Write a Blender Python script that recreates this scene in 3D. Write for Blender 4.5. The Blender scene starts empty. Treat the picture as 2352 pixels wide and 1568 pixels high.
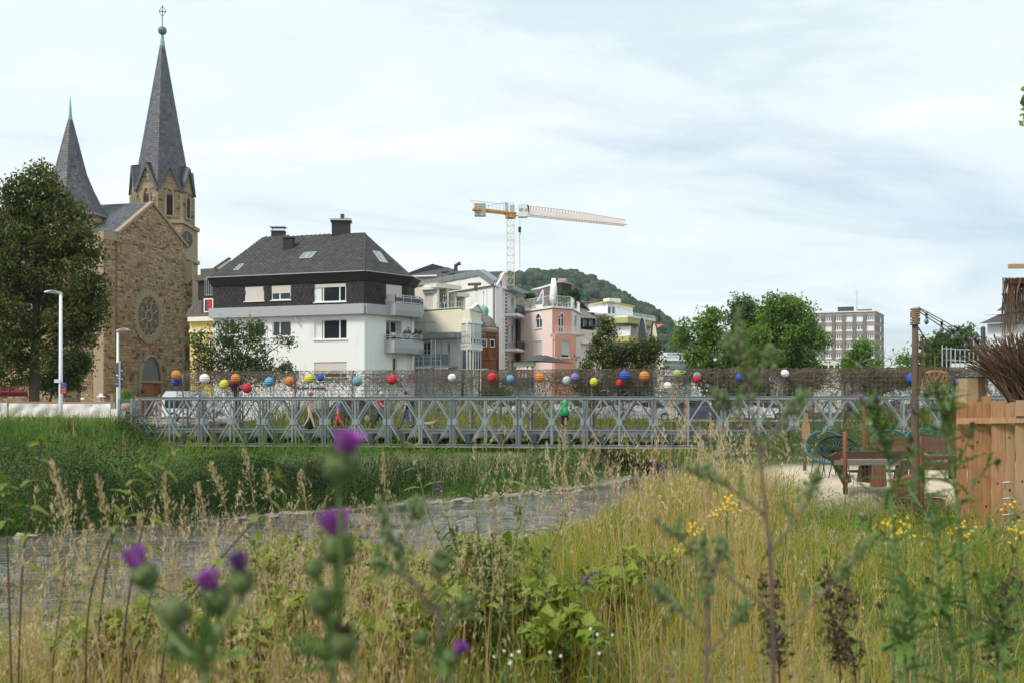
import bpy,bmesh,math,random
import numpy as np
from mathutils import Vector,Matrix,Euler,Quaternion
random.seed(11)
RNG=np.random.default_rng(11)
SC=bpy.context.scene
COL=SC.collection
PI=math.pi
R=math.radians
# ------------------------------------------------------------------ camera, light, exposure
EYE=3.0          # metres above the river
F=2354.0         # focal length in the units of the 2352 px wide survey of the photograph
HZ=934.0         # height of the horizon in that survey
cam=bpy.data.cameras.new('camera')
cam_ob=bpy.data.objects.new('camera',cam)
COL.objects.link(cam_ob)
cam.sensor_width=36.0
cam.lens=36.0*F/2352.0
cam.shift_y=(HZ-784.0)/2352.0
cam.clip_start=0.05
cam.clip_end=6000
cam.dof.use_dof=True
cam.dof.focus_distance=22.0
cam.dof.aperture_fstop=3.8
cam_ob.location=(0,0,EYE)
cam_ob.rotation_euler=(R(90),0,0)
SC.camera=cam_ob
SUN_EL,SUN_AZ=R(50),R(232)      # azimuth clockwise from +Y (the view direction)
sd=Vector((math.sin(SUN_AZ)*math.cos(SUN_EL),math.cos(SUN_AZ)*math.cos(SUN_EL),math.sin(SUN_EL)))
sun=bpy.data.lights.new('sun','SUN')
sun.energy=1.5
sun.angle=R(14)
sun.color=(1.0,0.95,0.87)
sun_ob=bpy.data.objects.new('sun',sun)
COL.objects.link(sun_ob)
sun_ob.rotation_euler=(-sd).to_track_quat('-Z','Y').to_euler()
sun_ob.location=sd*100
W=bpy.data.worlds.new('World')
SC.world=W
W.use_nodes=True
nt=W.node_tree
for n in list(nt.nodes):
 nt.nodes.remove(n)
def N(t,kind,**kw):
 n=t.nodes.new(kind)
 for k,v in kw.items():
  setattr(n,k,v)
 return n
out=N(nt,'ShaderNodeOutputWorld')
bg=N(nt,'ShaderNodeBackground')
sky=N(nt,'ShaderNodeTexSky',sky_type='NISHITA')
sky.sun_disc=False
sky.sun_elevation=SUN_EL
sky.sun_rotation=SUN_AZ
sky.air_density=1.0
sky.dust_density=1.2
skyb=N(nt,'ShaderNodeMix',data_type='RGBA',blend_type='MULTIPLY')
skyb.inputs[0].default_value=1.0
skyb.inputs[7].default_value=(1.0,1.0,1.0,1)
tc=N(nt,'ShaderNodeTexCoord')
sep=N(nt,'ShaderNodeSeparateXYZ')
nt.links.new(tc.outputs['Generated'],sep.inputs[0])
def mth(op,a,b=None,c=None,clamp=False,t=nt):
 n=N(t,'ShaderNodeMath',operation=op,use_clamp=clamp)
 for i,x in enumerate((a,b,c)):
  if x is None:
   continue
  if isinstance(x,(int,float)):
   n.inputs[i].default_value=x
  else:
   t.links.new(x,n.inputs[i])
 return n.outputs[0]
zz=mth('MAXIMUM',sep.outputs[2],0.0)
den=mth('ADD',zz,0.16)
cx=mth('DIVIDE',sep.outputs[0],den)
cy=mth('DIVIDE',sep.outputs[1],den)
comb=N(nt,'ShaderNodeCombineXYZ')
nt.links.new(cx,comb.inputs[0]);nt.links.new(cy,comb.inputs[1])
def cloud_noise(scale,detail,rough,off,sx=1.0,dist=0.0):
 mp=N(nt,'ShaderNodeMapping')
 mp.inputs['Location'].default_value=off
 mp.inputs['Scale'].default_value=(sx,1,1)
 nt.links.new(comb.outputs[0],mp.inputs[0])
 n=N(nt,'ShaderNodeTexNoise')
 n.inputs['Scale'].default_value=scale
 n.inputs['Detail'].default_value=detail
 n.inputs['Roughness'].default_value=rough
 n.inputs['Distortion'].default_value=dist
 nt.links.new(mp.outputs[0],n.inputs['Vector'])
 return n.outputs[0]
def ramp(t,src,stops,interp='EASE'):
 r=N(t,'ShaderNodeValToRGB')
 r.color_ramp.interpolation=interp
 els=r.color_ramp.elements
 while len(els)<len(stops):
  els.new(0.5)
 for e,(p,c)in zip(els,stops):
  e.position=p
  e.color=(c[0],c[1],c[2],1)if len(c)==3 else c
 t.links.new(src,r.inputs[0])
 return r.outputs[0]
cover=ramp(nt,cloud_noise(0.55,8,0.55,(3.2,1.7,0),0.75,0.6),[(0.30,(0.35,)*3),(0.50,(1,1,1))])
shade=ramp(nt,cloud_noise(1.7,10,0.62,(7.3,4.1,2),0.55,0.5),[(0.33,(0.65,0.765,0.825)),(0.46,(0.775,0.875,0.91)),(0.64,(0.885,0.945,0.955))])
mixc=N(nt,'ShaderNodeMix',data_type='RGBA')
nt.links.new(cover,mixc.inputs[0])
skys=N(nt,'ShaderNodeMix',data_type='RGBA',blend_type='MULTIPLY')
skys.inputs[0].default_value=1.0
skys.inputs[7].default_value=(0.12,0.12,0.12,1)
nt.links.new(sky.outputs[0],skys.inputs[6])
nt.links.new(skys.outputs[2],mixc.inputs[6])
nt.links.new(shade,mixc.inputs[7])
nt.links.new(mixc.outputs[2],bg.inputs[0])
bg.inputs[1].default_value=0.56
nt.links.new(bg.outputs[0],out.inputs[0])
W.cycles.sampling_method='MANUAL'
W.cycles.sample_map_resolution=512
SC.view_settings.view_transform='Standard'
SC.view_settings.look='None'
SC.view_settings.gamma=1
SC.view_settings.use_curve_mapping=False
SC.view_settings.exposure=1.04
SC.cycles.max_bounces=6
SC.cycles.transparent_max_bounces=8
SC.cycles.diffuse_bounces=3
SC.cycles.glossy_bounces=3
SC.cycles.transmission_bounces=4
SC.cycles.caustics_reflective=False
SC.cycles.caustics_refractive=False
# ------------------------------------------------------------------ survey helpers
def P(u,v,Y):
 """A point of the place, from where it was surveyed in the photograph and its distance."""
 return Vector(((u-1176.0)/F*Y,Y,EYE+(HZ-v)/F*Y))
def XU(u,Y):return(u-1176.0)/F*Y
def ZV(v,Y):return EYE+(HZ-v)/F*Y
def S01(t):
 t=np.clip(t,0,1)
 return t*t*(3-2*t)
# ------------------------------------------------------------------ materials
def new_mat(name):
 m=bpy.data.materials.new(name)
 m.use_nodes=True
 t=m.node_tree
 return m,t,t.nodes['Principled BSDF']
def mat(name,col,rough=0.7,var=0.12,scale=6.0,bump=0.0,metal=0.0,tints=None,spec=0.35,alpha=None,stretch=None,dirt=None,dscale=1.0):
 """Procedural surface: colour broken by noise, optional per-piece tints, relief and wear."""
 m,t,b=new_mat(name)
 tcn=N(t,'ShaderNodeTexCoord')
 vec=tcn.outputs['Object']
 if stretch:
  mp=N(t,'ShaderNodeMapping')
  mp.inputs['Scale'].default_value=stretch
  t.links.new(vec,mp.inputs[0])
  vec=mp.outputs[0]
 nz=N(t,'ShaderNodeTexNoise')
 nz.inputs['Scale'].default_value=scale
 nz.inputs['Detail'].default_value=6
 nz.inputs['Roughness'].default_value=0.65
 t.links.new(vec,nz.inputs['Vector'])
 if tints:
  at=N(t,'ShaderNodeAttribute')
  at.attribute_name='tint'
  oi=N(t,'ShaderNodeObjectInfo')
  s=mth('FRACT',mth('ADD',at.outputs['Fac'],oi.outputs['Random'],t=t),t=t)
  n=len(tints)
  base=ramp(t,s,[((i+0.5)/n,c)for i,c in enumerate(tints)],'LINEAR')
 else:
  rgb=N(t,'ShaderNodeRGB')
  rgb.outputs[0].default_value=(*col,1)
  base=rgb.outputs[0]
 f=ramp(t,nz.outputs[0],[(0.25,(1-var,)*3),(0.75,(1+var,)*3)],'LINEAR')
 mx=N(t,'ShaderNodeMix',data_type='RGBA',blend_type='MULTIPLY')
 mx.inputs[0].default_value=1
 t.links.new(base,mx.inputs[6]);t.links.new(f,mx.inputs[7])
 colour=mx.outputs[2]
 if dirt:
  n2=N(t,'ShaderNodeTexNoise')
  n2.inputs['Scale'].default_value=dscale
  n2.inputs['Detail'].default_value=8
  n2.inputs['Roughness'].default_value=0.7
  t.links.new(vec,n2.inputs['Vector'])
  mk=ramp(t,n2.outputs[0],[(dirt[1],(0,0,0)),(dirt[1]+0.12,(1,1,1))])
  md=N(t,'ShaderNodeMix',data_type='RGBA')
  md.inputs[7].default_value=(*dirt[0],1)
  t.links.new(mth('MULTIPLY',mk,dirt[2],t=t),md.inputs[0])
  t.links.new(colour,md.inputs[6])
  colour=md.outputs[2]
 t.links.new(colour,b.inputs['Base Color'])
 b.inputs['Roughness'].default_value=rough
 b.inputs['Metallic'].default_value=metal
 b.inputs['Specular IOR Level'].default_value=spec
 if alpha is not None:
  b.inputs['Alpha'].default_value=alpha
 if bump:
  bp=N(t,'ShaderNodeBump')
  bp.inputs['Strength'].default_value=bump
  bp.inputs['Distance'].default_value=0.02
  t.links.new(nz.outputs[0],bp.inputs['Height'])
  t.links.new(bp.outputs[0],b.inputs['Normal'])
 return m
def leaf_mat(name,tints,trans=0.35,rough=0.55,var=0.2,scale=8):
 """Leaf or blade: diffuse and translucent, one colour per leaf from a ramp."""
 m,t,b=new_mat(name)
 t.nodes.remove(b)
 o=t.nodes['Material Output']
 at=N(t,'ShaderNodeAttribute');at.attribute_name='tint'
 oi=N(t,'ShaderNodeObjectInfo')
 s=mth('FRACT',mth('ADD',at.outputs['Fac'],mth('MULTIPLY',oi.outputs['Random'],0.37,t=t),t=t),t=t)if name.startswith('leaf_single')else at.outputs['Fac']
 n=len(tints)
 base=ramp(t,s,[((i+0.5)/n,c)for i,c in enumerate(tints)],'LINEAR')
 tcn=N(t,'ShaderNodeTexCoord')
 nz=N(t,'ShaderNodeTexNoise');nz.inputs['Scale'].default_value=scale;nz.inputs['Detail'].default_value=3
 t.links.new(tcn.outputs['Object'],nz.inputs['Vector'])
 f=ramp(t,nz.outputs[0],[(0.3,(1-var,)*3),(0.7,(1+var,)*3)],'LINEAR')
 mx=N(t,'ShaderNodeMix',data_type='RGBA',blend_type='MULTIPLY');mx.inputs[0].default_value=1
 t.links.new(base,mx.inputs[6]);t.links.new(f,mx.inputs[7])
 d=N(t,'ShaderNodeBsdfPrincipled');d.inputs['Roughness'].default_value=rough
 d.inputs['Specular IOR Level'].default_value=0.2
 tr=N(t,'ShaderNodeBsdfTranslucent')
 t.links.new(mx.outputs[2],d.inputs['Base Color']);t.links.new(mx.outputs[2],tr.inputs['Color'])
 ms=N(t,'ShaderNodeMixShader');ms.inputs[0].default_value=trans
 t.links.new(d.outputs[0],ms.inputs[1]);t.links.new(tr.outputs[0],ms.inputs[2])
 t.links.new(ms.outputs[0],o.inputs['Surface'])
 return m
def glass_mat(name,col=(0.02,0.025,0.03),rough=0.06):
 m,t,b=new_mat(name)
 b.inputs['Base Color'].default_value=(*col,1)
 b.inputs['Roughness'].default_value=rough
 b.inputs['Specular IOR Level'].default_value=0.6
 tcn=N(t,'ShaderNodeTexCoord')
 nz=N(t,'ShaderNodeTexNoise');nz.inputs['Scale'].default_value=1.5
 t.links.new(tcn.outputs['Object'],nz.inputs['Vector'])
 bp=N(t,'ShaderNodeBump');bp.inputs['Strength'].default_value=0.03
 t.links.new(nz.outputs[0],bp.inputs['Height']);t.links.new(bp.outputs[0],b.inputs['Normal'])
 return m
MT={}
def MM(k,*a,**kw):
 MT[k]=mat(k,*a,**kw)
MM('stone',(0.3,0.2,0.12),0.9,0.25,5,0.5,tints=[(0.4,0.285,0.165),(0.31,0.22,0.13),(0.44,0.335,0.205),(0.36,0.23,0.125),(0.23,0.155,0.1),(0.42,0.315,0.19),(0.37,0.265,0.155),(0.27,0.175,0.115),(0.43,0.32,0.185),(0.13,0.095,0.07)])
MM('mortar',(0.34,0.26,0.17),0.95,0.15,8,0.3)
MM('dressed_stone',(0.35,0.27,0.175),0.85,0.12,4,0.2,dirt=((0.22,0.17,0.12),0.55,0.5))
MM('slate',(0.12,0.13,0.145),0.55,0.2,9,0.2,tints=[(0.078,0.086,0.1),(0.1,0.108,0.12),(0.088,0.092,0.1),(0.125,0.13,0.138),(0.062,0.07,0.08)])
MM('lead',(0.2,0.22,0.24),0.5,0.1,5)
MM('copper_green',(0.2,0.42,0.34),0.65,0.15,4,dirt=((0.1,0.14,0.12),0.6,0.5))
MM('ball_green',(0.13,0.21,0.18),0.5,0.2,3)
MM('iron',(0.05,0.055,0.06),0.6,0.1,5)
MM('louvre',(0.055,0.016,0.013),0.7,0.15,5)
MM('oak_door',(0.3,0.11,0.025),0.5,0.2,3,stretch=(6,6,0.5))
MM('white_wall',(0.82,0.815,0.79),0.9,0.035,0.6,0.05,dirt=((0.6,0.59,0.55),0.52,0.5),dscale=0.5,stretch=(1,1,.35))
MM('roof_slate',(0.085,0.075,0.066),0.8,0.25,8,0.3,tints=[(0.046,0.044,0.043),(0.058,0.055,0.053),(0.037,0.036,0.036),(0.068,0.064,0.06)],dirt=((0.33,0.32,0.3),0.6,0.85),dscale=7.0)
MM('black_slate',(0.032,0.028,0.026),0.75,0.2,6,0.2,tints=[(0.032,0.028,0.026),(0.042,0.037,0.034),(0.026,0.024,0.022)])
MM('chimney_slate',(0.04,0.037,0.036),0.75,0.2,6,0.2)
MM('grey_band',(0.40,0.405,0.415),0.6,0.06,2)
MM('white_frame',(0.82,0.82,0.80),0.4,0.03,3)
MM('shutter',(0.66,0.595,0.545),0.6,0.04,3)
MM('shutter_grey',(0.62,0.62,0.61),0.6,0.04,3)
MM('blind',(0.62,0.62,0.60),0.6,0.04,3)
MM('grey_metal',(0.42,0.44,0.45),0.45,0.08,5,metal=0.3)
MM('dark_metal',(0.07,0.075,0.08),0.5,0.1,5)
MM('zinc',(0.25,0.28,0.285),0.5,0.08,2,metal=0.2)
MM('cream_wall',(0.79,0.735,0.575),0.9,0.05,1.2,0.05,dirt=((0.56,0.51,0.39),0.6,0.35),dscale=0.5)
MM('pale_cream',(0.8,0.765,0.64),0.9,0.04,1.2,0.05)
MM('off_white',(0.81,0.81,0.8),0.9,0.04,1.2,dirt=((0.55,0.55,0.53),0.6,0.3),dscale=0.5)
MM('pink_light',(0.86,0.7,0.64),0.9,0.03,1,0.04)
MM('pink_deep',(0.78,0.36,0.27),0.9,0.04,1,0.04)
MM('pink_pale',(0.82,0.68,0.635),0.9,0.03,1)
MM('sandstone',(0.25,0.095,0.05),0.85,0.18,3,0.2)
MM('red_brick',(0.23,0.085,0.05),0.9,0.2,5,tints=[(0.23,0.085,0.05),(0.28,0.11,0.065),(0.18,0.07,0.045),(0.25,0.10,0.07)])
MM('dome_slate',(0.19,0.175,0.155),0.8,0.25,6,0.3)
MM('tile_dark',(0.075,0.07,0.072),0.7,0.2,5,0.2,tints=[(0.07,0.068,0.07),(0.09,0.085,0.085),(0.06,0.058,0.06)])
MM('tile_brown',(0.11,0.09,0.075),0.8,0.25,5,0.3,tints=[(0.11,0.09,0.075),(0.135,0.11,0.09),(0.085,0.072,0.062)],dirt=((0.33,0.32,0.29),0.66,0.8),dscale=3.0)
MM('tile_grey',(0.2,0.185,0.165),0.85,0.25,4,0.3)
MM('tile_orange',(0.55,0.17,0.06),0.8,0.15,4)
MM('yellow_wall',(0.72,0.53,0.2),0.9,0.06,1.5)
MM('ochre_brick',(0.36,0.2,0.075),0.9,0.15,6)
MM('olive_band',(0.45,0.42,0.17),0.8,0.06,2)
MM('concrete',(0.4,0.385,0.345),0.9,0.15,2,0.2,dirt=((0.2,0.19,0.13),0.52,0.6))
MM('office_panel',(0.33,0.285,0.25),0.9,0.06,0.4,tints=[(0.34,0.295,0.26),(0.32,0.28,0.245),(0.35,0.305,0.27)])
MM('office_dark',(0.23,0.185,0.155),0.9,0.08,0.4)
MM('bridge_steel',(0.26,0.3,0.305),0.5,0.12,3,metal=0.15,dirt=((0.2,0.19,0.17),0.62,0.5),dscale=2.0)
MM('deck_grey',(0.15,0.155,0.16),0.7,0.1,3)
MM('rubber',(0.018,0.018,0.019),0.8,0.1,4)
MM('twig',(0.14,0.1,0.065),0.9,0.25,4,tints=[(0.15,0.105,0.07),(0.115,0.085,0.06),(0.19,0.14,0.09),(0.09,0.07,0.05),(0.22,0.17,0.115)])
MM('wire',(0.16,0.16,0.155),0.6,0.1,5,metal=0.2)
MM('wood_new',(0.5,0.245,0.085),0.65,0.38,5,0.15,stretch=(9,9,0.6),tints=[(0.42,0.225,0.105),(0.34,0.165,0.07),(0.47,0.27,0.14),(0.385,0.195,0.085)])
MM('wood_pale',(0.45,0.29,0.16),0.65,0.12,5,0.1,stretch=(9,9,0.6))
MM('wood_old',(0.17,0.095,0.055),0.8,0.25,6,0.2,stretch=(0.8,9,9),tints=[(0.1,0.056,0.035),(0.125,0.07,0.043),(0.075,0.044,0.028),(0.15,0.085,0.05)])
MM('wood_grey',(0.2,0.165,0.14),0.85,0.2,6,0.2,stretch=(0.8,9,9))
MM('wood_post',(0.125,0.09,0.062),0.9,0.25,7,0.4,stretch=(5,5,0.7))
MM('wood_cedar',(0.21,0.085,0.04),0.7,0.2,6,0.2,stretch=(6,6,0.6))
MM('rope',(0.27,0.19,0.11),0.95,0.25,30,0.4)
MM('wicker',(0.34,0.21,0.1),0.8,0.2,12)
MM('raffia',(0.26,0.15,0.085),0.85,0.2,9,tints=[(0.15,0.085,0.05),(0.09,0.053,0.033),(0.21,0.125,0.075),(0.055,0.034,0.023),(0.27,0.175,0.105)])
MM('straw',(0.42,0.3,0.16),0.85,0.2,9,tints=[(0.42,0.3,0.16),(0.34,0.23,0.11),(0.5,0.38,0.22)])
MM('lampshade',(0.36,0.26,0.155),0.8,0.1,14)
MM('turquoise',(0.04,0.145,0.175),0.45,0.08,5)
MM('black_plastic',(0.015,0.016,0.018),0.4,0.1,5)
MM('canvas',(0.74,0.72,0.68),0.85,0.05,2,dirt=((0.62,0.5,0.56),0.5,0.45),dscale=0.7)
MM('wood_rail',(0.33,0.225,0.16),0.85,0.15,5,stretch=(0.7,6,6))
MM('galv',(0.5,0.52,0.53),0.4,0.06,3,metal=0.4)
MM('lamp_white',(0.72,0.735,0.75),0.4,0.04,3)
MM('sign_grey',(0.09,0.105,0.11),0.55,0.08,4)
MM('sign_blue',(0.03,0.06,0.3),0.5,0.05,4)
MM('sign_red',(0.5,0.035,0.04),0.5,0.05,4)
MM('skin',(0.56,0.3,0.2),0.6,0.08,9)
MM('bark',(0.075,0.058,0.045),0.95,0.3,4,0.6,stretch=(6,6,1.2))
MM('stem_green',(0.13,0.2,0.075),0.6,0.15,20)
MM('stem_pale',(0.15,0.205,0.075),0.7,0.15,20)
MM('stem_dark',(0.075,0.048,0.042),0.7,0.2,20)
MM('stem_purple',(0.15,0.1,0.09),0.7,0.2,20)
MM('stem_red',(0.2,0.07,0.045),0.6,0.2,20)
MM('rock',(0.3,0.27,0.225),0.85,0.2,4,0.3,tints=[(0.3,0.27,0.225),(0.22,0.2,0.175),(0.4,0.345,0.27),(0.35,0.25,0.17),(0.26,0.25,0.235)])
MM('crane_yellow',(0.62,0.29,0.075),0.5,0.08,0.5)
MM('crane_pale',(0.66,0.56,0.36),0.5,0.08,0.5)
MM('crane_white',(0.75,0.75,0.74),0.5,0.04,0.5)
MM('text_dark',(0.02,0.02,0.025),0.5,0.05,3)
MM('text_white',(0.85,0.85,0.84),0.5,0.03,3)
MM('text_green',(0.02,0.07,0.05),0.5,0.03,3)
MM('bright_red',(0.55,0.03,0.035),0.5,0.05,3)
MM('sand',(0.56,0.47,0.355),0.95,0.12,2.2,0.4)
MT['glass']=glass_mat('glass')
MT['glass_pale']=glass_mat('glass_pale',(0.16,0.2,0.22),0.1)
MT['glass_church']=glass_mat('glass_church',(0.05,0.065,0.055),0.3)
MT['glass_blue']=glass_mat('glass_blue',(0.14,0.19,0.24),0.12)
# ------------------------------------------------------------------ objects
def tag(o,label=None,cat=None,group=None,kind=None):
 if label:o['label']=label
 if cat:o['category']=cat
 if group:o['group']=group
 if kind:o['kind']=kind
 return o
ORG={}
def thing(name,label,cat,loc,group=None):
 o=bpy.data.objects.new(name,None)
 o.empty_display_size=0.1
 o.location=loc
 COL.objects.link(o)
 ORG[o.name]=Vector(loc)
 return tag(o,label,cat,group)
def org(o):
 return ORG.get(o.name,Vector((0,0,0)))if o is not None else Vector((0,0,0))
def link(name,me,parent=None,loc=None):
 o=bpy.data.objects.new(name,me)
 COL.objects.link(o)
 if parent is not None:
  o.parent=parent
  ORG[o.name]=org(parent)
 if loc is not None:
  o.location=loc
 return o
def basis(d,up=Vector((0,0,1))):
 d=d.normalized()
 if abs(d.dot(up))>0.97:
  up=Vector((0,1,0))if abs(d.y)<0.9 else Vector((1,0,0))
 a=d.cross(up).normalized()
 b=a.cross(d).normalized()
 return d,a,b
class MB:
 """Collects boxes, bars, tubes and sheets, then links them as ONE mesh object."""
 def __init__(self):
  self.v=[];self.f=[];self.t=[];self.tint=None;self.mi=[];self.m=0;self.sm=[];self.smooth=False
 def add(self,vs,fs):
  o=len(self.v)
  self.v.extend([tuple(x)for x in vs])
  k=random.random()if self.tint is None else self.tint
  for f in fs:
   self.f.append([i+o for i in f]);self.t.append(k);self.mi.append(self.m);self.sm.append(self.smooth)
 def quad(self,a,b,c,d):self.add([a,b,c,d],[(0,1,2,3)])
 def poly(self,pts):self.add(pts,[tuple(range(len(pts)))])
 def hexa(self,p):
  self.add(p,[(0,3,2,1),(4,5,6,7),(0,1,5,4),(1,2,6,5),(2,3,7,6),(3,0,4,7)])
 def box(self,c,s,rz=0.0):
  ca,sa=math.cos(rz),math.sin(rz)
  p=[]
  for dz in(-.5,.5):
   for dx,dy in((-.5,-.5),(.5,-.5),(.5,.5),(-.5,.5)):
    x,y=dx*s[0],dy*s[1]
    p.append((c[0]+x*ca-y*sa,c[1]+x*sa+y*ca,c[2]+dz*s[2]))
  self.hexa(p)
 def bar(self,p,q,w,h=None,up=Vector((0,0,1))):
  h=h or w
  p,q=Vector(p),Vector(q)
  d,a,b=basis(q-p,up)
  a=a*(w/2);b=b*(h/2)
  self.hexa([p-a-b,p+a-b,p+a+b,p-a+b,q-a-b,q+a-b,q+a+b,q-a+b])
 def tube(self,pts,r,n=6,cap=True):
  pts=[Vector(p)for p in pts]
  rs=r if isinstance(r,(list,tuple))else[r]*len(pts)
  vs,fs=[],[]
  up=Vector((0,0,1))
  for i,p in enumerate(pts):
   d=pts[min(i+1,len(pts)-1)]-pts[max(i-1,0)]
   if d.length<1e-9:d=Vector((0,0,1))
   d,a,b=basis(d,up)
   up=b if abs(d.z)>0.9 else Vector((0,0,1))
   for k in range(n):
    an=2*PI*k/n
    vs.append(p+(a*math.cos(an)+b*math.sin(an))*rs[i])
  for i in range(len(pts)-1):
   for k in range(n):
    fs.append((i*n+k,i*n+(k+1)%n,(i+1)*n+(k+1)%n,(i+1)*n+k))
  if cap:
   fs.append(tuple(range(n-1,-1,-1)))
   fs.append(tuple((len(pts)-1)*n+k for k in range(n)))
  self.add(vs,fs)
 def lathe(self,prof,c,n=16,a0=0.0,sx=1.0,sy=1.0):
  vs,fs=[],[]
  for r,z in prof:
   for k in range(n):
    an=a0+2*PI*k/n
    vs.append((c[0]+r*math.cos(an)*sx,c[1]+r*math.sin(an)*sy,c[2]+z))
  for i in range(len(prof)-1):
   for k in range(n):
    fs.append((i*n+k,i*n+(k+1)%n,(i+1)*n+(k+1)%n,(i+1)*n+k))
  fs.append(tuple(range(n-1,-1,-1)))
  fs.append(tuple((len(prof)-1)*n+k for k in range(n)))
  self.add(vs,fs)
 def ball(self,c,r,n=10,m=6,s=(1,1,1)):
  prof=[(max(1e-4,math.sin(PI*i/m))*r,-math.cos(PI*i/m)*r*s[2])for i in range(m+1)]
  self.lathe(prof,c,n,0,s[0],s[1])
 def prism(self,pts,d):
  """Extrude a planar outline by the vector d."""
  n=len(pts);d=Vector(d)
  a=[Vector(p)for p in pts];b=[p+d for p in a]
  fs=[tuple(range(n-1,-1,-1)),tuple(range(n,2*n))]
  fs+=[(i,(i+1)%n,n+(i+1)%n,n+i)for i in range(n)]
  self.add(a+b,fs)
 def mesh(self,name,mats,o=Vector((0,0,0))):
  me=bpy.data.meshes.new(name)
  me.from_pydata([(x-o[0],y-o[1],z-o[2])for x,y,z in self.v],[],self.f)
  for m in(mats if isinstance(mats,(list,tuple))else[mats]):
   me.materials.append(MT[m]if isinstance(m,str)else m)
  if self.f:
   at=me.attributes.new('tint','FLOAT','FACE')
   at.data.foreach_set('value',self.t)
   me.polygons.foreach_set('material_index',self.mi)
   me.polygons.foreach_set('use_smooth',self.sm)
  me.update()
  return me
 def build(self,name,mats,parent=None,recalc=True):
  me=self.mesh(name,mats,org(parent))
  if recalc and len(self.f)<30000:
   bm=bmesh.new();bm.from_mesh(me)
   bmesh.ops.recalc_face_normals(bm,faces=bm.faces)
   bm.to_mesh(me);bm.free()
  return link(name,me,parent)
def np_mesh(name,V,Fq,tint,m,parent=None,smooth=False):
 """Fast mesh from arrays: V (n,3), Fq (k,4) quads or (k,3)."""
 me=bpy.data.meshes.new(name)
 V=np.asarray(V,np.float32)
 if parent is not None:
  V=V-np.array(org(parent),np.float32)
 k,w=Fq.shape
 me.vertices.add(len(V));me.vertices.foreach_set('co',V.ravel())
 me.loops.add(k*w);me.loops.foreach_set('vertex_index',np.asarray(Fq,np.int32).ravel())
 me.polygons.add(k)
 me.polygons.foreach_set('loop_start',np.arange(k,dtype=np.int32)*w)
 me.polygons.foreach_set('loop_total',np.full(k,w,np.int32))
 me.materials.append(MT[m]if isinstance(m,str)else m)
 at=me.attributes.new('tint','FLOAT','FACE')
 at.data.foreach_set('value',np.asarray(tint,np.float32))
 if smooth:
  me.polygons.foreach_set('use_smooth',np.ones(k,bool))
 me.update(calc_edges=True)
 me.validate()
 return link(name,me,parent)
def text_mesh(body,size,name,m,parent,origin,right,up,depth=0.02,align='CENTER'):
 """Flat lettering as a thin solid, standing on the plane (right, up) at origin."""
 cu=bpy.data.curves.new('lettering','FONT')
 cu.body=body;cu.size=size;cu.align_x=align;cu.align_y='CENTER';cu.extrude=depth/2
 cu.resolution_u=2
 to=bpy.data.objects.new('lettering',cu);COL.objects.link(to)
 bpy.context.view_layer.update()
 dg=bpy.context.evaluated_depsgraph_get()
 me=bpy.data.meshes.new_from_object(to.evaluated_get(dg))
 bpy.data.objects.remove(to);bpy.data.curves.remove(cu)
 r,u=Vector(right).normalized(),Vector(up).normalized()
 n=r.cross(u)
 M=Matrix(((r.x,u.x,n.x,origin[0]),(r.y,u.y,n.y,origin[1]),(r.z,u.z,n.z,origin[2]),(0,0,0,1)))
 me.transform(M)
 me.transform(Matrix.Translation(-org(parent)))
 me.materials.clear();me.materials.append(MT[m])
 return link(name,me,parent)
def pieces(items,unit,name,parent,mat_name,keep=300,rest_name=None,key=None):
 """items: 4x4 matrices of alike pieces sharing one unit mesh; the first `keep` by size are parts of their own, the rest one stuff part."""
 items=sorted(items,key=key or(lambda M:-(M.col[0].length*M.col[2].length)))
 po=org(parent)
 T=Matrix.Translation(-po)
 me=unit
 for M in items[:keep]:
  o=link(name,me,parent)
  o.matrix_local=T@M
 if len(items)>keep:
  uv=np.array([v.co[:]for v in unit.vertices]);uf=[tuple(p.vertices)for p in unit.polygons]
  nv=len(uv);V=[];Fl=[];tn=[]
  for i,M in enumerate(items[keep:]):
   A=np.array(M)
   V.append(uv@A[:3,:3].T+A[:3,3])
   k=random.random()
   for f in uf:
    Fl.append([j+i*nv for j in f]);tn.append(k)
  me2=bpy.data.meshes.new(rest_name or name)
  V=np.concatenate(V)-np.array(po)
  me2.from_pydata(V.tolist(),[],Fl)
  me2.materials.append(MT[mat_name])
  me2.attributes.new('tint','FLOAT','FACE').data.foreach_set('value',tn)
  o=link(rest_name or name,me2,parent)
  o['kind']='stuff'
  return o
def unit_block(mat_name,bev=0.0,name='block'):
 """A 1x1x1 block (x width, y outward 0..1, z height) with the front edge pulled in: 5 faces."""
 b=bev
 vs=[(-.5,0,-.5),(.5,0,-.5),(.5,0,.5),(-.5,0,.5),(-.5+b,1,-.5+b),(.5-b,1,-.5+b),(.5-b,1,.5-b),(-.5+b,1,.5-b)]
 fs=[(4,7,6,5),(0,4,5,1),(1,5,6,2),(2,6,7,3),(3,7,4,0)]
 me=bpy.data.meshes.new(name)
 me.from_pydata(vs,[],fs)
 me.materials.append(MT[mat_name])
 me.attributes.new('tint','FLOAT','FACE').data.foreach_set('value',[0.0]*5)
 return me
def frame_mat(o,x,y,z):
 return Matrix(((x[0],y[0],z[0],o[0]),(x[1],y[1],z[1],o[1]),(x[2],y[2],z[2],o[2]),(0,0,0,1)))
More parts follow.
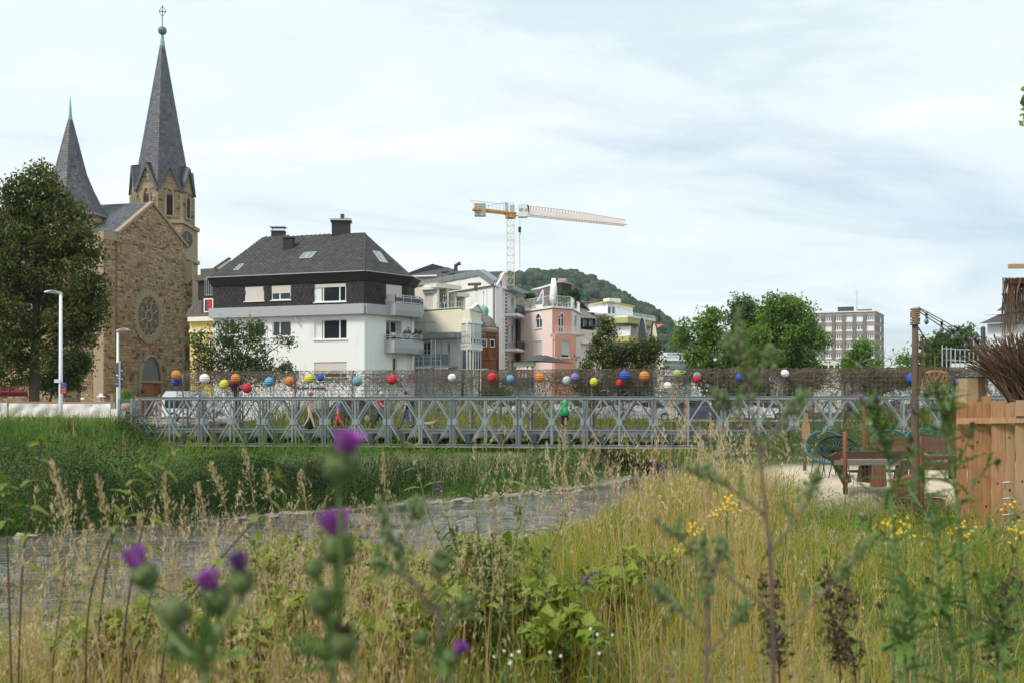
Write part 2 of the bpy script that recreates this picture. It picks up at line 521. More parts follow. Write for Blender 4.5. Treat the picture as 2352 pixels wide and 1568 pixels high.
# ------------------------------------------------------------------ terrain and river
NEAR=np.array([(-60,-20),(-22,2),(-13,8),(-9.2,11),(-6.9,13.6),(-4.2,17),(-1.6,21),(1.2,26),(4,31),(7,36.5),(11,43.5),(17,54),(27,70),(60,120),(75,150)],float)
FARB=np.array([(-75,-5),(-34,10),(-19,18.2),(-11.8,23),(-9,25.6),(-5.8,28.7),(-3.9,30.6),(-0.5,33.8),(2.2,37.2),(4.6,41.5),(7.5,49),(11.5,59),(20,75),(46,122),(58,150)],float)
RIVER=np.concatenate([NEAR,FARB[::-1]])
def seg_dist(x,y,L):
 d=np.full(x.shape,1e9)
 for(ax,ay),(bx,by)in zip(L[:-1],L[1:]):
  dx,dy=bx-ax,by-ay
  t=np.clip(((x-ax)*dx+(y-ay)*dy)/(dx*dx+dy*dy),0,1)
  d=np.minimum(d,np.hypot(x-ax-t*dx,y-ay-t*dy))
 return d
def in_poly(x,y,L):
 r=np.zeros(x.shape,bool)
 n=len(L)
 for i in range(n):
  ax,ay=L[i];bx,by=L[(i+1)%n]
  c=((ay>y)!=(by>y))
  with np.errstate(divide='ignore',invalid='ignore'):
   xx=(bx-ax)*(y-ay)/(by-ay if by!=ay else 1e-9)+ax
  r^=c&(x<xx)
 return r
def vnoise(x,y,s,seed=0):
 """Cheap smooth value noise for relief and patches."""
 x=x*s;y=y*s
 xi=np.floor(x).astype(int);yi=np.floor(y).astype(int)
 fx=x-xi;fy=y-yi
 fx=fx*fx*(3-2*fx);fy=fy*fy*(3-2*fy)
 def h(a,b):
  n=(a*374761393+b*668265263+seed*974711)&0x7fffffff
  n=((n^(n>>13))*1274126177)&0x7fffffff
  return((n^(n>>16))&0xffff)/65535.0
 return(h(xi,yi)*(1-fx)+h(xi+1,yi)*fx)*(1-fy)+(h(xi,yi+1)*(1-fx)+h(xi+1,yi+1)*fx)*fy
def ground(x,y,full=False):
 x=np.atleast_1d(np.asarray(x,float));y=np.atleast_1d(np.asarray(y,float))
 dn=seg_dist(x,y,NEAR);df=seg_dist(x,y,FARB)
 inside=in_poly(x,y,RIVER)
 near=(dn<df)&~inside
 bump=(vnoise(x,y,0.8,3)-0.5)*0.12+(vnoise(x,y,0.25,5)-0.5)*0.2
 zn=0.02+1.38*S01(dn/(8.8-3.6*S01((x-.5)/3)))+bump*S01((dn-1)/3)
 terr=S01((x-3.9)/1.6)*S01((y-13.9)/2.2)
 zn=zn*(1-terr)+terr*(1.86+bump*0.5)*S01(dn/3)
 zf=0.02+0.85*S01(df/3.0)+1.18*S01((df-2)/12)+bump*0.8*S01((df-1)/3)*(1-S01((df-16)/6))
 low=S01((x+18.5)/3.5)*(1-S01((y-58)/7))
 zf=zf*(1-low)+low*(0.02+0.7*S01(df/3.0)+bump*0.8*S01((df-1)/3))
 z=np.where(near,zn,zf)
 z=np.where(inside,-0.35*S01(np.minimum(dn,df)/1.5)-0.02,z)
 if full:
  return z,dn,df,near,inside
 return z
def G(x,y):return float(ground(x,y)[0])
def axis(parts):
 return np.concatenate([np.arange(a,b,s)for a,b,s in parts])
gx=axis([(-950,-300,130),(-300,-60,20),(-60,-26,2),(-26,26,0.4),(26,60,2),(60,300,20),(300,951,130)])
gy=axis([(-60,-2,4),(-2,52,0.4),(52,80,2),(80,320,16),(320,1501,118)])
GX,GY=np.meshgrid(gx,gy)
gz,g_dn,g_df,g_near,g_in=ground(GX.ravel(),GY.ravel(),True)
nx,ny=len(gx),len(gy)
ii=(np.arange(ny-1)[:,None]*nx+np.arange(nx-1)[None,:]).ravel()
GF=np.stack([ii,ii+1,ii+nx+1,ii+nx],1)
m,t,b=new_mat('ground_soil')
zone=N(t,'ShaderNodeAttribute');zone.attribute_name='zone'
zs=N(t,'ShaderNodeSeparateColor');t.links.new(zone.outputs['Color'],zs.inputs[0])
tcn=N(t,'ShaderNodeTexCoord')
def tnoise(sc,det=6):
 n=N(t,'ShaderNodeTexNoise');n.inputs['Scale'].default_value=sc;n.inputs['Detail'].default_value=det
 n.inputs['Roughness'].default_value=0.65
 t.links.new(tcn.outputs['Object'],n.inputs['Vector']);return n.outputs[0]
soil=ramp(t,tnoise(1.2),[(0.3,(0.05,0.055,0.02)),(0.5,(0.095,0.08,0.04)),(0.7,(0.15,0.115,0.06))],'LINEAR')
vor=N(t,'ShaderNodeTexVoronoi');vor.inputs['Scale'].default_value=14
t.links.new(tcn.outputs['Object'],vor.inputs['Vector'])
grav=ramp(t,vor.outputs['Color'],[(0.1,(0.12,0.11,0.09)),(0.5,(0.27,0.235,0.185)),(0.9,(0.42,0.38,0.32))],'LINEAR')
sandc=ramp(t,tnoise(3.0),[(0.3,(0.47,0.385,0.28)),(0.7,(0.62,0.53,0.41))],'LINEAR')
green=ramp(t,tnoise(0.9),[(0.3,(0.028,0.055,0.014)),(0.7,(0.06,0.095,0.025))],'LINEAR')
def mixn(f,a,c):
 n=N(t,'ShaderNodeMix',data_type='RGBA')
 t.links.new(f,n.inputs[0]);t.links.new(a,n.inputs[6]);t.links.new(c,n.inputs[7]);return n.outputs[2]
cc=mixn(zs.outputs[0],soil,green)
cc=mixn(zs.outputs[1],cc,grav)
cc=mixn(zs.outputs[2],cc,sandc)
t.links.new(cc,b.inputs['Base Color']);b.inputs['Roughness'].default_value=0.95
b.inputs['Specular IOR Level'].default_value=0.1
bp=N(t,'ShaderNodeBump');bp.inputs['Strength'].default_value=0.6;bp.inputs['Distance'].default_value=0.05
t.links.new(tnoise(6.0),bp.inputs['Height']);t.links.new(bp.outputs[0],b.inputs['Normal'])
MT['ground_soil']=m
go=np_mesh('ground',np.stack([GX.ravel(),GY.ravel(),gz],1),GF,np.zeros(len(GF)),'ground_soil',smooth=True)
tag(go,'uneven river bank soil with gravel edges, sand and grassy flood plain','ground',kind='structure')
xg,yg=GX.ravel(),GY.ravel()
sandy=g_near*S01((xg-4.0)/1.4)*S01((yg-14.2)/1.6)*S01((21.5-yg)/2.5)
grv=S01((np.where(g_near,2.6,.1+1.6*vnoise(xg,yg,.35,77))-np.minimum(g_dn,g_df))/1.2+0.3*(vnoise(xg,yg,1.1,9)-0.5))
grv=np.maximum(grv,g_near*0.85*S01((vnoise(xg,yg,0.7,21)-0.6)/0.15))
zc=np.stack([np.where(g_near,0.25+0.5*vnoise(xg,yg,0.5,2),0.95),np.clip(grv,0,1),np.clip(sandy,0,1),np.ones(len(xg))],1).astype(np.float32)
za=go.data.attributes.new('zone','FLOAT_COLOR','POINT')
za.data.foreach_set('color',zc.ravel())
m,t,b=new_mat('river_water')
tcn=N(t,'ShaderNodeTexCoord')
mp=N(t,'ShaderNodeMapping');mp.inputs['Rotation'].default_value=(0,0,R(-25));mp.inputs['Scale'].default_value=(0.5,1.1,1)
t.links.new(tcn.outputs['Object'],mp.inputs[0])
n1=N(t,'ShaderNodeTexNoise');n1.inputs['Scale'].default_value=3.2;n1.inputs['Detail'].default_value=4;n1.inputs['Distortion'].default_value=0.8
n2=N(t,'ShaderNodeTexNoise');n2.inputs['Scale'].default_value=0.5;n2.inputs['Detail'].default_value=3
t.links.new(mp.outputs[0],n1.inputs['Vector']);t.links.new(mp.outputs[0],n2.inputs['Vector'])
t.links.new(ramp(t,n2.outputs[0],[(0.35,(0.05,0.048,0.036)),(0.65,(0.12,0.11,0.085))],'LINEAR'),b.inputs['Base Color'])
b.inputs['Roughness'].default_value=0.03
b.inputs['IOR'].default_value=1.33
b.inputs['Specular IOR Level'].default_value=0.5
hh=mth('MULTIPLY',n1.outputs[0],mth('MULTIPLY_ADD',n2.outputs[0],1.4,0.1,t=t),t=t)
bp=N(t,'ShaderNodeBump');bp.inputs['Strength'].default_value=1.0;bp.inputs['Distance'].default_value=0.1
t.links.new(hh,bp.inputs['Height']);t.links.new(bp.outputs[0],b.inputs['Normal'])
MT['river_water']=m
wb=MB();wb.quad((-80,-30,0),(90,-30,0),(90,170,0),(-80,170,0))
tag(wb.build('river_water','river_water'),'shallow rippled grey river flowing between overgrown banks','river',kind='structure')
# low riffle waves where the bed breaks the current
V,Fq=[],[]
for i in range(900):
 x,y=RNG.uniform(-14,8),RNG.uniform(11,42)
 if not in_poly(np.array([x]),np.array([y]),RIVER)[0]:continue
 L=RNG.uniform(0.25,0.9);w=RNG.uniform(0.05,0.12);h=RNG.uniform(0.012,0.035)
 a=R(-35)+RNG.normal(0,0.35);ca,sa=math.cos(a),math.sin(a)
 o=len(V)
 for k in range(5):
  q=(k/4-.5)*L;e=math.sin(PI*k/4)
  bx,by=x+q*ca,y+q*sa+0.15*L*e
  for off,zz_ in((-w*e,-0.004),(0,h*e),(w*e*0.7,-0.004)):
   V.append((bx-off*sa,by+off*ca,zz_))
 for k in range(4):
  for j in range(2):
   Fq.append((o+k*3+j,o+k*3+j+1,o+k*3+j+4,o+k*3+j+3))
rw=np_mesh('river_ripples',np.array(V),np.array(Fq),np.zeros(len(Fq)),'river_water',smooth=True)
tag(rw,'small riffle waves breaking the river surface','ripples',kind='stuff')
# paved street in front of the church and along the houses
MM('paving',(0.3,0.285,0.26),0.9,0.1,3)
pv=MB();pv.prism([(-75,57,2.0),(-17.5,55,2.0),(-17,69,2.0),(60,72,2.0),(60,78,2.0),(-10,75,2.0),(-30,77,2.0),(-32,101,2.0),(-75,101,2.0)],(0,0,0.1))
tag(pv.build('street_pavement','paving'),'grey paved street and square in front of the church and houses','pavement',kind='structure')
# ------------------------------------------------------------------ hill
hp=[(700,700),(900,690),(1060,672),(1120,655),(1170,640),(1200,633),(1250,631),(1300,629),(1345,634),(1390,652),(1435,678),(1470,697),(1505,722),(1535,752),(1560,790),(1585,818),(1640,850),(1720,885),(1900,925)]
YH=950.0
hu=np.array([XU(u,YH)for u,v in hp]);hz=np.array([ZV(v,YH)for u,v in hp])-7
xs=np.linspace(hu[0],hu[-1],120);ys=np.linspace(700,1300,50)
HX,HY=np.meshgrid(xs,ys)
prof=np.interp(HX,hu,hz)
sh=np.where(HY<YH,S01((HY-690)/(YH-690))**0.8,S01((1320-HY)/(1320-YH)))
HZZ=prof*sh+(vnoise(HX,HY,0.02,4)-0.5)*10*sh
def hill_z(x,y):
 pz=np.interp(x,hu,hz)
 s=np.where(y<YH,S01((y-690)/(YH-690))**0.8,S01((1320-y)/(1320-YH)))
 return pz*s+(vnoise(x,y,0.02,4)-0.5)*10*s
ii=(np.arange(49)[:,None]*120+np.arange(119)[None,:]).ravel()
MM('hill_soil',(0.06,0.065,0.035),0.95,0.2,0.05)
ho=np_mesh('hill',np.stack([HX.ravel(),HY.ravel(),HZZ.ravel()],1),np.stack([ii,ii+1,ii+121,ii+120],1),np.zeros(len(ii)),'hill_soil',smooth=True)
tag(ho,'steep wooded hill rising behind the town houses','hill',kind='structure')
bm=bmesh.new();bmesh.ops.create_icosphere(bm,subdivisions=2,radius=1)
ico=np.array([v.co[:]for v in bm.verts]);icf=np.array([[v.index for v in f.verts]for f in bm.faces]);bm.free()
def blobs(name,C,Rr,tint,m,squash=0.8,rough=0.28):
 n=len(C)
 nrm=RNG.normal(0,1,(n,len(ico),1))*rough*0.5+1
 V=C[:,None,:]+ico[None]*nrm*Rr[:,None,None]*np.array([1,1,squash])
 Fa=icf[None]+(np.arange(n)*len(ico))[:,None,None]
 return np_mesh(name,V.reshape(-1,3),Fa.reshape(-1,3),np.repeat(tint,len(icf)),m)
n=3300
bx=RNG.uniform(hu[0],hu[-1]+5,n);by=RNG.uniform(760,985,n)
bz=hill_z(bx,by)
br=RNG.uniform(3.0,6.2,n)*(0.7+0.5*(by-760)/220)
MT['hill_leaves']=leaf_mat('hill_leaves',[(0.022,0.045,0.016),(0.035,0.062,0.02),(0.05,0.078,0.026),(0.028,0.05,0.024),(0.055,0.085,0.036),(0.075,0.068,0.048)],0.1,0.8,0.45,0.25)
ti=RNG.uniform(0,0.83,n)
brown=(np.abs(bx-XU(1375,950))<16)&(bz>80)
ti[brown&(RNG.uniform(size=n)<0.3)]=0.93
ti[(RNG.uniform(size=n)<0.03)]=0.93
hf=blobs('hill_forest',np.stack([bx,by,bz+br*0.5],1),br,ti,'hill_leaves',1.0,0.34)
tag(hf,'dense dark green and brownish forest covering the hill','forest',kind='stuff')
# ------------------------------------------------------------------ thin summer haze: far hill fades a little to blue
m,t,b=new_mat('haze');t.nodes.remove(b)
pvn=N(t,'ShaderNodeVolumePrincipled');pvn.inputs['Color'].default_value=(0.75,0.88,1.0,1);pvn.inputs['Density'].default_value=0.00011;pvn.inputs['Anisotropy'].default_value=0.2
t.links.new(pvn.outputs[0],t.nodes['Material Output'].inputs['Volume'])
MT['haze']=m
mb=MB();mb.box((0,740,75),(2100,1640,156));hz_o=mb.build('haze','haze');tag(hz_o,'thin even summer haze over the valley','haze',kind='stuff')
# ------------------------------------------------------------------ facades
CAMXY=Vector((0,0))
class Fac:
 """A vertical facade between two corners surveyed in the photograph (u, distance)."""
 def __init__(s,root,uA,YA,uB,YB,z0=2.0):
  s.root=root
  s.A=Vector((XU(uA,YA),YA));s.B=Vector((XU(uB,YB),YB))
  d=s.B-s.A
  s.L=d.length;s.d=d/s.L
  s.n=Vector((s.d.y,-s.d.x))
  if s.n.dot(CAMXY-s.A)<0:s.n=-s.n
  s.z0=z0
 def sz(s,u,v):
  k=(u-1176.0)/F
  # ray (k*t, t); plane dot(p - A, n) = 0
  t=s.A.dot(s.n)/(k*s.n.x+s.n.y)
  p=Vector((k*t,t))
  return(p-s.A).dot(s.d),EYE+(HZ-v)/F*t
 def rect(s,u0,v0,u1,v1):
  um,vm=(u0+u1)/2,(v0+v1)/2
  a,b=s.sz(u0,vm)[0],s.sz(u1,vm)[0]
  return min(a,b),max(a,b),s.sz(um,v1)[1],s.sz(um,v0)[1]
 def w(s,q,z,o=0.0):
  p=s.A+s.d*q+s.n*o
  return Vector((p.x,p.y,z))
 def zat(s,u,v):return s.sz(u,v)[1]
 @property
 def d3(s):return Vector((s.d.x,s.d.y,0))
 @property
 def n3(s):return Vector((s.n.x,s.n.y,0))
 def box(s,mb,r,o0,o1):
  a,b,c,d=r
  mb.hexa([s.w(a,c,o0),s.w(b,c,o0),s.w(b,c,o1),s.w(a,c,o1),s.w(a,d,o0),s.w(b,d,o0),s.w(b,d,o1),s.w(a,d,o1)])
 def part(s,name,m,r,o0,o1,parent=None):
  mb=MB();s.box(mb,r,o0,o1)
  return mb.build(name,m,parent or s.root)
 def pbox(s,name,m,px,o0,o1,parent=None):
  return s.part(name,m,s.rect(*px),o0,o1,parent)
 def wall(s,name,m,r,holes=(),reveal=0.16,parent=None):
  a,b,c,d=r
  qs=sorted({a,b}|{x for h in holes for x in h[:2]if a<x<b})
  zs_=sorted({c,d}|{x for h in holes for x in h[2:]if c<x<d})
  mb=MB()
  def hit(q,z):
   return any(h[0]<q<h[1]and h[2]<z<h[3]for h in holes)
  for q0,q1 in zip(qs[:-1],qs[1:]):
   for z0,z1 in zip(zs_[:-1],zs_[1:]):
    if not hit((q0+q1)/2,(z0+z1)/2):
     mb.quad(s.w(q0,z0),s.w(q1,z0),s.w(q1,z1),s.w(q0,z1))
  for h in holes:
   p=[(h[0],h[2]),(h[1],h[2]),(h[1],h[3]),(h[0],h[3])]
   for i in range(4):
    (q0,z0),(q1,z1)=p[i],p[(i+1)%4]
    mb.quad(s.w(q0,z0),s.w(q1,z1),s.w(q1,z1,-reveal),s.w(q0,z0,-reveal))
  return mb.build(name,m,parent or s.root,recalc=False)
 def window(s,r,cuts=(0.5,),shutter=0.0,reveal=0.16,fr=0.07,sill=True,smat='shutter',rails=(),glass='glass',name='window',fm='white_frame',label=None,curtain=False):
  a,b,c,d=r
  o0,o1=-reveal+0.0,-reveal+0.07
  mb=MB()
  e=0.002
  s.box(mb,(a+e,a+fr,c+e,d-e),o0,o1);s.box(mb,(b-fr,b-e,c+e,d-e),o0,o1)
  s.box(mb,(a+fr,b-fr,c+e,c+fr),o0,o1);s.box(mb,(a+fr,b-fr,d-fr,d-e),o0,o1)
  for k in cuts:
   q=a+(b-a)*k
   s.box(mb,(q-fr*.7,q+fr*.7,c+fr,d-fr),o0,o1-0.004)
  for k in rails:
   z=c+(d-c)*k
   s.box(mb,(a+fr,b-fr,z-fr*.5,z+fr*.5),o0,o1-0.008)
  w_=mb.build(name,fm,s.root)
  if label:w_['label']=label
  if shutter<0.97:
   s.part('pane',glass,(a+fr*.5,b-fr*.5,c+fr*.5,d-fr*.5),o0+0.005,o0+0.03,w_)
  if curtain or(glass=='glass' and shutter<.5 and b-a>.7 and random.random()<.4):
   cm=MB()
   for i in range(6):
    q=a+fr+(b-a)*0.2*i/6
    s.box(cm,(q,q+(b-a)*0.03,c+fr,d-fr),o0+0.031,o0+0.036+0.008*(i%2))
   cm.build('curtain','white_frame',w_)
  if shutter>0:
   sm=MB()
   zt,zb=d-0.01,d-(d-c)*shutter+0.01
   nsl=max(3,int((zt-zb)/0.09))
   for i in range(nsl):
    za,zb_=zt-(zt-zb)*i/nsl,zt-(zt-zb)*(i+1)/nsl
    s.box(sm,(a+0.02,b-0.02,zb_+0.008,za),o1,o1+0.03)
   s.box(sm,(a+0.02,b-0.02,zb,zt),o1-0.003,o1+0.012)
   sm.build('shutter',smat,w_)
  if sill:
   s.part('sill',fm,(a-0.08,b+0.08,c-0.07,c-0.002),-reveal+0.02,0.09,w_)
  return w_
 def railing(s,r,o,n=3,name='railing',m='grey_metal',bar=0.04,infill=None,posts=0,hz_n=0):
  a,b,c,d=r
  mb=MB()
  mb.bar(s.w(a,d,o),s.w(b,d,o),bar*1.3)
  mb.bar(s.w(a,c+0.06,o),s.w(b,c+0.06,o),bar)
  for i in range(n+1):
   q=a+(b-a)*i/n
   mb.bar(s.w(q,c,o),s.w(q,d,o),bar)
  for i in range(hz_n):
   z=c+(d-c)*(i+1)/(hz_n+1)
   mb.bar(s.w(a,z,o),s.w(b,z,o),bar*.7)
  rr=mb.build(name,m,s.root)
  if infill:
   s.part('panel',infill,(a+0.02,b-0.02,c+0.09,d-0.06),o-0.012,o+0.012,rr)
  return rr
def shell(root,pts,z0,z1,wm,name='wall',top=None,topname='roof'):
 """Plain outer walls round a footprint, and a flat top slab."""
 mb=MB()
 n=len(pts)
 for i in range(n):
  a,b=pts[i],pts[(i+1)%n]
  mb.quad((a[0],a[1],z0),(b[0],b[1],z0),(b[0],b[1],z1),(a[0],a[1],z1))
 o=mb.build(name,wm,root)
 if top:
  mb=MB();mb.prism([(p[0],p[1],z1-0.05)for p in pts],(0,0,0.06));mb.build(topname,top,root)
 return o
def tile_rows(poly,x,tw,th,thick,over=1.25,jit=0.15,nrm_hint=None,mode='row'):
 x=Vector(x).normalized()
 p=[Vector(q)for q in poly]
 nrm=(p[1]-p[0]).cross(p[2]-p[0]).normalized()
 hint=nrm_hint if nrm_hint is not None else(Vector((0,0,EYE))-p[0])
 if nrm.dot(hint)<0:nrm=-nrm
 x=(x-nrm*x.dot(nrm)).normalized()
 y=nrm.cross(x)
 if y.z<0:y=-y;x=-x
 o=p[0]
 q=[((a-o).dot(x),(a-o).dot(y))for a in p]
 y0,y1=min(a[1]for a in q),max(a[1]for a in q)
 out=[]
 def span(yy):
  xs_=[]
  for i in range(len(q)):
   (ax,ay),(bx,by)=q[i],q[(i+1)%len(q)]
   if(ay<=yy<by)or(by<=yy<ay):
    xs_.append(ax+(bx-ax)*(yy-ay)/(by-ay))
  return(min(xs_),max(xs_))if len(xs_)>=2 else None
 k=0
 yy=y0
 while yy<y1-th*0.3:
  sp=span(min(yy+th*0.5,y1-1e-3))
  if sp:
   a,b=sp
   xx=a-(tw*0.5 if k%2 else 0.0)
   while xx<b-0.01:
    wv=tw*(1+random.uniform(-jit,jit))if mode=='row' else tw
    l,r=max(xx,a),min(xx+wv,b)
    if mode=='diamond':
     c=(xx+tw/2)
     if a+tw*.3<c<b-tw*.3:
      M=frame_mat(o+x*c+y*(yy+th*.5)+nrm*random.uniform(0.002,0.02),x*tw*1.02,nrm*thick,y*th*2.04)
      out.append(M)
    elif r-l>tw*0.12:
     up=y*th*over-nrm*thick*0.8
     c=o+x*((l+r)/2)+y*(yy+th*over*.5)+nrm*(0.2*thick+random.uniform(0,thick*.25))
     out.append(frame_mat(c,x*(r-l)*0.97,nrm*thick,up))
    xx+=wv
  yy+=th
  k+=1
 return out
def stone_rows(fac,outline,skip=None,hmin=0.16,hmax=0.36,wmin=0.25,wmax=0.85,th=0.07,zb=None):
 """Random coursed rubble on a facade; outline in (s, z)."""
 y0,y1=min(p[1]for p in outline),max(p[1]for p in outline)
 out=[]
 def span(yy):
  xs_=[]
  for i in range(len(outline)):
   (ax,ay),(bx,by)=outline[i],outline[(i+1)%len(outline)]
   if(ay<=yy<by)or(by<=yy<ay):
    xs_.append(ax+(bx-ax)*(yy-ay)/(by-ay))
  return(min(xs_),max(xs_))if len(xs_)>=2 else None
 z=y0
 while z<y1-0.1:
  h=random.uniform(hmin,hmax)
  sp=span(min(z+h*.5,y1-1e-3))
  if sp:
   a,b=sp
   q=a
   while q<b-0.05:
    wv=random.uniform(wmin,wmax)*(0.7+h)
    r=min(q+wv,b)
    if b-r<wmin*.6:r=b
    qm,zm=(q+r)/2,z+h/2
    if not(skip and skip(qm,zm,(r-q)/2,h/2)):
     hh=h if random.random()<0.8 else h*0.5
     c=fac.w(qm,z+hh/2,0.0)
     out.append(frame_mat(c,fac.d3*(r-q-0.02),fac.n3*th*random.uniform(0.5,1.2),Vector((0,0,hh-0.018))))
     if hh<h:
      out.append(frame_mat(fac.w(qm,z+hh*1.5,0.0),fac.d3*(r-q-0.02),fac.n3*th*random.uniform(0.5,1.2),Vector((0,0,hh-0.018))))
    q=r
  z+=h
 return out
# ------------------------------------------------------------------ church
CH=thing('church','brown rubble stone church with a rose window and two slate spires','church',(XU(340,108),108,2.0))
f=Fac(CH,269,102,427,114)
sA,zA=f.sz(269,533);sP,zP=f.sz(348,468);sB,zB=f.sz(427,564)
L=f.L
gable=[(0,2.0),(L,2.0),(L,zB),(sP,zP),(0,zA)]
mb=MB();mb.prism([f.w(q,z,0)for q,z in gable],-f.n3*0.8);mb.build('gable_wall','mortar',CH)
rc=f.sz(339.8,726.8)
rs=abs(f.sz(339.8+25.5,726.8)[0]-f.sz(339.8-25.5,726.8)[0])/2
rz=abs(f.sz(339.8,726.8+45.7)[1]-rc[1])
pa=f.rect(320.4,817,369.9,912)
def skip_f(q,z,hw,hh):
 if((q-rc[0])/(rs+0.75))**2+((z-rc[1])/(rz+0.75))**2<1:return True
 if pa[0]-0.2<q<pa[1]+0.2 and z<pa[3]-0.2:
  return True
 return False
allst=stone_rows(f,gable,skip_f)
fr_=Fac(CH,423,114.1,442,113.9)
mb=MB();mb.prism([fr_.w(0,2),fr_.w(fr_.L,2),fr_.w(fr_.L,fr_.zat(432,600)),fr_.w(0,fr_.zat(432,600))],Vector((-.3,.95,0))*3);mb.build('corner_buttress','mortar',CH)
allst+=stone_rows(fr_,[(0,2),(fr_.L,2),(fr_.L,fr_.zat(432,600)),(0,fr_.zat(432,600))])
# side buttress face left of the facade, nave flank, tower shaft
back=Vector((-f.n.x,-f.n.y))
class Fac2(Fac):
 def __init__(s,root,A,B,z0=2.0):
  s.root=root;s.A=Vector(A);s.B=Vector(B);d=s.B-s.A;s.L=d.length;s.d=d/s.L
  s.n=Vector((s.d.y,-s.d.x))
  if s.n.dot(CAMXY-s.A)<0:s.n=-s.n
  s.z0=z0
A2=f.A.copy()
nvB=A2+back*34
fn=Fac2(CH,nvB,A2)
mb=MB();mb.prism([fn.w(0,2),fn.w(fn.L,2),fn.w(fn.L,zA-0.3),fn.w(0,zA-0.3)],-fn.n3*0.6);mb.build('nave_wall','mortar',CH)
st_n=stone_rows(fn,[(fn.L-14,2.0),(fn.L,2.0),(fn.L,zA-0.4),(fn.L-14,zA-0.4)],None)
fb=Fac(CH,237,100.4,265,101.6)
mb=MB();mb.prism([fb.w(0,2),fb.w(fb.L,2),fb.w(fb.L,zA-1.0),fb.w(0,zA-1.0)],-fb.n3*1.5);mb.build('buttress','mortar',CH)
st_b=stone_rows(fb,[(0,2),(fb.L,2),(fb.L,zA-1.0),(0,zA-1.0)])
mb=MB();fb.box(mb,(-0.05,fb.L+0.1,zA-1.0,zA-0.2),-1.5,0.12);mb.build('buttress_cap','dressed_stone',CH)
# coping of the gable
mb=MB()
for(q0,z0),(q1,z1)in(((-0.1,zA-0.1),(sP,zP+0.1)),((sP,zP+0.1),(L+0.1,zB-0.1))):
 mb.bar(f.w(q0,z0,0.0),f.w(q1,z1,0.0),0.5,0.28)
mb.build('coping','dressed_stone',CH)
mb=MB();mb.bar(f.w(sP,zP+0.2,-0.1),f.w(L+0.15,zB+0.05,-0.1),0.4,0.12);mb.build('verge','iron',CH)
# nave roof
rb=Vector((back.x,back.y,0))*34
pk=f.w(sP,zP+0.05,-0.2);e0=f.w(-0.3,zA-0.15,-0.2);e1=f.w(L+0.3,zB-0.15,-0.2)
mb=MB();mb.quad(e0,pk,pk+rb,e0+rb);mb.quad(e1,pk,pk+rb,e1+rb);mb.build('roof','slate',CH)
UB=unit_block('slate',0.02,'slate')
slates=tile_rows([e0,pk,pk+rb*0.5,e0+rb*0.5],rb,0.45,0.32,0.03)
mb=MB();mb.bar(pk,pk+rb,0.3,0.15);mb.build('ridge','lead',CH)
# rose window
def ring_pts(k,n=40,o=0.0):return[f.w(rc[0]+rs*k*math.cos(2*PI*i/n),rc[1]+rz*k*math.sin(2*PI*i/n),o)for i in range(n+1)]
rw_=MB()
mb=MB();mb.poly(ring_pts(1.0,40,0.012)[:-1]);pane=mb.build('rose_glass','glass_church',CH)
tr=MB()
tr.tube(ring_pts(1.0,40,0.05),0.13,6,False);tr.tube(ring_pts(0.27,16,0.05),0.12,6,False)
def rpt(k,an,o=0.05):return f.w(rc[0]+rs*k*math.cos(an),rc[1]+rz*k*math.sin(an),o)
for i in range(8):
 an=2*PI*(i+.5)/8
 tr.tube([rpt(0.27,an),rpt(0.7,an),rpt(0.97,an)],[0.08,0.085,0.08],5)
 a2=2*PI*i/8
 dl=PI/8
 tr.tube([rpt(0.62,a2-dl),rpt(0.78,a2-dl*.62),rpt(0.92,a2),rpt(0.78,a2+dl*.62),rpt(0.62,a2+dl)],0.07,5)
 tr.tube([rpt(0.7,a2-dl*.5),rpt(0.64,a2-dl*.15),rpt(0.7,a2),rpt(0.64,a2+dl*.15),rpt(0.7,a2+dl*.5)],0.055,4)
 tr.tube([rpt(0.93,a2-dl*.35),rpt(0.86,a2),rpt(0.93,a2+dl*.35)],0.05,4)
tr.build('tracery','dressed_stone',CH)
vs_=[]
for i in range(28):
 an=2*PI*(i+.5)/28
 c=f.w(rc[0]+(rs+0.42)*math.cos(an),rc[1]+(rz+0.42)*math.sin(an),0.0)
 rad=(f.d3*math.cos(an)+Vector((0,0,1))*math.sin(an))
 tg=(-f.d3*math.sin(an)+Vector((0,0,1))*math.cos(an))
 vs_.append(frame_mat(c,tg*((rs+rz)/2+.5)*2*PI/28*0.98,f.n3*0.17,rad*0.72))
DS=unit_block('dressed_stone',0.05,'voussoir')
pieces(vs_,DS,'voussoir',CH,'dressed_stone',40)
# portal
qm=(pa[0]+pa[1])/2;hw=(pa[1]-pa[0])/2
zl=f.zat(345,873);zt=pa[3]
def arch(k,o,n=10):
 pts=[]
 for i in range(n+1):
  t_=i/n
  an=t_*PI/2
  pts.append((qm-hw*k*math.cos(an)**0.9,zl+(zt-zl)*k*math.sin(an)**1.15))
 return[f.w(a,b,o)for a,b in pts]+[f.w(2*qm-a,b,o)for a,b in pts[-2::-1]]
mb=MB();mb.poly(arch(0.9,0.015));mb.build('portal_glass','glass_church',CH)
mb=MB();mb.tube([f.w(qm-hw,2.0,0.05)]+arch(1.0,0.06)+[f.w(qm+hw,2.0,0.05)],0.2,6)
f.box(mb,(qm-hw,qm+hw,zl-0.25,zl),0.0,0.22);mb.build('portal_arch','dressed_stone',CH)
for k in range(6):
 q0=qm-hw*.92+k*hw*.2
 o=f.part('door_plank','oak_door',(q0+0.008,q0+hw*.2,2.05,zl-0.26),0.0,0.05,CH)
mb=MB();f.box(mb,(qm+hw*.28,qm+hw*.9,2.05,zl-0.26),0.0,0.03);mb.build('door_recess','sandstone',CH)
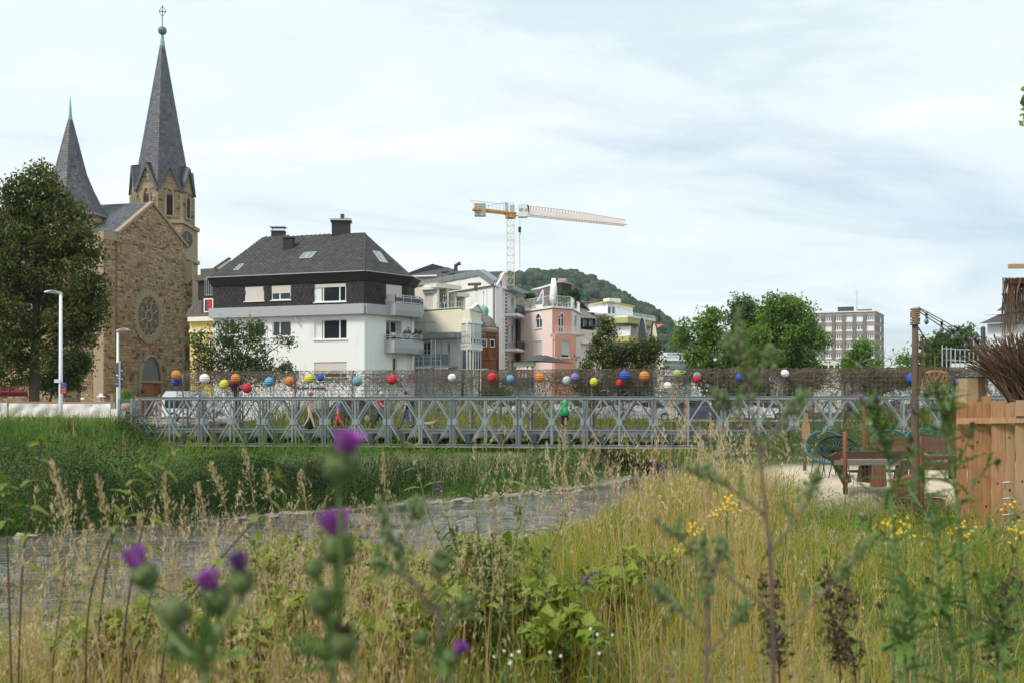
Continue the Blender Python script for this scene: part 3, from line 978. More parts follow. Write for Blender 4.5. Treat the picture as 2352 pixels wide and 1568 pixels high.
# nave and tower details: small slit, drain hole, lamp by the door
mb=MB();mb.bar(f.w(pa[0]-0.9,zl-1.4,0.1),f.w(pa[0]-0.3,zl-1.4,0.6),0.06);mb.ball(f.w(pa[0]-0.3,zl-1.1,0.6),0.22);mb.build('wall_lamp','iron',CH)
# tower
YT=119.0
TC=Vector((XU(373,YT),YT));TR=64.5/F*YT
a_off=-PI/2+R(10)
def oc(r,z,i,half=0.0):
 an=a_off+(i+half)*PI/4
 return Vector((TC.x+r*math.cos(an),TC.y+r*math.sin(an),z))
zt_=lambda v:ZV(v,YT)
TRc=TR/math.cos(PI/8)*0.985
AP=TRc*math.cos(PI/8)
th_=Fac2(CH,(TC.x-TR*.98,TC.y-TR*.9),(TC.x+TR*.99,TC.y-TR*.9))
mb=MB();mb.prism([(TC.x-TR*.98,TC.y-TR*.9,2),(TC.x+TR*.985,TC.y-TR*.9,2),(TC.x+TR*.985,TC.y+TR*.9,2),(TC.x-TR*.98,TC.y+TR*.9,2)],(0,0,zt_(522)-2));mb.build('tower_shaft','mortar',CH)
st_t=stone_rows(th_,[(0,2),(th_.L,2),(th_.L,zt_(525)),(0,zt_(525))],skip=lambda q,z,a,b:q<th_.L*0.55 and z<zt_(560))
tr_=Fac2(CH,(TC.x+TR*.985,TC.y-TR*.9),(TC.x+TR*.985,TC.y+TR*.9))
for v0,ex in((521,0.2),(598,0.2)):
 mb=MB();e=ex;z=zt_(v0)
 mb.prism([(TC.x-TR-e,TC.y-TR*.9-e,z-.15),(TC.x+TR+e,TC.y-TR*.9-e,z-.15),(TC.x+TR+e,TC.y+TR*.9,z-.15),(TC.x-TR-e,TC.y+TR*.9,z-.15)],(0,0,0.4));mb.build('string_course','dressed_stone',CH)
mb=MB();c=P(430,551,TC.y-TR*.9-0.2);mb.lathe([(0.0,0),(1.0,0),(1.0,0.1),(0,0.1)],(0,0,0),20)
mb.v=[(c.x+x*0.62,c.y-z,c.z+y*1.0)for x,y,z in mb.v];ck=mb.build('clock','iron',CH)
mb=MB();mb.bar(c+Vector((0,-.13,0)),c+Vector((0.1,-.13,.6)),0.06);mb.bar(c+Vector((0,-.13,0)),c+Vector((.3,-.13,-.2)),0.06);mb.build('clock_hand','dressed_stone',ck)
c=P(431,625,113.8)
mb=MB();mb.prism([(c.x+a*.55,c.y,c.z+b)for a,b in((-1,1.1),(1,1.1),(1,-.6),(.5,-1.2),(0,-1.4),(-.5,-1.2),(-1,-.6))],(0,-.2,0));mb.build('shield','dressed_stone',CH)
mb=MB();c=P(429,812,113.9);mb.box((c.x,c.y,c.z),(0.45,0.16,1.6));mb.build('slit_window','iron',CH)
belf=[]
zb0,zv,zg=zt_(521),zt_(449),zt_(394)
body=MB()
gables,gr,spire=MB(),MB(),MB()
ztop,zmid,rmid,rtop=zt_(107),zt_(392),2.62*1.05,0.26
tile_list=[]
for i in range(8):
 V0,V1=oc(TRc,zv,i),oc(TRc,zv,i+1)
 B0,B1=oc(TRc,zb0,i),oc(TRc,zb0,i+1)
 Aout=oc(AP,zg,i,.5)
 body.quad(B0,B1,V1,V0);body.poly([V0,V1,Aout])
 fc=Fac2(CH,(V0.x,V0.y),(V1.x,V1.y))if False else None
 ff=Fac2(CH,(B0.x,B0.y),(B1.x,B1.y))
 mid=Vector(((B0.x+B1.x)/2,(B0.y+B1.y)/2))
 outn=(mid-TC).normalized()
 ff.n=outn
 vis=outn.dot(CAMXY-mid)>0
 # spire faces (two slopes) and gable roofs
 M0,M1=oc(rmid,zmid,i),oc(rmid,zmid,i+1)
 T0,T1=oc(rtop,ztop,i),oc(rtop,ztop,i+1)
 spire.quad(V0,V1,M1,M0);spire.quad(M0,M1,T1,T0)
 S=oc(rmid*math.cos(PI/8)-0.05,zg+0.3,i,.5)
 G0=V0+(V0-oc(0,zv,i)).normalized()*0.15-Vector((0,0,.1));G1=V1+(V1-oc(0,zv,i)).normalized()*0.15-Vector((0,0,.1))
 Ao=oc(AP+0.2,zg+0.12,i,.5)
 gr.poly([G0,Ao,S]);gr.poly([Ao,G1,S])
 gr.bar(G0,Ao,0.22,0.3);gr.bar(G1,Ao,0.22,0.3)
 h3=Vector((outn.x,outn.y,0.3))
 if vis or i in(0,7):
  tile_list+=tile_rows([M0,M1,T1,T0],(M1-M0),0.36,0.30,0.03,nrm_hint=h3)
  tile_list+=tile_rows([V0,V1,M1,M0],(M1-M0),0.36,0.30,0.03,nrm_hint=h3)
  for tri in([G0,Ao,S],[Ao,G1,S]):
   tile_list+=tile_rows(tri,Ao-S,0.34,0.28,0.03,nrm_hint=h3)
 if vis:
  Lf=ff.L
  bw=Lf*0.17
  zt2,zb2=zt_(446),zt_(505)
  sk=lambda q,z,a,b,Lf=Lf,bw=bw,zt2=zt2,zb2=zb2:abs(q-Lf/2)<bw+0.35 and zb2-0.2<z<zt2+0.6
  belf+=stone_rows(ff,[(0,zb0),(Lf,zb0),(Lf,zv),(Lf/2,zg-0.2),(0,zv)],sk,th=0.06)
  q0,q1=Lf/2-bw,Lf/2+bw
  pa_=[ff.w(q0,zb2,.06)]+[ff.w(Lf/2-bw*math.cos(t_),zt2-0.9+0.95*math.sin(t_)**1.2,.06)for t_ in np.linspace(0,PI/2,6)]+[ff.w(Lf/2+bw*math.cos(t_),zt2-0.9+0.95*math.sin(t_)**1.2,.06)for t_ in np.linspace(PI/2,0,6)[1:]]+[ff.w(q1,zb2,.06)]
  mb=MB();mb.tube(pa_,0.14,6);ff.box(mb,(q0-.25,q1+.25,zb2-.2,zb2),0,.2);arc=mb.build('bell_opening','dressed_stone',CH)
  mb=MB();ff.box(mb,(q0,q1,zb2,zt2-.6),0.003,0.008);mb.build('opening_back','iron',arc)
  for k in range(13):
   z0_=zb2+(zt2-.8-zb2)*k/13
   mb=MB();mb.hexa([ff.w(q0,z0_,.09),ff.w(q1,z0_,.09),ff.w(q1,z0_+.02,.1),ff.w(q0,z0_+.02,.1),ff.w(q0,z0_+.2,.01),ff.w(q1,z0_+.2,.01),ff.w(q1,z0_+.22,.02),ff.w(q0,z0_+.22,.02)])
   mb.build('louvre','louvre',arc)
  for q in(0,Lf):
   mb=MB();mb.bar(ff.w(q,zb0,.03),ff.w(q,zv-.3,.03),0.22,0.22);mb.build('corner_shaft','dressed_stone',CH)
body.build('belfry','mortar',CH);gr.build('gable_roofs','slate',CH);spire.build('tower_spire','slate',CH)
rnd=MB()
mb=MB();mb.lathe([(0.34,ztop-.3),(0.3,ztop),(0.16,zt_(82))],(TC.x,TC.y,0),8);mb.build('spire_cap','copper_green',CH)
mb=MB();mb.smooth=True;mb.ball((TC.x,TC.y,zt_(71)),0.5,16,10);mb.build('spire_ball','ball_green',CH)
mb=MB()
zc0,zc1=zt_(62),zt_(13)
mb.bar((TC.x,TC.y,zc0),(TC.x,TC.y,zc1),0.07)
zcm=zt_(27)
mb.bar((TC.x-.42,TC.y,zcm+.05),(TC.x+.42,TC.y,zcm-.05),0.08)
for sx in(-1,1):
 for sy in(-1,1):
  mb.tube([(TC.x+sx*.38,TC.y,zcm),(TC.x+sx*.25,TC.y,zcm+sy*.28),(TC.x,TC.y,zcm+sy*.6)],0.03,4)
mb.build('spire_cross','iron',CH)
# left turret
YL=105.5
LC=Vector((XU(161.5,YL),YL));zl_=lambda v:ZV(v,YL);pxl=YL/F
def lc(r,z,i):
 an=-PI/2+R(14)+i*PI/4
 return Vector((LC.x+r*math.cos(an),LC.y+r*math.sin(an),z))
RW=76*pxl/0.96
zE=zl_(500)
mb=MB()
for i in range(8):
 mb.quad(lc(RW,2,i),lc(RW,2,i+1),lc(RW,zE,i+1),lc(RW,zE,i))
mb.build('turret_wall','mortar',CH)
st_l=[]
prof_l=[(82*pxl,zl_(498)),(64*pxl,zl_(470)),(50*pxl,zl_(440)),(34*pxl,zl_(400)),(4.8*pxl,zl_(278))]
lsp=MB()
for i in range(8):
 a0,a1=lc(RW,2,i),lc(RW,2,i+1)
 mid=Vector(((a0.x+a1.x)/2,(a0.y+a1.y)/2));on=(mid-LC).normalized()
 for(r0,z0),(r1,z1)in zip(prof_l[:-1],prof_l[1:]):
  q4=[lc(r0*1.03,z0,i),lc(r0*1.03,z0,i+1),lc(r1*1.03,z1,i+1),lc(r1*1.03,z1,i)]
  lsp.quad(*q4)
  if on.dot(CAMXY-mid)>-0.3*mid.length:
   tile_list+=tile_rows(q4,q4[1]-q4[0],0.36,0.30,0.03,nrm_hint=Vector((on.x,on.y,.3)))
 if on.dot(CAMXY-mid)>0:
  ff=Fac2(CH,(a0.x,a0.y),(a1.x,a1.y));ff.n=on
  st_l+=stone_rows(ff,[(0,2),(ff.L,2),(ff.L,zE),(0,zE)])
lsp.build('turret_spire','slate',CH)
mb=MB();mb.lathe([(RW+.05,-1.0),(RW+.3,-.75),(RW+.3,-.5),(RW+.12,-.45),(RW+.12,-.2),(RW+.45,-.05),(RW+.45,.1)],(LC.x,LC.y,zE),8,-PI/2+R(14));mb.build('turret_cornice','dressed_stone',CH)
mb=MB();mb.lathe([(5.6*pxl,zl_(280)),(4.6*pxl,zl_(272)),(0.02,zl_(222))],(LC.x,LC.y,0),8);mb.build('turret_cap','copper_green',CH)
US=unit_block('stone',0.06,'stone')
pieces(allst+st_n+st_b+st_t+belf+st_l,US,'stone',CH,'stone',300,'stonework',key=lambda M:-(M.col[0].length*M.col[2].length)*(2 if(M.translation-f.w(L/2,10)).length<12 else 1))
pieces(tile_list+slates,UB,'slate',CH,'slate',300,'slating',key=lambda M:-M.translation.z*0-(M.col[0].length*M.col[2].length))
# ------------------------------------------------------------------ white house with the slate mansard
def zoomer(sc,ox,oy):return lambda x,y:((ox+x/sc)/1.7415,(oy+y/sc)/1.7415)
def px4(z,x0,y0,x1,y1):return(*z(x0,y0),*z(x1,y1))
z3=zoomer(2.0905,700,850)
WH=thing('white_house','white rendered corner house with a black slate attic storey and big hipped roof','house',(XU(837,78),78,2.0))
uL,uC=z3(320,0)[0],z3(1585,0)[0]
fa=Fac(WH,uL,82,uC,78)
uD,uE=z3(1940,0)[0],z3(2000,0)[0]
fb_=Fac(WH,uC,78,uD,81.2)
fc_=Fac(WH,uD,81.2,uE,83.4)
backp=[(fc_.B.x,fc_.B.y),(XU(uE,83.4)-1.5,95),(fa.A.x+1.0,96),(fa.A.x,fa.A.y)]
zW=fa.zat(uC,z3(0,850)[1]);zWtop=fa.zat(uC,z3(0,765)[1]);zAt=fa.zat(uC,z3(0,500)[1])
rw1=[fa.rect(*px4(z3,*q))for q in((600,918,748,1040),(815,908,970,1035),(1165,895,1437,1060),(1165,1248,1435,1378),(362,892,495,1130),(890,1255,970,1332))]
fa.wall('wall','white_wall',(0,fa.L,2.0,zW),rw1)
fa.window(rw1[0],(0.42,));fa.window(rw1[1],(0.38,));w3=fa.window(rw1[2],(0.27,0.77))
fa.window(rw1[3],(0.3,0.8),shutter=0.74,label='wide window with its roller shutter mostly down');fa.window(rw1[4],(0.33,0.66),rails=(0.45,));fa.window(rw1[5],(0.5,))
rwb=[fb_.rect(*px4(z3,*q))for q in((1765,905,1895,1075),(1820,1208,1858,1352))]
fb_.wall('wall','white_wall',(0,fb_.L,2.0,zW),rwb,reveal=0.7)
fb_.window(rwb[0],(0.6,),reveal=0.7,sill=False);fb_.window(rwb[1],(),reveal=0.2)
fc_.wall('wall','white_wall',(0,fc_.L,2.0,zW))
shell(WH,[(fc_.B.x,fc_.B.y)]+backp[1:3]+[(fa.A.x,fa.A.y)],2.0,zW,'white_wall')
# grey fascia band, slate storey, black eaves box
def ringband(name,m,z0,z1,o0,ext=0.0,root=WH,fs=None):
 for g in fs or(fa,fb_,fc_):
  mb=MB();g.box(mb,(-ext,g.L+ext,z0,z1),-0.4,o0)
  mb.build(name,m,root)
ringband('fascia','grey_band',zW,zWtop,0.42,0.14)
ra=[fa.rect(*px4(z3,*q))for q in((585,622,746,742),(808,612,970,733),(1165,598,1430,748))]
for q in ra:pass
fa.wall('slate_storey','black_slate',(0,fa.L,zWtop,zAt),ra,reveal=0.14)
fa.window(ra[0],(0.5,),shutter=0.99,reveal=0.1,label='attic window with its roller shutter shut');fa.window(ra[1],(0.42,),shutter=0.55,reveal=0.1);fa.window(ra[2],(0.28,0.8),shutter=0.2,reveal=0.1,curtain=True)
rb2=[fb_.rect(*px4(z3,1765,608,1898,790))]
fb_.wall('slate_storey','black_slate',(0,fb_.L,zWtop,zAt),rb2,reveal=0.14)
fb_.window(rb2[0],(),shutter=0.99,reveal=0.1,sill=False)
fc_.wall('slate_storey','black_slate',(0,fc_.L,zWtop,zAt))
shell(WH,[(fc_.B.x,fc_.B.y)]+backp[1:3]+[(fa.A.x,fa.A.y)],zW,zAt,'black_slate','slate_storey')
zEv=fa.zat(uC,z3(0,568)[1])
UBK=unit_block('black_slate',0.03,'black_slate')
ts=[]
for g,hs in((fa,ra),(fb_,rb2),(fc_,[])):
 for M in tile_rows([g.w(0,zWtop,.005),g.w(g.L,zWtop,.005),g.w(g.L,zEv,.005),g.w(0,zEv,.005)],g.d3,0.42,0.26,0.03):
  c=M.translation;q=(Vector((c.x,c.y))-g.A).dot(g.d)
  if any(h[0]-.15<q<h[1]+.15 and h[2]-.12<c.z<h[3]+.12 for h in hs):continue
  ts.append(M)
pieces(ts,UBK,'cladding_slate',WH,'black_slate',150,'slate_cladding')
for g in(fa,fb_,fc_):
 mb=MB()
 mb.hexa([g.w(-.1,zEv,0),g.w(g.L+.1,zEv,0),g.w(g.L+.1,zEv,0.12),g.w(-.1,zEv,0.12),g.w(-.25,zAt+.02,0),g.w(g.L+.25,zAt+.02,0),g.w(g.L+.25,zAt+.02,0.5),g.w(-.25,zAt+.02,0.5)])
 mb.build('eaves','black_slate',WH)
 mb=MB();mb.bar(g.w(-.25,zAt+.05,.5),g.w(g.L+.25,zAt+.05,.5),0.08,0.06);mb.build('gutter','grey_metal',WH)
# roof
E0,E1,E2,E3=fa.w(-.2,zAt,.35),fa.w(fa.L+.1,zAt,.35),fb_.w(fb_.L,zAt,.35),fc_.w(fc_.L,zAt,.3)
Rg0=P(*z3(735,218),88.5);Rg1=P(*z3(1590,175),85.0)
B0=Vector((backp[2][0],backp[2][1],zAt));B1=Vector((backp[1][0],backp[1][1],zAt))
mb=MB()
mb.poly([E0,E1,Rg1,Rg0]);mb.poly([E1,E2,Rg1]);mb.poly([E2,E3,Rg1]);mb.poly([E3,B1,Rg1]);mb.poly([B1,B0,Rg0,Rg1]);mb.poly([B0,E0,Rg0])
mb.build('roof','roof_slate',WH)
dm=bpy.data.meshes.new('diamond')
dm.from_pydata([(-.5,0,0),(0,0,-.5),(.5,0,0),(0,0,.5),(-.46,1,0),(0,1.3,-.46),(.46,1,0),(0,.4,.46)],[],[(4,7,6,5),(0,4,5,1),(1,5,6,2),(2,6,7,3),(3,7,4,0)])
dm.materials.append(MT['roof_slate']);dm.attributes.new('tint','FLOAT','FACE').data.foreach_set('value',[0.0]*5)
tl=tile_rows([E0,E1,Rg1,Rg0],E1-E0,0.42,0.21,0.02,mode='diamond')+tile_rows([E1,E2,Rg1],E2-E1,0.42,0.21,0.02,mode='diamond')
pieces(tl,dm,'roof_slate',WH,'roof_slate',300,'roof_slating')
mb=MB();mb.bar(E1,Rg1,.16,.08);mb.bar(Rg0,Rg1,.2,.1);mb.bar(E0,Rg0,.14,.08);mb.build('ridge','roof_slate',WH)
class PlaneMap:
 """A sloping roof plane, so that roof lights lie where they were surveyed."""
 def __init__(s,a,b,c):
  s.a=Vector(a);s.n=(Vector(b)-s.a).cross(Vector(c)-s.a).normalized()
  if s.n.z<0:s.n=-s.n
 def at(s,u,v,o=0.0):
  d=Vector(((u-1176)/F,1,(HZ-v)/F));e=Vector((0,0,EYE))
  return e+d*((s.a-e).dot(s.n)/d.dot(s.n))+s.n*o
def skylight(pm,quad,root):
 q=[pm.at(*p,0.03)for p in quad]
 mb=MB()
 for i in range(4):mb.bar(q[i],q[(i+1)%4],0.1,0.12,pm.n)
 fr=mb.build('roof_window','grey_metal',root)
 mb=MB();mb.poly([p+pm.n*0.03 for p in q]);mb.build('pane','glass_pale',fr)
pm=PlaneMap(E0,E1,Rg1)
for q in([(493,489),(527,488),(576,438),(547,440)],[(1043,390),(1085,388),(1124,340),(1088,343)],[(1095,388),(1136,386),(1182,335),(1138,339)]):
 skylight(pm,[z3(*a)for a in q],WH)
pm2=PlaneMap(E1,E2,Rg1)
for q in([(1722,420),(1748,424),(1690,335),(1655,330)],[(1752,424),(1772,426),(1710,337),(1694,335)]):
 skylight(pm2,[z3(*a)for a in q],WH)
c=P(*z3(1380,200),85.6)
mb=MB();mb.box((c.x,c.y+.6,c.z-.3),(1.5,1.2,3.2),0.1);ch=mb.build('chimney','chimney_slate',WH)
mb=MB();mb.box((c.x,c.y+.6,c.z+1.38),(1.78,1.5,.14),0.1);mb.build('chimney_cap','grey_metal',ch)
mb=MB();mb.box((c.x+.1,c.y+.6,c.z+1.7),(.3,.3,.5));mb.box((c.x-.3,c.y+.6,c.z+1.58),(.6,.05,.03));mb.box((c.x+.5,c.y+.5,c.z+1.6),(.5,.05,.03));mb.build('cowl','dark_metal',ch)
c=P(*z3(866,200),88.6)
mb=MB();mb.box((c.x,c.y,c.z),(1.08,.9,.8));ch=mb.build('chimney','chimney_slate',WH)
mb=MB();mb.box((c.x,c.y,c.z+.75),(1.35,1,.04));mb.box((c.x,c.y,c.z+.42),(1.2,1.05,.1));mb.bar((c.x-.5,c.y,c.z+.4),(c.x-.5,c.y,c.z+.75),.05);mb.bar((c.x+.5,c.y,c.z+.4),(c.x+.5,c.y,c.z+.75),.05);mb.build('chimney_cap','grey_metal',ch)
c=pm.at(*z3(950,300),0)
mb=MB();mb.box((c.x,c.y+.1,c.z+.3),(.8,.8,1.0));vt=mb.build('roof_vent','roof_slate',WH)
mb=MB();mb.box((c.x,c.y+.1,c.z+.86),(.95,.95,.08));mb.build('vent_cap','dark_metal',vt)
# balconies at the right corner
def balcony(vt,vb,rt,rb,infill,x0,x1):
 z1,z0=fb_.zat(*z3(1850,vt)),fb_.zat(*z3(1850,vb))
 q0=fb_.sz(*z3(x0,vt))[0]
 out=1.1
 pts=[fb_.w(q0,z0,0),fb_.w(q0+.1,z0,out),fb_.w(fb_.L+.4,z0,out),fc_.w(fc_.L*.7,z0,out*.9),fc_.w(fc_.L,z0,0)]
 mb=MB();n=len(pts)
 low=[Vector((p.x,p.y,z0))*1 for p in pts]
 cen=fb_.w(fb_.L*.6,z0,0)
 low=[cen+(p-cen)*0.93 for p in low]
 zm=z0+(z1-z0)*.42
 up=[Vector((p.x,p.y,zm))for p in pts];tp=[Vector((p.x,p.y,z1))for p in pts]
 mb.add(low+up+tp,[tuple(range(n-1,-1,-1)),tuple(range(2*n,3*n))]+[(i,(i+1)%n,n+(i+1)%n,n+i)for i in range(n)]+[(n+i,n+(i+1)%n,2*n+(i+1)%n,2*n+i)for i in range(n)])
 b_=mb.build('balcony','grey_band',WH)
 zr1,zr0=fb_.zat(*z3(1850,rt)),z1
 k=MB();rp=[Vector((p.x,p.y,0))for p in pts]
 rp=[cen.xy.to_3d()+(p-cen.xy.to_3d())*.97 for p in rp]
 for a,b in zip(rp[:-1],rp[1:]):
  nseg=max(1,round((b-a).length/0.95))
  for zz_ in(zr1,zr1-.16,zr0+.08):
   k.bar((a.x,a.y,zz_),(b.x,b.y,zz_),.06)
  for i in range(nseg+1):
   p=a.lerp(b,i/nseg);k.bar((p.x,p.y,zr0),(p.x,p.y,zr1),.055)
 rl=k.build('railing','galv',b_)
 for a,b in zip(rp[1:-1],rp[2:]):
  mb=MB();mb.bar((a.x,a.y,(zr0+zr1-.1)/2),(b.x,b.y,(zr0+zr1-.1)/2),.02,zr1-zr0-.3);mb.build('railing_panel',infill,b_)
 return rp,zr1
balcony(770,872,705,800,'glass',1758,2040)
rp,zr=balcony(1078,1178,1032,1110,'glass',1748,2025)
MT['leaf_pot']=leaf_mat('leaf_pot',[(0.04,0.09,0.025),(0.07,0.13,0.04)])
for k,x in enumerate((1765,1855,1910,1965)):
 t0=fb_.sz(*z3(min(x,1930),1030))[0]
 c=rp[1].lerp(rp[2],min(1.0,max(0,(x-1765)/170)))
 pot=thing('flower_box',['grey flower box at the left end of the lower balcony rail','grey flower box with a tall bushy plant on the lower balcony rail','grey flower box with a spiky plant in the middle of the lower balcony rail','small grey flower box at the right end of the lower balcony rail'][k],'flower box',(c.x,c.y,zr),'flower boxes on the balcony rail')
 mb=MB();mb.lathe([(.16,-.1),(.22,.14),(.2,.14)],(c.x,c.y,zr),8,0,1.3,.8);mb.build('pot','grey_band',pot)
 n=[10,60,50,30][k]
 C=np.array([c.x,c.y,zr+.2])+RNG.normal(0,[.12,.13,.12],(n,3))*[1.3,.8,1.2]
 V=C[:,None,:]+RNG.normal(0,.07,(n,4,3));np_mesh('foliage',V.reshape(-1,3),np.arange(n*4).reshape(-1,4),RNG.uniform(size=n),'leaf_pot',pot)
for(x,v0)in((1025,850),):
 a=fa.w(fa.sz(*z3(x,845))[0],zW+.02,.25)
 mb=MB();mb.tube([a,a-Vector((0,0,.35)),a-Vector((0,0,.5))+fa.d3*.2],.07,6);mb.build('rain_spout','grey_band',WH)
mb=MB();q=fc_.L*.5;mb.tube([fc_.w(q,zW,.1),fc_.w(q,2,.1)],.05,6);mb.build('downpipe','white_frame',WH)
# pharmacy lettering on the ground floor
q0,zt0=fa.sz(715,890)
text_mesh('Bachem Apotheke',0.33,'lettering','text_dark',WH,fa.w(q0,zt0,.03),fa.d3,(0,0,1),.03)
def pharmacy_sign(u,v,Y,sc,label):
 c=P(u,v,Y)
 t=thing('pharmacy_sign',label,'sign',c,'red pharmacy letter signs')
 mb=MB();h=sc;x=lambda a,b:(c.x+a*h,c.y,c.z+b*h)
 mb.prism([x(-.42,.5),x(.3,.5),x(.42,-.3),x(.2,-.3),x(.14,.3),x(-.1,.3),x(-.12,.1),x(.06,.1),x(.06,-.05),x(-.14,-.05),x(-.16,-.35),x(-.4,-.35),x(-.28,.35),x(-.42,.35)],(0,.12,0));mb.build('letter','bright_red',t)
 for a0,a1 in((-.48,-.1),(.16,.5)):mb=MB();mb.prism([x(a0,-.36),x(a1,-.36),x(a1,-.5),x(a0,-.5)],(0,.12,0));mb.build('letter_foot','bright_red',t)
 mb=MB();mb.bar((c.x,c.y+.1,c.z+.2*h),(c.x,c.y+.8,c.z+.2*h),.05);mb.build('bracket','dark_metal',t)
pharmacy_sign(945,868,81.0,.62,'red Gothic letter A sign at the right corner of the white house')
pharmacy_sign(487,860,80.6,.62,'red Gothic letter A sign by the left corner of the white house')
pharmacy_sign(673,891,79.2,.36,'small red letter A sign beside the pharmacy lettering')
# ------------------------------------------------------------------ generic town house
def body(root,fac_list,ztop,depth,m,z0=2.0,flat=None):
 """Side and rear walls behind a chain of facades."""
 a=fac_list[0].A;b=fac_list[-1].B
 n=-((a+b)/2).normalized()
 p=[(b.x,b.y),(b.x-n.x*depth,b.y-n.y*depth),(a.x-n.x*depth,a.y-n.y*depth),(a.x,a.y)]
 mb=MB()
 for i in range(3):
  mb.quad((*p[i],z0),(*p[i+1],z0),(*p[i+1],ztop),(*p[i],ztop))
 mb.build('wall',m,root)
 if flat:
  pts=[(g.A.x,g.A.y)for g in fac_list]+p[:3]
  mb=MB();mb.prism([(x,y,ztop-.1)for x,y in pts],(0,0,.1));mb.build('roof',flat,root)
 return p
def gable_roof(root,A,B,depth_v,zE,zR,m,over=.3,name='roof'):
 """Ridge parallel to AB; depth_v points away from the street."""
 A,B,D=Vector((*A,0)),Vector((*B,0)),Vector((*depth_v,0))
 x=(B-A).normalized()
 A=A-x*over;B=B+x*over
 e=lambda p,z:Vector((p.x,p.y,z))
 a,b,c,d=e(A-D.normalized()*over,zE),e(B-D.normalized()*over,zE),e(B+D,zE),e(A+D,zE)
 r0,r1=e(A+D*.5,zR),e(B+D*.5,zR)
 mb=MB();mb.quad(a,b,r1,r0);mb.quad(c,d,r0,r1);mb.poly([a,r0,d]);mb.poly([b,r1,c])
 return mb.build(name,m,root),(a,b,r1,r0)
# yellow house between church and white house
YH_=thing('yellow_house','yellow house with a dark mansard roof tucked behind the church tower','house',(XU(470,92),92,2.0))
g=Fac(YH_,436,93,505,92)
hs=[g.rect(452,775,462,815),g.rect(474,775,484,815),g.rect(452,830,464,875),g.rect(474,830,486,875)]
g.wall('wall','yellow_wall',(0,g.L,2,g.zat(470,732)),hs)
for h in hs:g.window(h,(.5,))
body(YH_,[g],g.zat(470,732),9,'yellow_wall')
g.pbox('cornice','pale_cream',(436,728,505,738),-.1,.35);g.pbox('cornice','pale_cream',(436,757,505,764),-.1,.15)
z0_,z1_=g.zat(470,728),g.zat(470,688)
a,b=g.w(-.3,z0_,.3),g.w(g.L+.3,z0_,.3)
mb=MB();mb.hexa([a,b,b-g.n3*9,a-g.n3*9,a-g.n3*1.4+Vector((0,0,z1_-z0_)),b-g.n3*1.4+Vector((0,0,z1_-z0_)),b-g.n3*8+Vector((0,0,z1_-z0_)),a-g.n3*8+Vector((0,0,z1_-z0_))]);mb.build('roof','tile_brown',YH_)
q4=[a,b,b-g.n3*1.4+Vector((0,0,z1_-z0_)),a-g.n3*1.4+Vector((0,0,z1_-z0_))]
pieces(tile_rows(q4,g.d3,.3,.3,.04),unit_block('tile_brown',.06,'tile'),'roof_tile',YH_,'tile_brown',120,'roof_tiling')
g.pbox('attic_wall','black_slate',(436,640,500,688),-3.0,-1.2)
g.pbox('attic_roof','tile_brown',(432,628,500,641),-4.0,-.9)
g.pbox('attic_roof','tile_brown',(436,612,470,629),-5.0,-1.6)
r=g.rect(470,686,492,718);dw=g.part('dormer','black_slate',(r[0]-.25,r[1]+.25,r[2]-.1,r[3]+.25),-1.6,.1)
mb=MB();g.box(mb,r,.1,.14);fr=mb.build('dormer_frame','white_frame',dw)
mb=MB();g.box(mb,(r[0]+.12,r[1]-.12,r[2]+.12,r[3]-.12),.14,.15);mb.build('pane','glass',dw)
mb=MB();g.box(mb,(r[0]+.35,r[1]-.12,r[2]+.12,r[3]-.2),.15,.17);mb.build('curtain','bright_red',dw)
g.railing(g.rect(474,640,498,680),.2,6)
DG=thing('dark_gabled_house','dark slated house gable with white barge board behind the white house','house',(XU(500,100),100,2.0))
g=Fac(DG,484,100,560,100)
mb=MB();mb.prism([g.w(0,2),g.w(g.L,2),g.w(g.L,g.zat(540,604)),g.w(g.L*.6,g.zat(530,600)),g.w(0,g.zat(486,640))],-g.n3*8);mb.build('wall','black_slate',DG)
mb=MB();mb.bar(g.w(-.3,g.zat(486,637),.2),g.w(g.L*.6,g.zat(530,598),.2),.25,.3);mb.build('barge_board','white_frame',DG)
mb=MB();mb.bar(g.w(-.5,g.zat(486,633),.2),g.w(g.L*.6,g.zat(530,594),.2),.6,.12);mb.build('roof','tile_dark',DG)
# ------------------------------------------------------------------ cream hotel
z6=zoomer(2.8507,1500,1050)
HT=thing('hotel_building','cream stepped hotel with roof terraces, blinds and a glazed bay','hotel',(XU(1010,88),88,2.0))
uu=lambda x:z6(x,0)[0]
vv=lambda y:z6(0,y)[1]
g=Fac(HT,uu(440),90,uu(985),87)          # street face
gz_=lambda y:g.zat(uu(700),vv(y))
g.wall('wall','cream_wall',(0,g.L,gz_(850),gz_(535)))
rr_=[g.rect(*px4(z6,*q))for q in((527,905,632,1085),(737,905,757,1150),(820,915,850,1150))]
g.wall('lower_wall','off_white',(0,g.L,2.0,gz_(870)),rr_)
g.window(rr_[0],(.55,));g.window(rr_[1],());g.window(rr_[2],())
body(HT,[g],gz_(535),9,'cream_wall',flat='concrete')
g.part('parapet','off_white',(-.05,g.L+.05,gz_(535),gz_(528)),-.3,.08)
g.part('balcony_roof','zinc',(*g.rect(*px4(z6,495,805,990,885))[:2],gz_(880),gz_(815)),-.05,1.1)
g.railing(g.rect(*px4(z6,440,690,732,805)),.5,8,hz_n=0)
g.part('balcony_screen','pale_cream',g.rect(*px4(z6,575,700,730,800)),.05,.1)
g.part('balcony_floor','grey_band',(*g.rect(*px4(z6,450,1180,945,1205))[:2],gz_(1205),gz_(1185)),0,1.3)
g.railing(g.rect(*px4(z6,560,1050,945,1185)),1.25,9,hz_n=0,infill='glass_pale')
g.part('screen_panel','grey_band',g.rect(*px4(z6,450,1045,545,1180)),1.0,1.1)
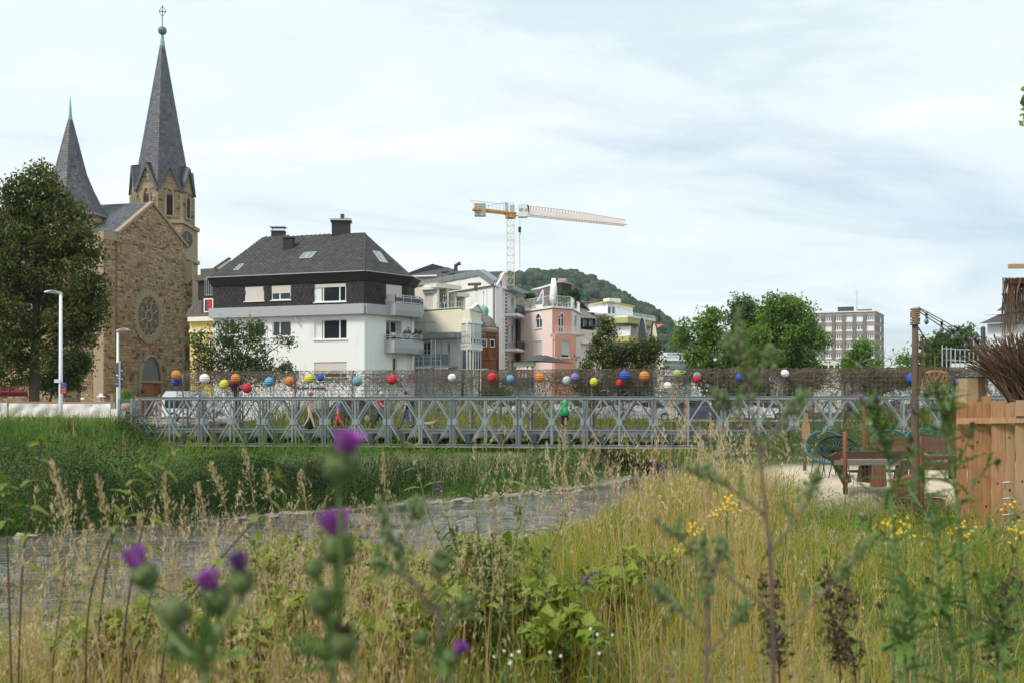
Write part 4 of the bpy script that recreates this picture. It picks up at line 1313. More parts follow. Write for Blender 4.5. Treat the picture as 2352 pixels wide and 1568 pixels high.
for q in((595,1185,738,1215),(803,1200,945,1220)):
 g.pbox('awning_box','white_frame',px4(z6,*q),1.3,1.6)
# upper storey set back
h=Fac(HT,uu(440),91.5,uu(722),90.2)
hz_=lambda y:h.zat(uu(600),vv(y))
wr=h.rect(*px4(z6,565,352,698,527))
h.wall('upper_wall','cream_wall',(0,h.L,gz_(535),hz_(255)),[wr])
h.window(wr,(),shutter=.99,smat='blind',sill=False)
h.pbox('shutter_box','white_frame',px4(z6,565,330,700,352),0,.1)
h.pbox('awning_box','white_frame',px4(z6,545,285,725,315),0,.35)
h2=Fac(HT,uu(722),90.2,uu(1045),92.5)
zt1,zt2=gz_(535),hz_(255)
for x in(722,830,920,1020):
 q=h2.sz(uu(x),vv(400))[0]
 h2.part('terrace_pier','pale_cream',(q-.12,q+.12,zt1,zt2-.35-(.3 if x>900 else 0)),-2.5,0)
h2.part('terrace_back','cream_wall',(0,h2.L,zt1,zt2-.6),-2.6,-2.45)
h2.part('canopy','pale_cream',(-.5,h2.L*.72,zt2-.35,zt2),-2.7,.35)
h2.part('canopy','pale_cream',(h2.L*.6,h2.L+.1,zt2-.95,zt2-.62),-2.7,.3)
mb=MB();h.box(mb,(-.1,h.L+.1,zt2,zt2+.15),-3,.15);mb.build('roof','concrete',HT)
g.railing(g.rect(*px4(z6,700,452,985,527)),-.1,7)
c=g.w(g.sz(uu(950),vv(260))[0],zt2-.45,-2.5)
mb=MB();mb.tube([c+g.d3*-.8+Vector((0,0,.35)),c+g.d3*.5+Vector((0,0,.3))],.13,8);mb.box((c.x,c.y,c.z),(.3,.3,.5));mb.build('flue','tile_brown',HT)
# glazed bay at the right end
k=Fac(HT,uu(985),86.5,uu(1085),85.6);k2=Fac(HT,uu(1085),85.6,uu(1212),87.2)
kz=lambda y:k.zat(uu(1085),vv(y))
for q in(k,k2):
 q.part('bay_lintel','off_white',(-.02,q.L+.02,kz(690),kz(655)),-.3,.12)
 q.part('bay_panel','off_white',(-.02,q.L+.02,kz(990),kz(920)),-.3,.12)
 q.part('bay_wall','cream_wall',(0,q.L,kz(655),kz(535)),-.25,0.0)
 q.part('bay_back','pale_cream',(0,q.L,2.0,kz(655)),-.4,-.25)
k.window((.05,k.L-.05,kz(915),kz(692)),(),shutter=.99,smat='blind',sill=False,reveal=.06)
k2.window((.05,k2.L-.05,kz(915),kz(692)),(.25,.5,.75),shutter=.8,smat='blind',sill=False,reveal=.06)
k.window((.05,k.L-.05,kz(1215),kz(992)),(),sill=False,reveal=.06,glass='glass_blue')
k2.window((.05,k2.L-.05,kz(1215),kz(992)),(.25,.5,.75),sill=False,reveal=.06)
k.railing((0,k.L+.1,kz(920),kz(790)),.35,3);k2.railing((0,k2.L,kz(920),kz(800)),.35,4)
mb=MB();a_,b_,c_=k2.w(-.1,kz(535),.1),k2.w(k2.L*.5,kz(465),.1),k2.w(k2.L+.1,kz(555),.1)
mb.prism([a_,b_,c_],Vector((-.1,1,0))*1.2);mb.build('bay_gable','cream_wall',HT)
mb=MB();mb.bar(a_,b_,.3,.1);mb.bar(b_,c_,.3,.1);mb.build('gable_coping','white_frame',HT)
body(HT,[k,k2],kz(540),6,'pale_cream')
# vertical sign
sg=thing('hotel_sign','vertical sign of white letters on dark squares reading HOTEL','sign',h2.w(.5,zt1+.5,.3))
for i,ch_ in enumerate('HOTEL'):
 cz=kz(315+i*53)
 c=Vector(h2.w(h2.sz(uu(773),vv(400))[0],0,.25));c.z=cz
 mb=MB();mb.box((c.x,c.y,c.z),(.37,.1,.385));bx_=mb.build('sign_square','text_dark',sg)
 text_mesh(ch_,.42,'letter','text_white',sg,(c.x,c.y-.07,c.z),(1,0,0),(0,0,1),.02)
# scaffold in front of the hotel
SF=thing('facade_scaffold','light tubular scaffold with a ladder frame before the hotel','scaffold',(XU(965,84),84,2.0))
g2=Fac(SF,uu(450),84.5,uu(760),83.5)
for x in(455,495,555,640,690,750):
 q=g2.sz(uu(x),vv(1100))[0];mb=MB();mb.bar(g2.w(q,2,0),g2.w(q,g2.zat(uu(x),vv(885 if x in(640,690)else 1000 if x==555 else 1090)),0),.05);mb.build('standard','galv',SF)
for y in(1000,1070,1115,1180,1250):
 z=g2.zat(uu(600),vv(y));mb=MB();mb.bar(g2.w(0 if y>1050 else g2.L*.25,z,0),g2.w(g2.L if y>1050 else g2.L*.75,z,0),.045);mb.build('ledger','galv',SF)
# ------------------------------------------------------------------ white apartment house with zinc roof
AP_=thing('white_apartment_house','tall white house with a blank side wall, zinc mansard edge and balconies','apartment house',(XU(1110,98),98,2.0))
g=Fac(AP_,uu(300),112,uu(1375),97.5)
q1,zk=g.sz(uu(1190),vv(150));q2,ze=g.sz(uu(1372),vv(280));zl0=g.sz(uu(440),vv(162))[1]
mb=MB();mb.prism([g.w(0,2),g.w(g.L,2),g.w(g.L,ze),g.w(q1,zk),g.w(0,zk)],-g.n3*.8);mb.build('side_wall','white_wall',AP_)
zt3=g.sz(uu(1190),vv(85))[1]
mb=MB()
for i in range(14):
 a=q1*i/14;b=q1*(i+1)/14-.04
 g.box(mb,(a,b,zk,zt3),-.8,.12+.02*(i%2))
mb.build('zinc_edge','zinc',AP_)
mb=MB();n_=6
for i in range(n_):
 t0,t1=i/n_,(i+1)/n_-.01
 p0,p1=q1+(q2-q1)*t0,q1+(q2-q1)*t1
 za,zb_=zk+(ze-zk)*t0,zk+(ze-zk)*t1
 ua,ub=zt3+(ze+.6-zt3)*t0,zt3+(ze+.6-zt3)*t1
 mb.hexa([g.w(p0,za,-.8),g.w(p1,zb_,-.8),g.w(p1,zb_,.13),g.w(p0,za,.13),g.w(p0,ua,-.8),g.w(p1,ub,-.8),g.w(p1,ub,.13),g.w(p0,ua,.13)])
mb.build('zinc_slope','zinc',AP_)
g.part('brick_patch','red_brick',(*g.rect(*px4(z6,400,165,703,300))[:2],zk-3.2,zk-.002),-.1,.03)
ub_=unit_block('red_brick',.04,'brick');it=[]
rr2=(*g.rect(*px4(z6,400,165,703,300))[:2],zk-3.2,zk)
for i in range(18):
 for j in range(14):
  w_=(rr2[1]-rr2[0])/14
  it.append(frame_mat(g.w(rr2[0]+w_*(j+.5+.25*(i%2))-.1,rr2[2]+.09+i*.177,.03),g.d3*w_*.94,g.n3*.025,Vector((0,0,.16))))
pieces(it,ub_,'brick',AP_,'red_brick',260,'brickwork')
mb=MB();mb.tube([g.w(g.L-.15,ze,.12),g.w(g.L-.15,2,.12)],.08,6);mb.build('downpipe','zinc',AP_)
m1=Fac(AP_,uu(1378),97.4,uu(1480),100);m2=Fac(AP_,uu(1480),100,uu(1605),104)
mz=lambda y:m1.zat(uu(1430),vv(y))
lo=[m1.rect(*px4(z6,1408,a,1462,b))for a,b in((310,560),(640,975),(1045,1240))]
m1.wall('loggia_wall','white_wall',(0,m1.L,2.0,mz(280)),lo,reveal=1.2)
for r in lo:
 m1.part('loggia_back','off_white',r,-1.25,-1.15)
 m1.part('loggia_rail','dark_metal',(r[0],r[1]*.62,r[2]+.05,r[2]+1.05),-.1,-.05)
wn=[m2.rect(*px4(z6,*q))for q in((1550,395,1585,505),(1503,710,1535,905),(1550,710,1590,905),(1508,1105,1545,1230),(1553,1105,1592,1230))]
m2.wall('wall','off_white',(0,m2.L,2.0,m2.zat(uu(1540),vv(345))),wn)
for r in wn:m2.window(r,(.5,),glass='glass_pale')
for k_ in range(22):m2.pbox('quoin','sandstone',px4(z6,1484,362+k_*40,1501,380+k_*40),-.1,.06)
m2.pbox('eaves_roof','zinc',px4(z6,1478,310,1670,358),-3,1.0)
for(a,b,c,d)in((1480,505,1592,600),(1480,915,1695,1000)):
 r=m2.rect(*px4(z6,a,b,c,d))
 m2.part('balcony_floor','off_white',(r[0],r[1],r[2]-.25,r[2]),0,1.3)
 rl=m2.railing((r[0],r[1],r[2],r[3]),1.25,6,m='dark_metal',infill='dark_metal')
body(AP_,[m1,m2],mz(290),8,'white_wall')
ap=m1.w(m1.L*.7,mz(108),0.2);el,er=m1.w(-.3,mz(285),.2),m1.w(m1.L+.5,mz(285),.2)
mb=MB();mb.prism([el,er,ap],-m1.n3*.3);mb.build('tympanum','pink_pale',AP_)
mb=MB();mb.bar(el,ap,.16,.16);mb.bar(ap,er,.16,.16);mb.bar(el,er,.16,.2);mb.build('gable_moulding','off_white',AP_)
bk_=Vector((g.A.x-g.B.x,g.A.y-g.B.y,0)).normalized()*12
up_=Vector((0,0,1.5));mb=MB();mb.poly([ap,el,el+bk_,ap+bk_+up_]);mb.poly([ap,er,er+bk_,ap+bk_+up_]);mb.build('gable_roof','tile_dark',AP_)
pieces(tile_rows([ap,el,ap+bk_+up_],bk_,.4,.4,.05),unit_block('tile_dark',.06,'tile'),'roof_tile',AP_,'tile_dark',150,'roof_tiling')
HR=thing('hip_roofed_house','house with a dark tiled hip roof rising behind the hotel','house',(XU(970,128),128,2.0))
g=Fac(HR,912,130,1062,128)
body(HR,[g],g.zat(980,632),12,'off_white');g.wall('wall','off_white',(0,g.L,2,g.zat(980,632)))
zr,ze=g.zat(965,594),g.zat(965,640)
e=[g.w(-.5,ze,.5),g.w(g.L+.5,ze,.5),g.w(g.L+.5,ze,-12),g.w(-.5,ze,-12)]
r0,r1=g.w(g.L*.36,zr,-5),g.w(g.L*.52,zr-.3,-7)
mb=MB();mb.quad(e[0],e[1],r1,r0);mb.poly([e[3],e[0],r0]);mb.poly([e[1],e[2],r1]);mb.quad(e[2],e[3],r0,r1);mb.build('roof','tile_dark',HR)
pieces(tile_rows([e[0],e[1],r1,r0],g.d3,.55,.5,.06),unit_block('tile_dark',.06,'tile'),'roof_tile',HR,'tile_dark',200,'roof_tiling')
c=P(1047,610,131);mb=MB();mb.tube([c-Vector((0,0,1.5)),c,c+Vector((.6,0,.3))],.25,6);mb.build('chimney_flue','iron',HR)
# ------------------------------------------------------------------ sandstone oriel turret with copper dome
TU=thing('sandstone_turret','red sandstone corner turret with slate bell roof and green copper dome','turret',(XU(uu(1245),95),95,2.0))
Yt=94.0;tx,pz=XU(uu(1245),Yt),lambda y:ZV(vv(y),Yt)
s_=Yt/F/(2.8507*1.7415)
mb=MB();R0=145*s_
mb.lathe([(R0,2-0),(R0,pz(1120)),(R0*1.06,pz(1110)),(R0*.93,pz(1085)),(R0*.9,pz(860)),(R0*1.0,pz(850)),(R0*1.06,pz(820))],(tx,Yt,0),8,R(22.5));mb.build('turret_wall','sandstone',TU)
for i in range(8):
 an=R(22.5)+i*PI/4
 mb=MB();mb.tube([(tx+R0*.95*math.cos(an),Yt+R0*.95*math.sin(an),pz(1090)),(tx+R0*.95*math.cos(an),Yt+R0*.95*math.sin(an),pz(860))],.12,6);mb.build('column','sandstone',TU)
for i,an in enumerate((-PI/2+PI/4,-PI/2)):
 n_=Vector((math.cos(an),math.sin(an),0));d_=Vector((-n_.y,n_.x,0));c=Vector((tx,Yt,0))+n_*R0*.86
 for(y0,y1)in((880,970),(1185,1215)):
  mb=MB();mb.bar(c+Vector((0,0,pz(y1))),c+Vector((0,0,pz(y0))),.62,.1,n_);fr=mb.build('window','white_frame',TU)
  mb=MB();mb.bar(c+n_*.06+Vector((0,0,pz(y1-10))),c+n_*.06+Vector((0,0,pz(y0+12))),.42,.02,n_);mb.build('pane','glass',fr)
mb=MB();mb.lathe([(R0*1.0,0),(R0*1.15,.15),(R0*1.15,.4),(R0*1.0,.5)],(tx,Yt,pz(815)),16);mb.build('cornice','dressed_stone',TU)
mb=MB();mb.smooth=True;mb.lathe([(R0*1.02,pz(770)),(R0*.97,pz(730)),(R0*.83,pz(680)),(R0*.62,pz(635)),(R0*.45,pz(615))],(tx,Yt,0),16);mb.build('bell_roof','dome_slate',TU)
mb=MB();mb.smooth=True;mb.lathe([(58*s_,pz(622)),(54*s_,pz(590)),(52*s_,pz(580)),(58*s_,pz(570)),(60*s_,pz(545)),(48*s_,pz(515)),(25*s_,pz(498)),(6*s_,pz(488)),(2.5*s_,pz(470)),(2.5*s_,pz(360)),(11*s_,pz(345)),(2*s_,pz(322))],(tx-8*s_,Yt,0),16);mb.build('copper_dome','copper_green',TU)
TH=thing('brick_back_house','red brick house wall adjoining the sandstone turret','house',(XU(uu(1390),97),97,2))
mb=MB();mb.box((XU(uu(1382),96),96.2,(2+ZV(vv(738),96))/2),(.5,.8,ZV(vv(738),96)-2));mb.build('wall','red_brick',TH)
# ------------------------------------------------------------------ small ornate house
z7=zoomer(3.136,2000,1100)
u7=lambda x:z7(x,0)[0]
v7=lambda y:z7(0,y)[1]
OH=thing('ornate_low_house','low ochre brick house with white pointed windows and a swept slate roof','house',(XU(1196,88),88,2.0))
g=Fac(OH,u7(190),89,u7(420),88)
oz=lambda y:g.zat(u7(300),v7(y))
hs=[g.rect(*px4(z7,a,1180,b,1300))for a,b in((218,248),(262,292),(303,335),(362,396))]
g.wall('wall','ochre_brick',(0,g.L,2.0,oz(1140)),hs)
for r in hs:
 w_=g.window(r,(.5,),rails=(.55,),sill=False)
 mb=MB();mid=(r[0]+r[1])/2
 mb.prism([g.w(r[0]-.1,r[3],.02),g.w(r[1]+.1,r[3],.02),g.w(mid,r[3]+.45,.02)],g.n3*.08);mb.build('window_head','white_frame',w_)
g.part('frieze','pale_cream',(-.1,g.L+.1,oz(1140),oz(1085)),-.2,.12)
body(OH,[g],oz(1090),6,'ochre_brick')
e0_,e1_=g.w(-.4,oz(1080),.5),g.w(g.L+.7,oz(1080),.5);t0_,t1_=g.w(0,oz(985),-3),g.w(g.L*.72,oz(985),-3)
mid0,mid1=e0_.lerp(t0_,.45)-Vector((0,0,.35)),e1_.lerp(t1_,.45)-Vector((0,0,.35))
mb=MB();mb.quad(e0_,e1_,mid1,mid0);mb.quad(mid0,mid1,t1_,t0_);mb.poly([e1_,g.w(g.L+.7,oz(1080),-6),t1_,mid1]);mb.build('roof','tile_dark',OH)
g.part('shop_canopy','dark_metal',g.rect(*px4(z7,165,1290,425,1380)),0,1.8)
g.part('shopfront','off_white',(-.5,g.L+.4,2.0,oz(1385)),-.1,.06)
# ------------------------------------------------------------------ pink house
PK=thing('pink_house','pink house with a darker salmon corner bay, arched windows and roof terrace','house',(XU(1400,98),98,2.0))
pa1=Fac(PK,u7(258),103,u7(655),98);pb1=Fac(PK,u7(655),98,u7(900),99.5);pc1=Fac(PK,u7(900),99.5,u7(1012),105)
pz_=lambda y:pa1.zat(u7(655),v7(y))
zT=pz_(412)
def arched(fac,px,m_frame='white_frame',cuts=(.5,),rails=(.66,),wallm=None):
 r=fac.rect(*px)
 w_=fac.window(r,cuts,rails=rails,sill=True)
 a,b,c,d=r;mid=(a+b)/2;hw_=(b-a)/2
 mb=MB()
 n_=8
 for i in range(n_):
  t0,t1=PI*i/n_,PI*(i+1)/n_
  o0=lambda t:(mid-hw_*math.cos(t),d-hw_+hw_*math.sin(t)*.98)
  p0,p1=o0(t0),o0(t1)
  mb.prism([fac.w(p0[0],p0[1],-.17),fac.w(p1[0],p1[1],-.17),fac.w(p1[0],d+.003,-.17),fac.w(p0[0],d+.003,-.17)],fac.n3*.165)
 mb.build('arch_spandrel',wallm,w_)
 mb=MB();mb.tube([fac.w(mid-(hw_-.02)*math.cos(t),d-hw_+(hw_-.03)*math.sin(t),.0)for t in np.linspace(0,PI,11)],.06,5);mb.build('arch_trim',m_frame,w_)
 return r
r1=pa1.rect(*px4(z7,445,485,525,668));r2=pa1.rect(*px4(z7,434,826,527,1034))
pa1.wall('wall','pink_light',(0,pa1.L,2.0,zT),[r1,r2])
arched(pa1,px4(z7,445,485,525,668),wallm='pink_light')
pa1.window(r2,(),shutter=.84,smat='shutter_grey',fr=.05)
r3=pb1.rect(*px4(z7,738,480,806,732))
pb1.wall('bay_wall','pink_deep',(0,pb1.L,pz_(755),zT),[r3])
arched(pb1,px4(z7,738,480,806,732),wallm='pink_deep',rails=(.3,.75))
pb1.railing(pb1.rect(*px4(z7,655,650,930,735)),.55,14,m='pink_pale',bar=.035)
pb1.part('balcony_floor','grey_band',(-.1,pb1.L+.9,pz_(756),pz_(738)),-.2,.9)
pl1=Fac(PK,u7(655),97.6,u7(690),97.0);pl2=Fac(PK,u7(690),97.0,u7(948),98.4)
r4=pl2.rect(*px4(z7,771,826,871,1032));r5=pl1.rect(*px4(z7,666,810,688,1030))
pl1.wall('bay_wall','pink_deep',(0,pl1.L,2.0,pz_(756)),[r5]);pl2.wall('bay_wall','pink_deep',(0,pl2.L,2.0,pz_(756)),[r4])
pl1.window(r5,(),shutter=.9,smat='shutter_grey',fr=.04);pl2.window(r4,(),shutter=.84,smat='shutter_grey',fr=.05)
pl3=Fac(PK,u7(948),98.4,u7(952),101.5);pl3.wall('bay_wall','pink_deep',(0,pl3.L,2.0,pz_(756)))
r6=pc1.rect(*px4(z7,935,492,960,682))
pc1.wall('wall','pink_pale',(0,pc1.L,2.0,zT),[r6]);arched(pc1,px4(z7,935,492,960,682),wallm='pink_pale',cuts=())
body(PK,[pa1,pb1,pc1],zT,8,'pink_pale',flat='concrete')
for g in(pa1,pb1,pc1):
 g.part('parapet','off_white',(-.05,g.L+.05,zT-.02,zT+.12),-.35,.12)
 g.railing((0.1,g.L-.05,zT+.12,zT+1.2),-.1,max(4,int(g.L/.22)),m='white_frame',bar=.03)
pd=Fac(PK,u7(186),106,u7(258),104)
r7=pd.rect(*px4(z7,233,495,250,688));pd.wall('bay_wall','pink_deep',(0,pd.L,2.0,pd.zat(u7(225),v7(455))),[r7]);pd.window(r7,(),fr=.04)
pd.part('bay_roof','tile_grey',(-.1,pd.L+.3,pd.zat(u7(225),v7(455)),pd.zat(u7(225),v7(425))),-2,.3)
pa1.part('chimney_stack','pink_light',(-.02,.8,zT,pz_(345)),-1,-.005)
# terrace furniture
UM=thing('folded_parasol','white folded parasol standing on the pink house roof terrace','parasol',P(u7(672),v7(412),101))
c=P(u7(672),v7(412),101)
mb=MB();mb.tube([c,c+Vector((0,0,.8))],.04,6);mb.build('pole','white_frame',UM)
top_=ZV(v7(205),101)
mb=MB();mb.smooth=True;mb.lathe([(.3,.5),(.42,.9),(.34,1.9),(.2,2.9),(.05,top_-c.z)],c,10);mb.build('canopy','white_frame',UM)
PG=thing('terrace_frame','white tubular swing seat frame on the pink house terrace','frame',P(u7(785),v7(412),101))
c=P(u7(715),v7(412),101);d2=P(u7(862),v7(412),101);tz=ZV(v7(292),101)
mb=MB();mb.tube([c,(c.x,c.y,tz-.3),(c.x+.3,c.y,tz),(d2.x-.3,d2.y,tz),(d2.x,d2.y,tz-.3),d2],.07,6);mb.bar((c.x+.4,c.y+.6,tz-.4),(d2.x-.6,c.y,c.z+.3),.06);mb.build('frame','white_frame',PG)
mb=MB();mb.box(((c.x+d2.x)/2,c.y+.3,c.z+.5),(2.2,.5,.08));mb.build('seat','canvas',PG)
def pot_plant(u,v,Y,r,label,n=160,potm='sandstone'):
 c=P(u,v,Y)
 t=thing('potted_plant',label,'plant',c,'potted plants on the pink house terrace')
 mb=MB();mb.lathe([(.2,0),(.28,.45),(.25,.45)],c,8);mb.build('pot',potm,t)
 C=np.array([c.x,c.y,c.z+.5+r])+RNG.normal(0,.4,(n,3))*r
 V=C[:,None,:]+RNG.normal(0,.16,(n,4,3));np_mesh('foliage',V.reshape(-1,3),np.arange(n*4).reshape(-1,4),RNG.uniform(size=n),'leaf_pot',t)
pot_plant(u7(935),v7(412),102,.75,'bushy palm in a pot at the right of the terrace',150)
pot_plant(u7(800),v7(412),100.5,.5,'low yellow green potted plant under the swing frame')
pot_plant(u7(385),v7(412),102.5,.45,'small potted plant at the left end of the terrace rail')
# dark roofed house with tall chimney behind the pink house
BR=thing('brown_roofed_house','house with a weathered brown tiled roof and tall dark chimney behind the pink terrace','house',(XU(1230,116),116,2.0))
g=Fac(BR,u7(85),117,u7(540),114)
zA1,zB1=g.zat(u7(300),v7(385)),g.zat(u7(300),v7(135))
e0_,e1_=g.w(0,zA1,.4),g.w(g.L*.78,zA1,.4);r0_,r1_=g.w(0,zB1,-5),g.w(g.L*.93,zB1+.1,-5)
g.wall('wall','off_white',(0,g.L,2.0,zA1));body(BR,[g],zA1,10,'off_white')
mb=MB();mb.quad(e0_,e1_,r1_,r0_);mb.poly([e1_,g.w(g.L,zA1,-5),r1_]);mb.quad(r0_,r1_,g.w(g.L,zA1,-10),g.w(0,zA1,-10));mb.build('roof','tile_brown',BR)
pieces(tile_rows([e0_,e1_,r1_,r0_],g.d3,.38,.4,.05),unit_block('tile_brown',.06,'tile'),'roof_tile',BR,'tile_brown',200,'roof_tiling')
mb=MB();mb.bar(r0_+Vector((0,0,.1)),g.w(g.L*.45,zB1+.55,-5.4),.3,.2);mb.bar(g.w(g.L*.45,zB1+.55,-5.4),r1_+Vector((0,0,.1)),.3,.2);mb.build('ridge_edge','off_white',BR)
g.pbox('chimney','chimney_slate',px4(z7,520,78,650,420),-4,-2)
g.pbox('chimney_cap','grey_metal',px4(z7,514,66,655,80),-4.1,-1.9)
for x in(572,616):
 q,z=g.sz(u7(x),v7(55));mb=MB();mb.smooth=True;mb.ball(g.w(q,z,-3),.42,10,8);mb.build('chimney_cowl','dressed_stone',BR)
mb=MB();mb.bar(g.w(g.L*.78,g.zat(u7(400),v7(330)),-.5),g.w(g.L*.93,g.zat(u7(400),v7(195)),-.5),.12);mb.bar(g.w(g.L*.93,zA1,-.5),g.w(g.L*.93,g.zat(u7(400),v7(195)),-.5),.14);mb.build('glazed_gable_frame','white_frame',BR)
GR=thing('grey_roofed_house','house with a grey tiled roof, white chimney and dark dormers beside the pink house','house',(XU(1430,122),122,2.0))
g=Fac(GR,u7(690),122,u7(1105),122)
zA1,zB1=g.zat(u7(900),v7(352)),g.zat(u7(900),v7(232))
g.wall('wall','off_white',(0,g.L,2.0,zA1));body(GR,[g],zA1,8,'off_white')
e0_,e1_,r1_,r0_=g.w(0,zA1,.4),g.w(g.L+.2,zA1,.4),g.w(g.L*.9,zB1-.6,-4),g.w(0,zB1,-4)
mb=MB();mb.quad(e0_,e1_,r1_,r0_);mb.poly([e1_,g.w(g.L+.2,zA1,-8),r1_]);mb.quad(r0_,r1_,g.w(g.L+.2,zA1,-8),g.w(0,zA1,-8));mb.build('roof','tile_grey',GR)
pieces(tile_rows([e0_,e1_,r1_,r0_],g.d3,.4,.4,.05),unit_block('tile_grey',.06,'tile'),'roof_tile',GR,'tile_grey',120,'roof_tiling')
ck=g.pbox('chimney','off_white',px4(z7,798,225,850,300),-4,-3);g.pbox('chimney_cap','wood_pale',px4(z7,796,212,852,226),-4.1,-2.9,ck)
MN=thing('dormered_house','dark slate mansard with three dormers to the right of the pink house','house',(XU(1500,108),108,2.0))
g=Fac(MN,u7(1008),107,u7(1245),110)
gz2=lambda y:g.zat(u7(1120),v7(y))
g.wall('wall','pink_pale',(0,g.L,2.0,gz2(690)));body(MN,[g],gz2(690),6,'pink_pale')
g.part('mansard','black_slate',(0,g.L,gz2(700),gz2(455)),-5,-.6)
g.pbox('upper_block','black_slate',px4(z7,1015,345,1105,450),-4,-1)
mb=MB();mb.hexa([g.w(-.2,gz2(560),.5),g.w(g.L*.72,gz2(545),.5),g.w(g.L*.72,gz2(545),-.7),g.w(-.2,gz2(560),-.7),g.w(0,gz2(455),-.5),g.w(g.L*.5,gz2(445),-.5),g.w(g.L*.5,gz2(445),-1),g.w(0,gz2(455),-1)]);mb.build('dormer_roof','tile_grey',MN)
for a,b in((1025,1085),(1100,1160),(1180,1235)):
 r=g.rect(*px4(z7,a,540,b,655));dm_=g.part('dormer','black_slate',r,-1,.1)
 g.part('dormer_frame','grey_metal',(r[0]+.1,r[0]+.2,r[2],r[3]),.1,.14,dm_);g.part('dormer_pane','glass',(r[0]+.25,r[1]-.1,r[2]+.15,r[3]-.2),.1,.12,dm_)
g.part('ledge','off_white',(0,g.L,gz2(870),gz2(850)),0,.3)
# ------------------------------------------------------------------ stepped yellow-white house
SY=thing('stepped_terrace_house','white and olive stepped house with deep balconies behind the lime tree','apartment house',(XU(1500,135),135,2.0))
g=Fac(SY,u7(1105),138,u7(1350),134);g2=Fac(SY,u7(1350),134,u7(1665),140)
sz_=lambda y:g.zat(u7(1350),v7(y))
hs=[g2.rect(*px4(z7,a,395,b,490))for a,b in((1352,1395),(1408,1445))]+[g2.rect(*px4(z7,a,b,c,d))for a,b,c,d in((1470,410,1512,420),(1545,425,1585,440),(1605,440,1640,452),(1425,512,1458,540),(1505,515,1545,540))]
g.wall('wall','off_white',(0,g.L,2,sz_(335)));g2.wall('wall','off_white',(0,g2.L,2,sz_(335)),hs)
for r in hs:g2.window(r,(),sill=False)
body(SY,[g,g2],sz_(340),10,'off_white',flat='concrete')
for q in(g,g2):q.part('roof_edge','olive_band',(-.1,q.L+.1,sz_(350),sz_(330)),-1,.25)
g.pbox('chimney','off_white',px4(z7,1140,285,1208,335),-4,-2)
g2.part('balcony','olive_band',g2.rect(*px4(z7,1400,565,1745,632)),0,2.4);g2.part('balcony_edge','off_white',g2.rect(*px4(z7,1400,545,1745,566)),0,2.5)
g2.railing(g2.rect(*px4(z7,1390,505,1745,548)),2.4,20,m='white_frame')
g2.part('balcony','olive_band',g2.rect(*px4(z7,1420,790,1760,860)),0,2.4)
mb=MB()
for x in(1440,1580,1700):
 q=g2.sz(u7(x),v7(690))[0];g2.part('balcony_wall','off_white',(q-.15,q+.15,sz_(790),sz_(640)),0,2.3)
g.railing(g.rect(*px4(z7,1080,410,1350,500)),2.2,18,m='white_frame');g.part('terrace','off_white',g.rect(*px4(z7,1080,498,1350,520)),0,2.3)
CG=thing('curved_gable_house','cream house with curved gable fronts and an orange tiled roof','house',(XU(1500,125),125,2.0))
g=Fac(CG,u7(1735),124,u7(1850),122);g2=Fac(CG,u7(1838),124,u7(2052),122)
def curved(fac,x0,x1,xm,y0,y1,m,th,name,cap):
 pts=[]
 for t_ in np.linspace(-1,1,15):
  x=xm+(t_*(xm-x0)if t_<0 else t_*(x1-xm));y=y0+(y1-y0)*abs(t_)**2.2
  q,z=fac.sz(u7(x),v7(y));pts.append((q,z))
 mb=MB();mb.prism([fac.w(pts[0][0],2,0)]+[fac.w(q,z,0)for q,z in pts]+[fac.w(pts[-1][0],2,0)],Vector((fac.A.x,fac.A.y,0)).normalized()*th);o=mb.build(name,m,CG)
 mb=MB();mb.tube([fac.w(q,z+.1,.05)for q,z in pts],.1,5);mb.build('gable_edge',cap,o)
curved(g,1735,1848,1795,545,780,'iron',1.0,'dark_gable','zinc')
curved(g2,1888,2005,1930,597,960,'pale_cream',6.0,'cream_gable','tile_dark')
mb=MB();p_=[g2.w(g2.sz(u7(x),v7(y))[0],g2.sz(u7(x),v7(y))[1],o)for x,y,o in((1830,690,-.5),(1905,690,-.5),(1915,612,-2),(1838,612,-2))];mb.quad(*p_);mb.build('roof','tile_orange',CG)
pieces(tile_rows(p_,g2.d3,.4,.4,.05),unit_block('tile_orange',.06,'tile'),'roof_tile',CG,'tile_orange',120,'roof_tiling')
r=[g2.rect(*px4(z7,a,b,c,d))for a,b,c,d in((1985,1085,2010,1170),(1985,1250,2010,1340))]
g2.wall('wall','pale_cream',(0,g2.L,2.0,g2.zat(u7(1950),v7(950))),r)
for q in r:g2.window(q,(.5,))
body(CG,[g2],g2.zat(u7(1950),v7(950)),8,'pale_cream')
# ------------------------------------------------------------------ grey commercial building
IB=thing('grey_commercial_building','low grey commercial building with a white roof sign behind the trees','building',(XU(1560,175),175,2.0))
g=Fac(IB,1515,175,1600,176)
iz=lambda v:g.zat(1545,v)
g.wall('wall','concrete',(0,g.L,2.0,iz(822)));body(IB,[g],iz(822),14,'concrete',flat='zinc')
g.part('upper_band','off_white',(0,g.L,iz(828),iz(821)),-1,.3)
g.part('window_band','glass_blue',(0,g.L,iz(848),iz(839)),-.1,.04)
g.part('lower_band','off_white',(0,g.L,iz(862),iz(850)),-.1,.08)
sb=g.part('roof_sign','off_white',(g.L*.1,g.L*.95,iz(819),iz(809)),-.6,-.3)
text_mesh('ADRIMEX',.75,'sign_lettering','sign_blue',sb,g.w(g.L*.45,iz(814),-.27),g.d3,(0,0,1),.03)
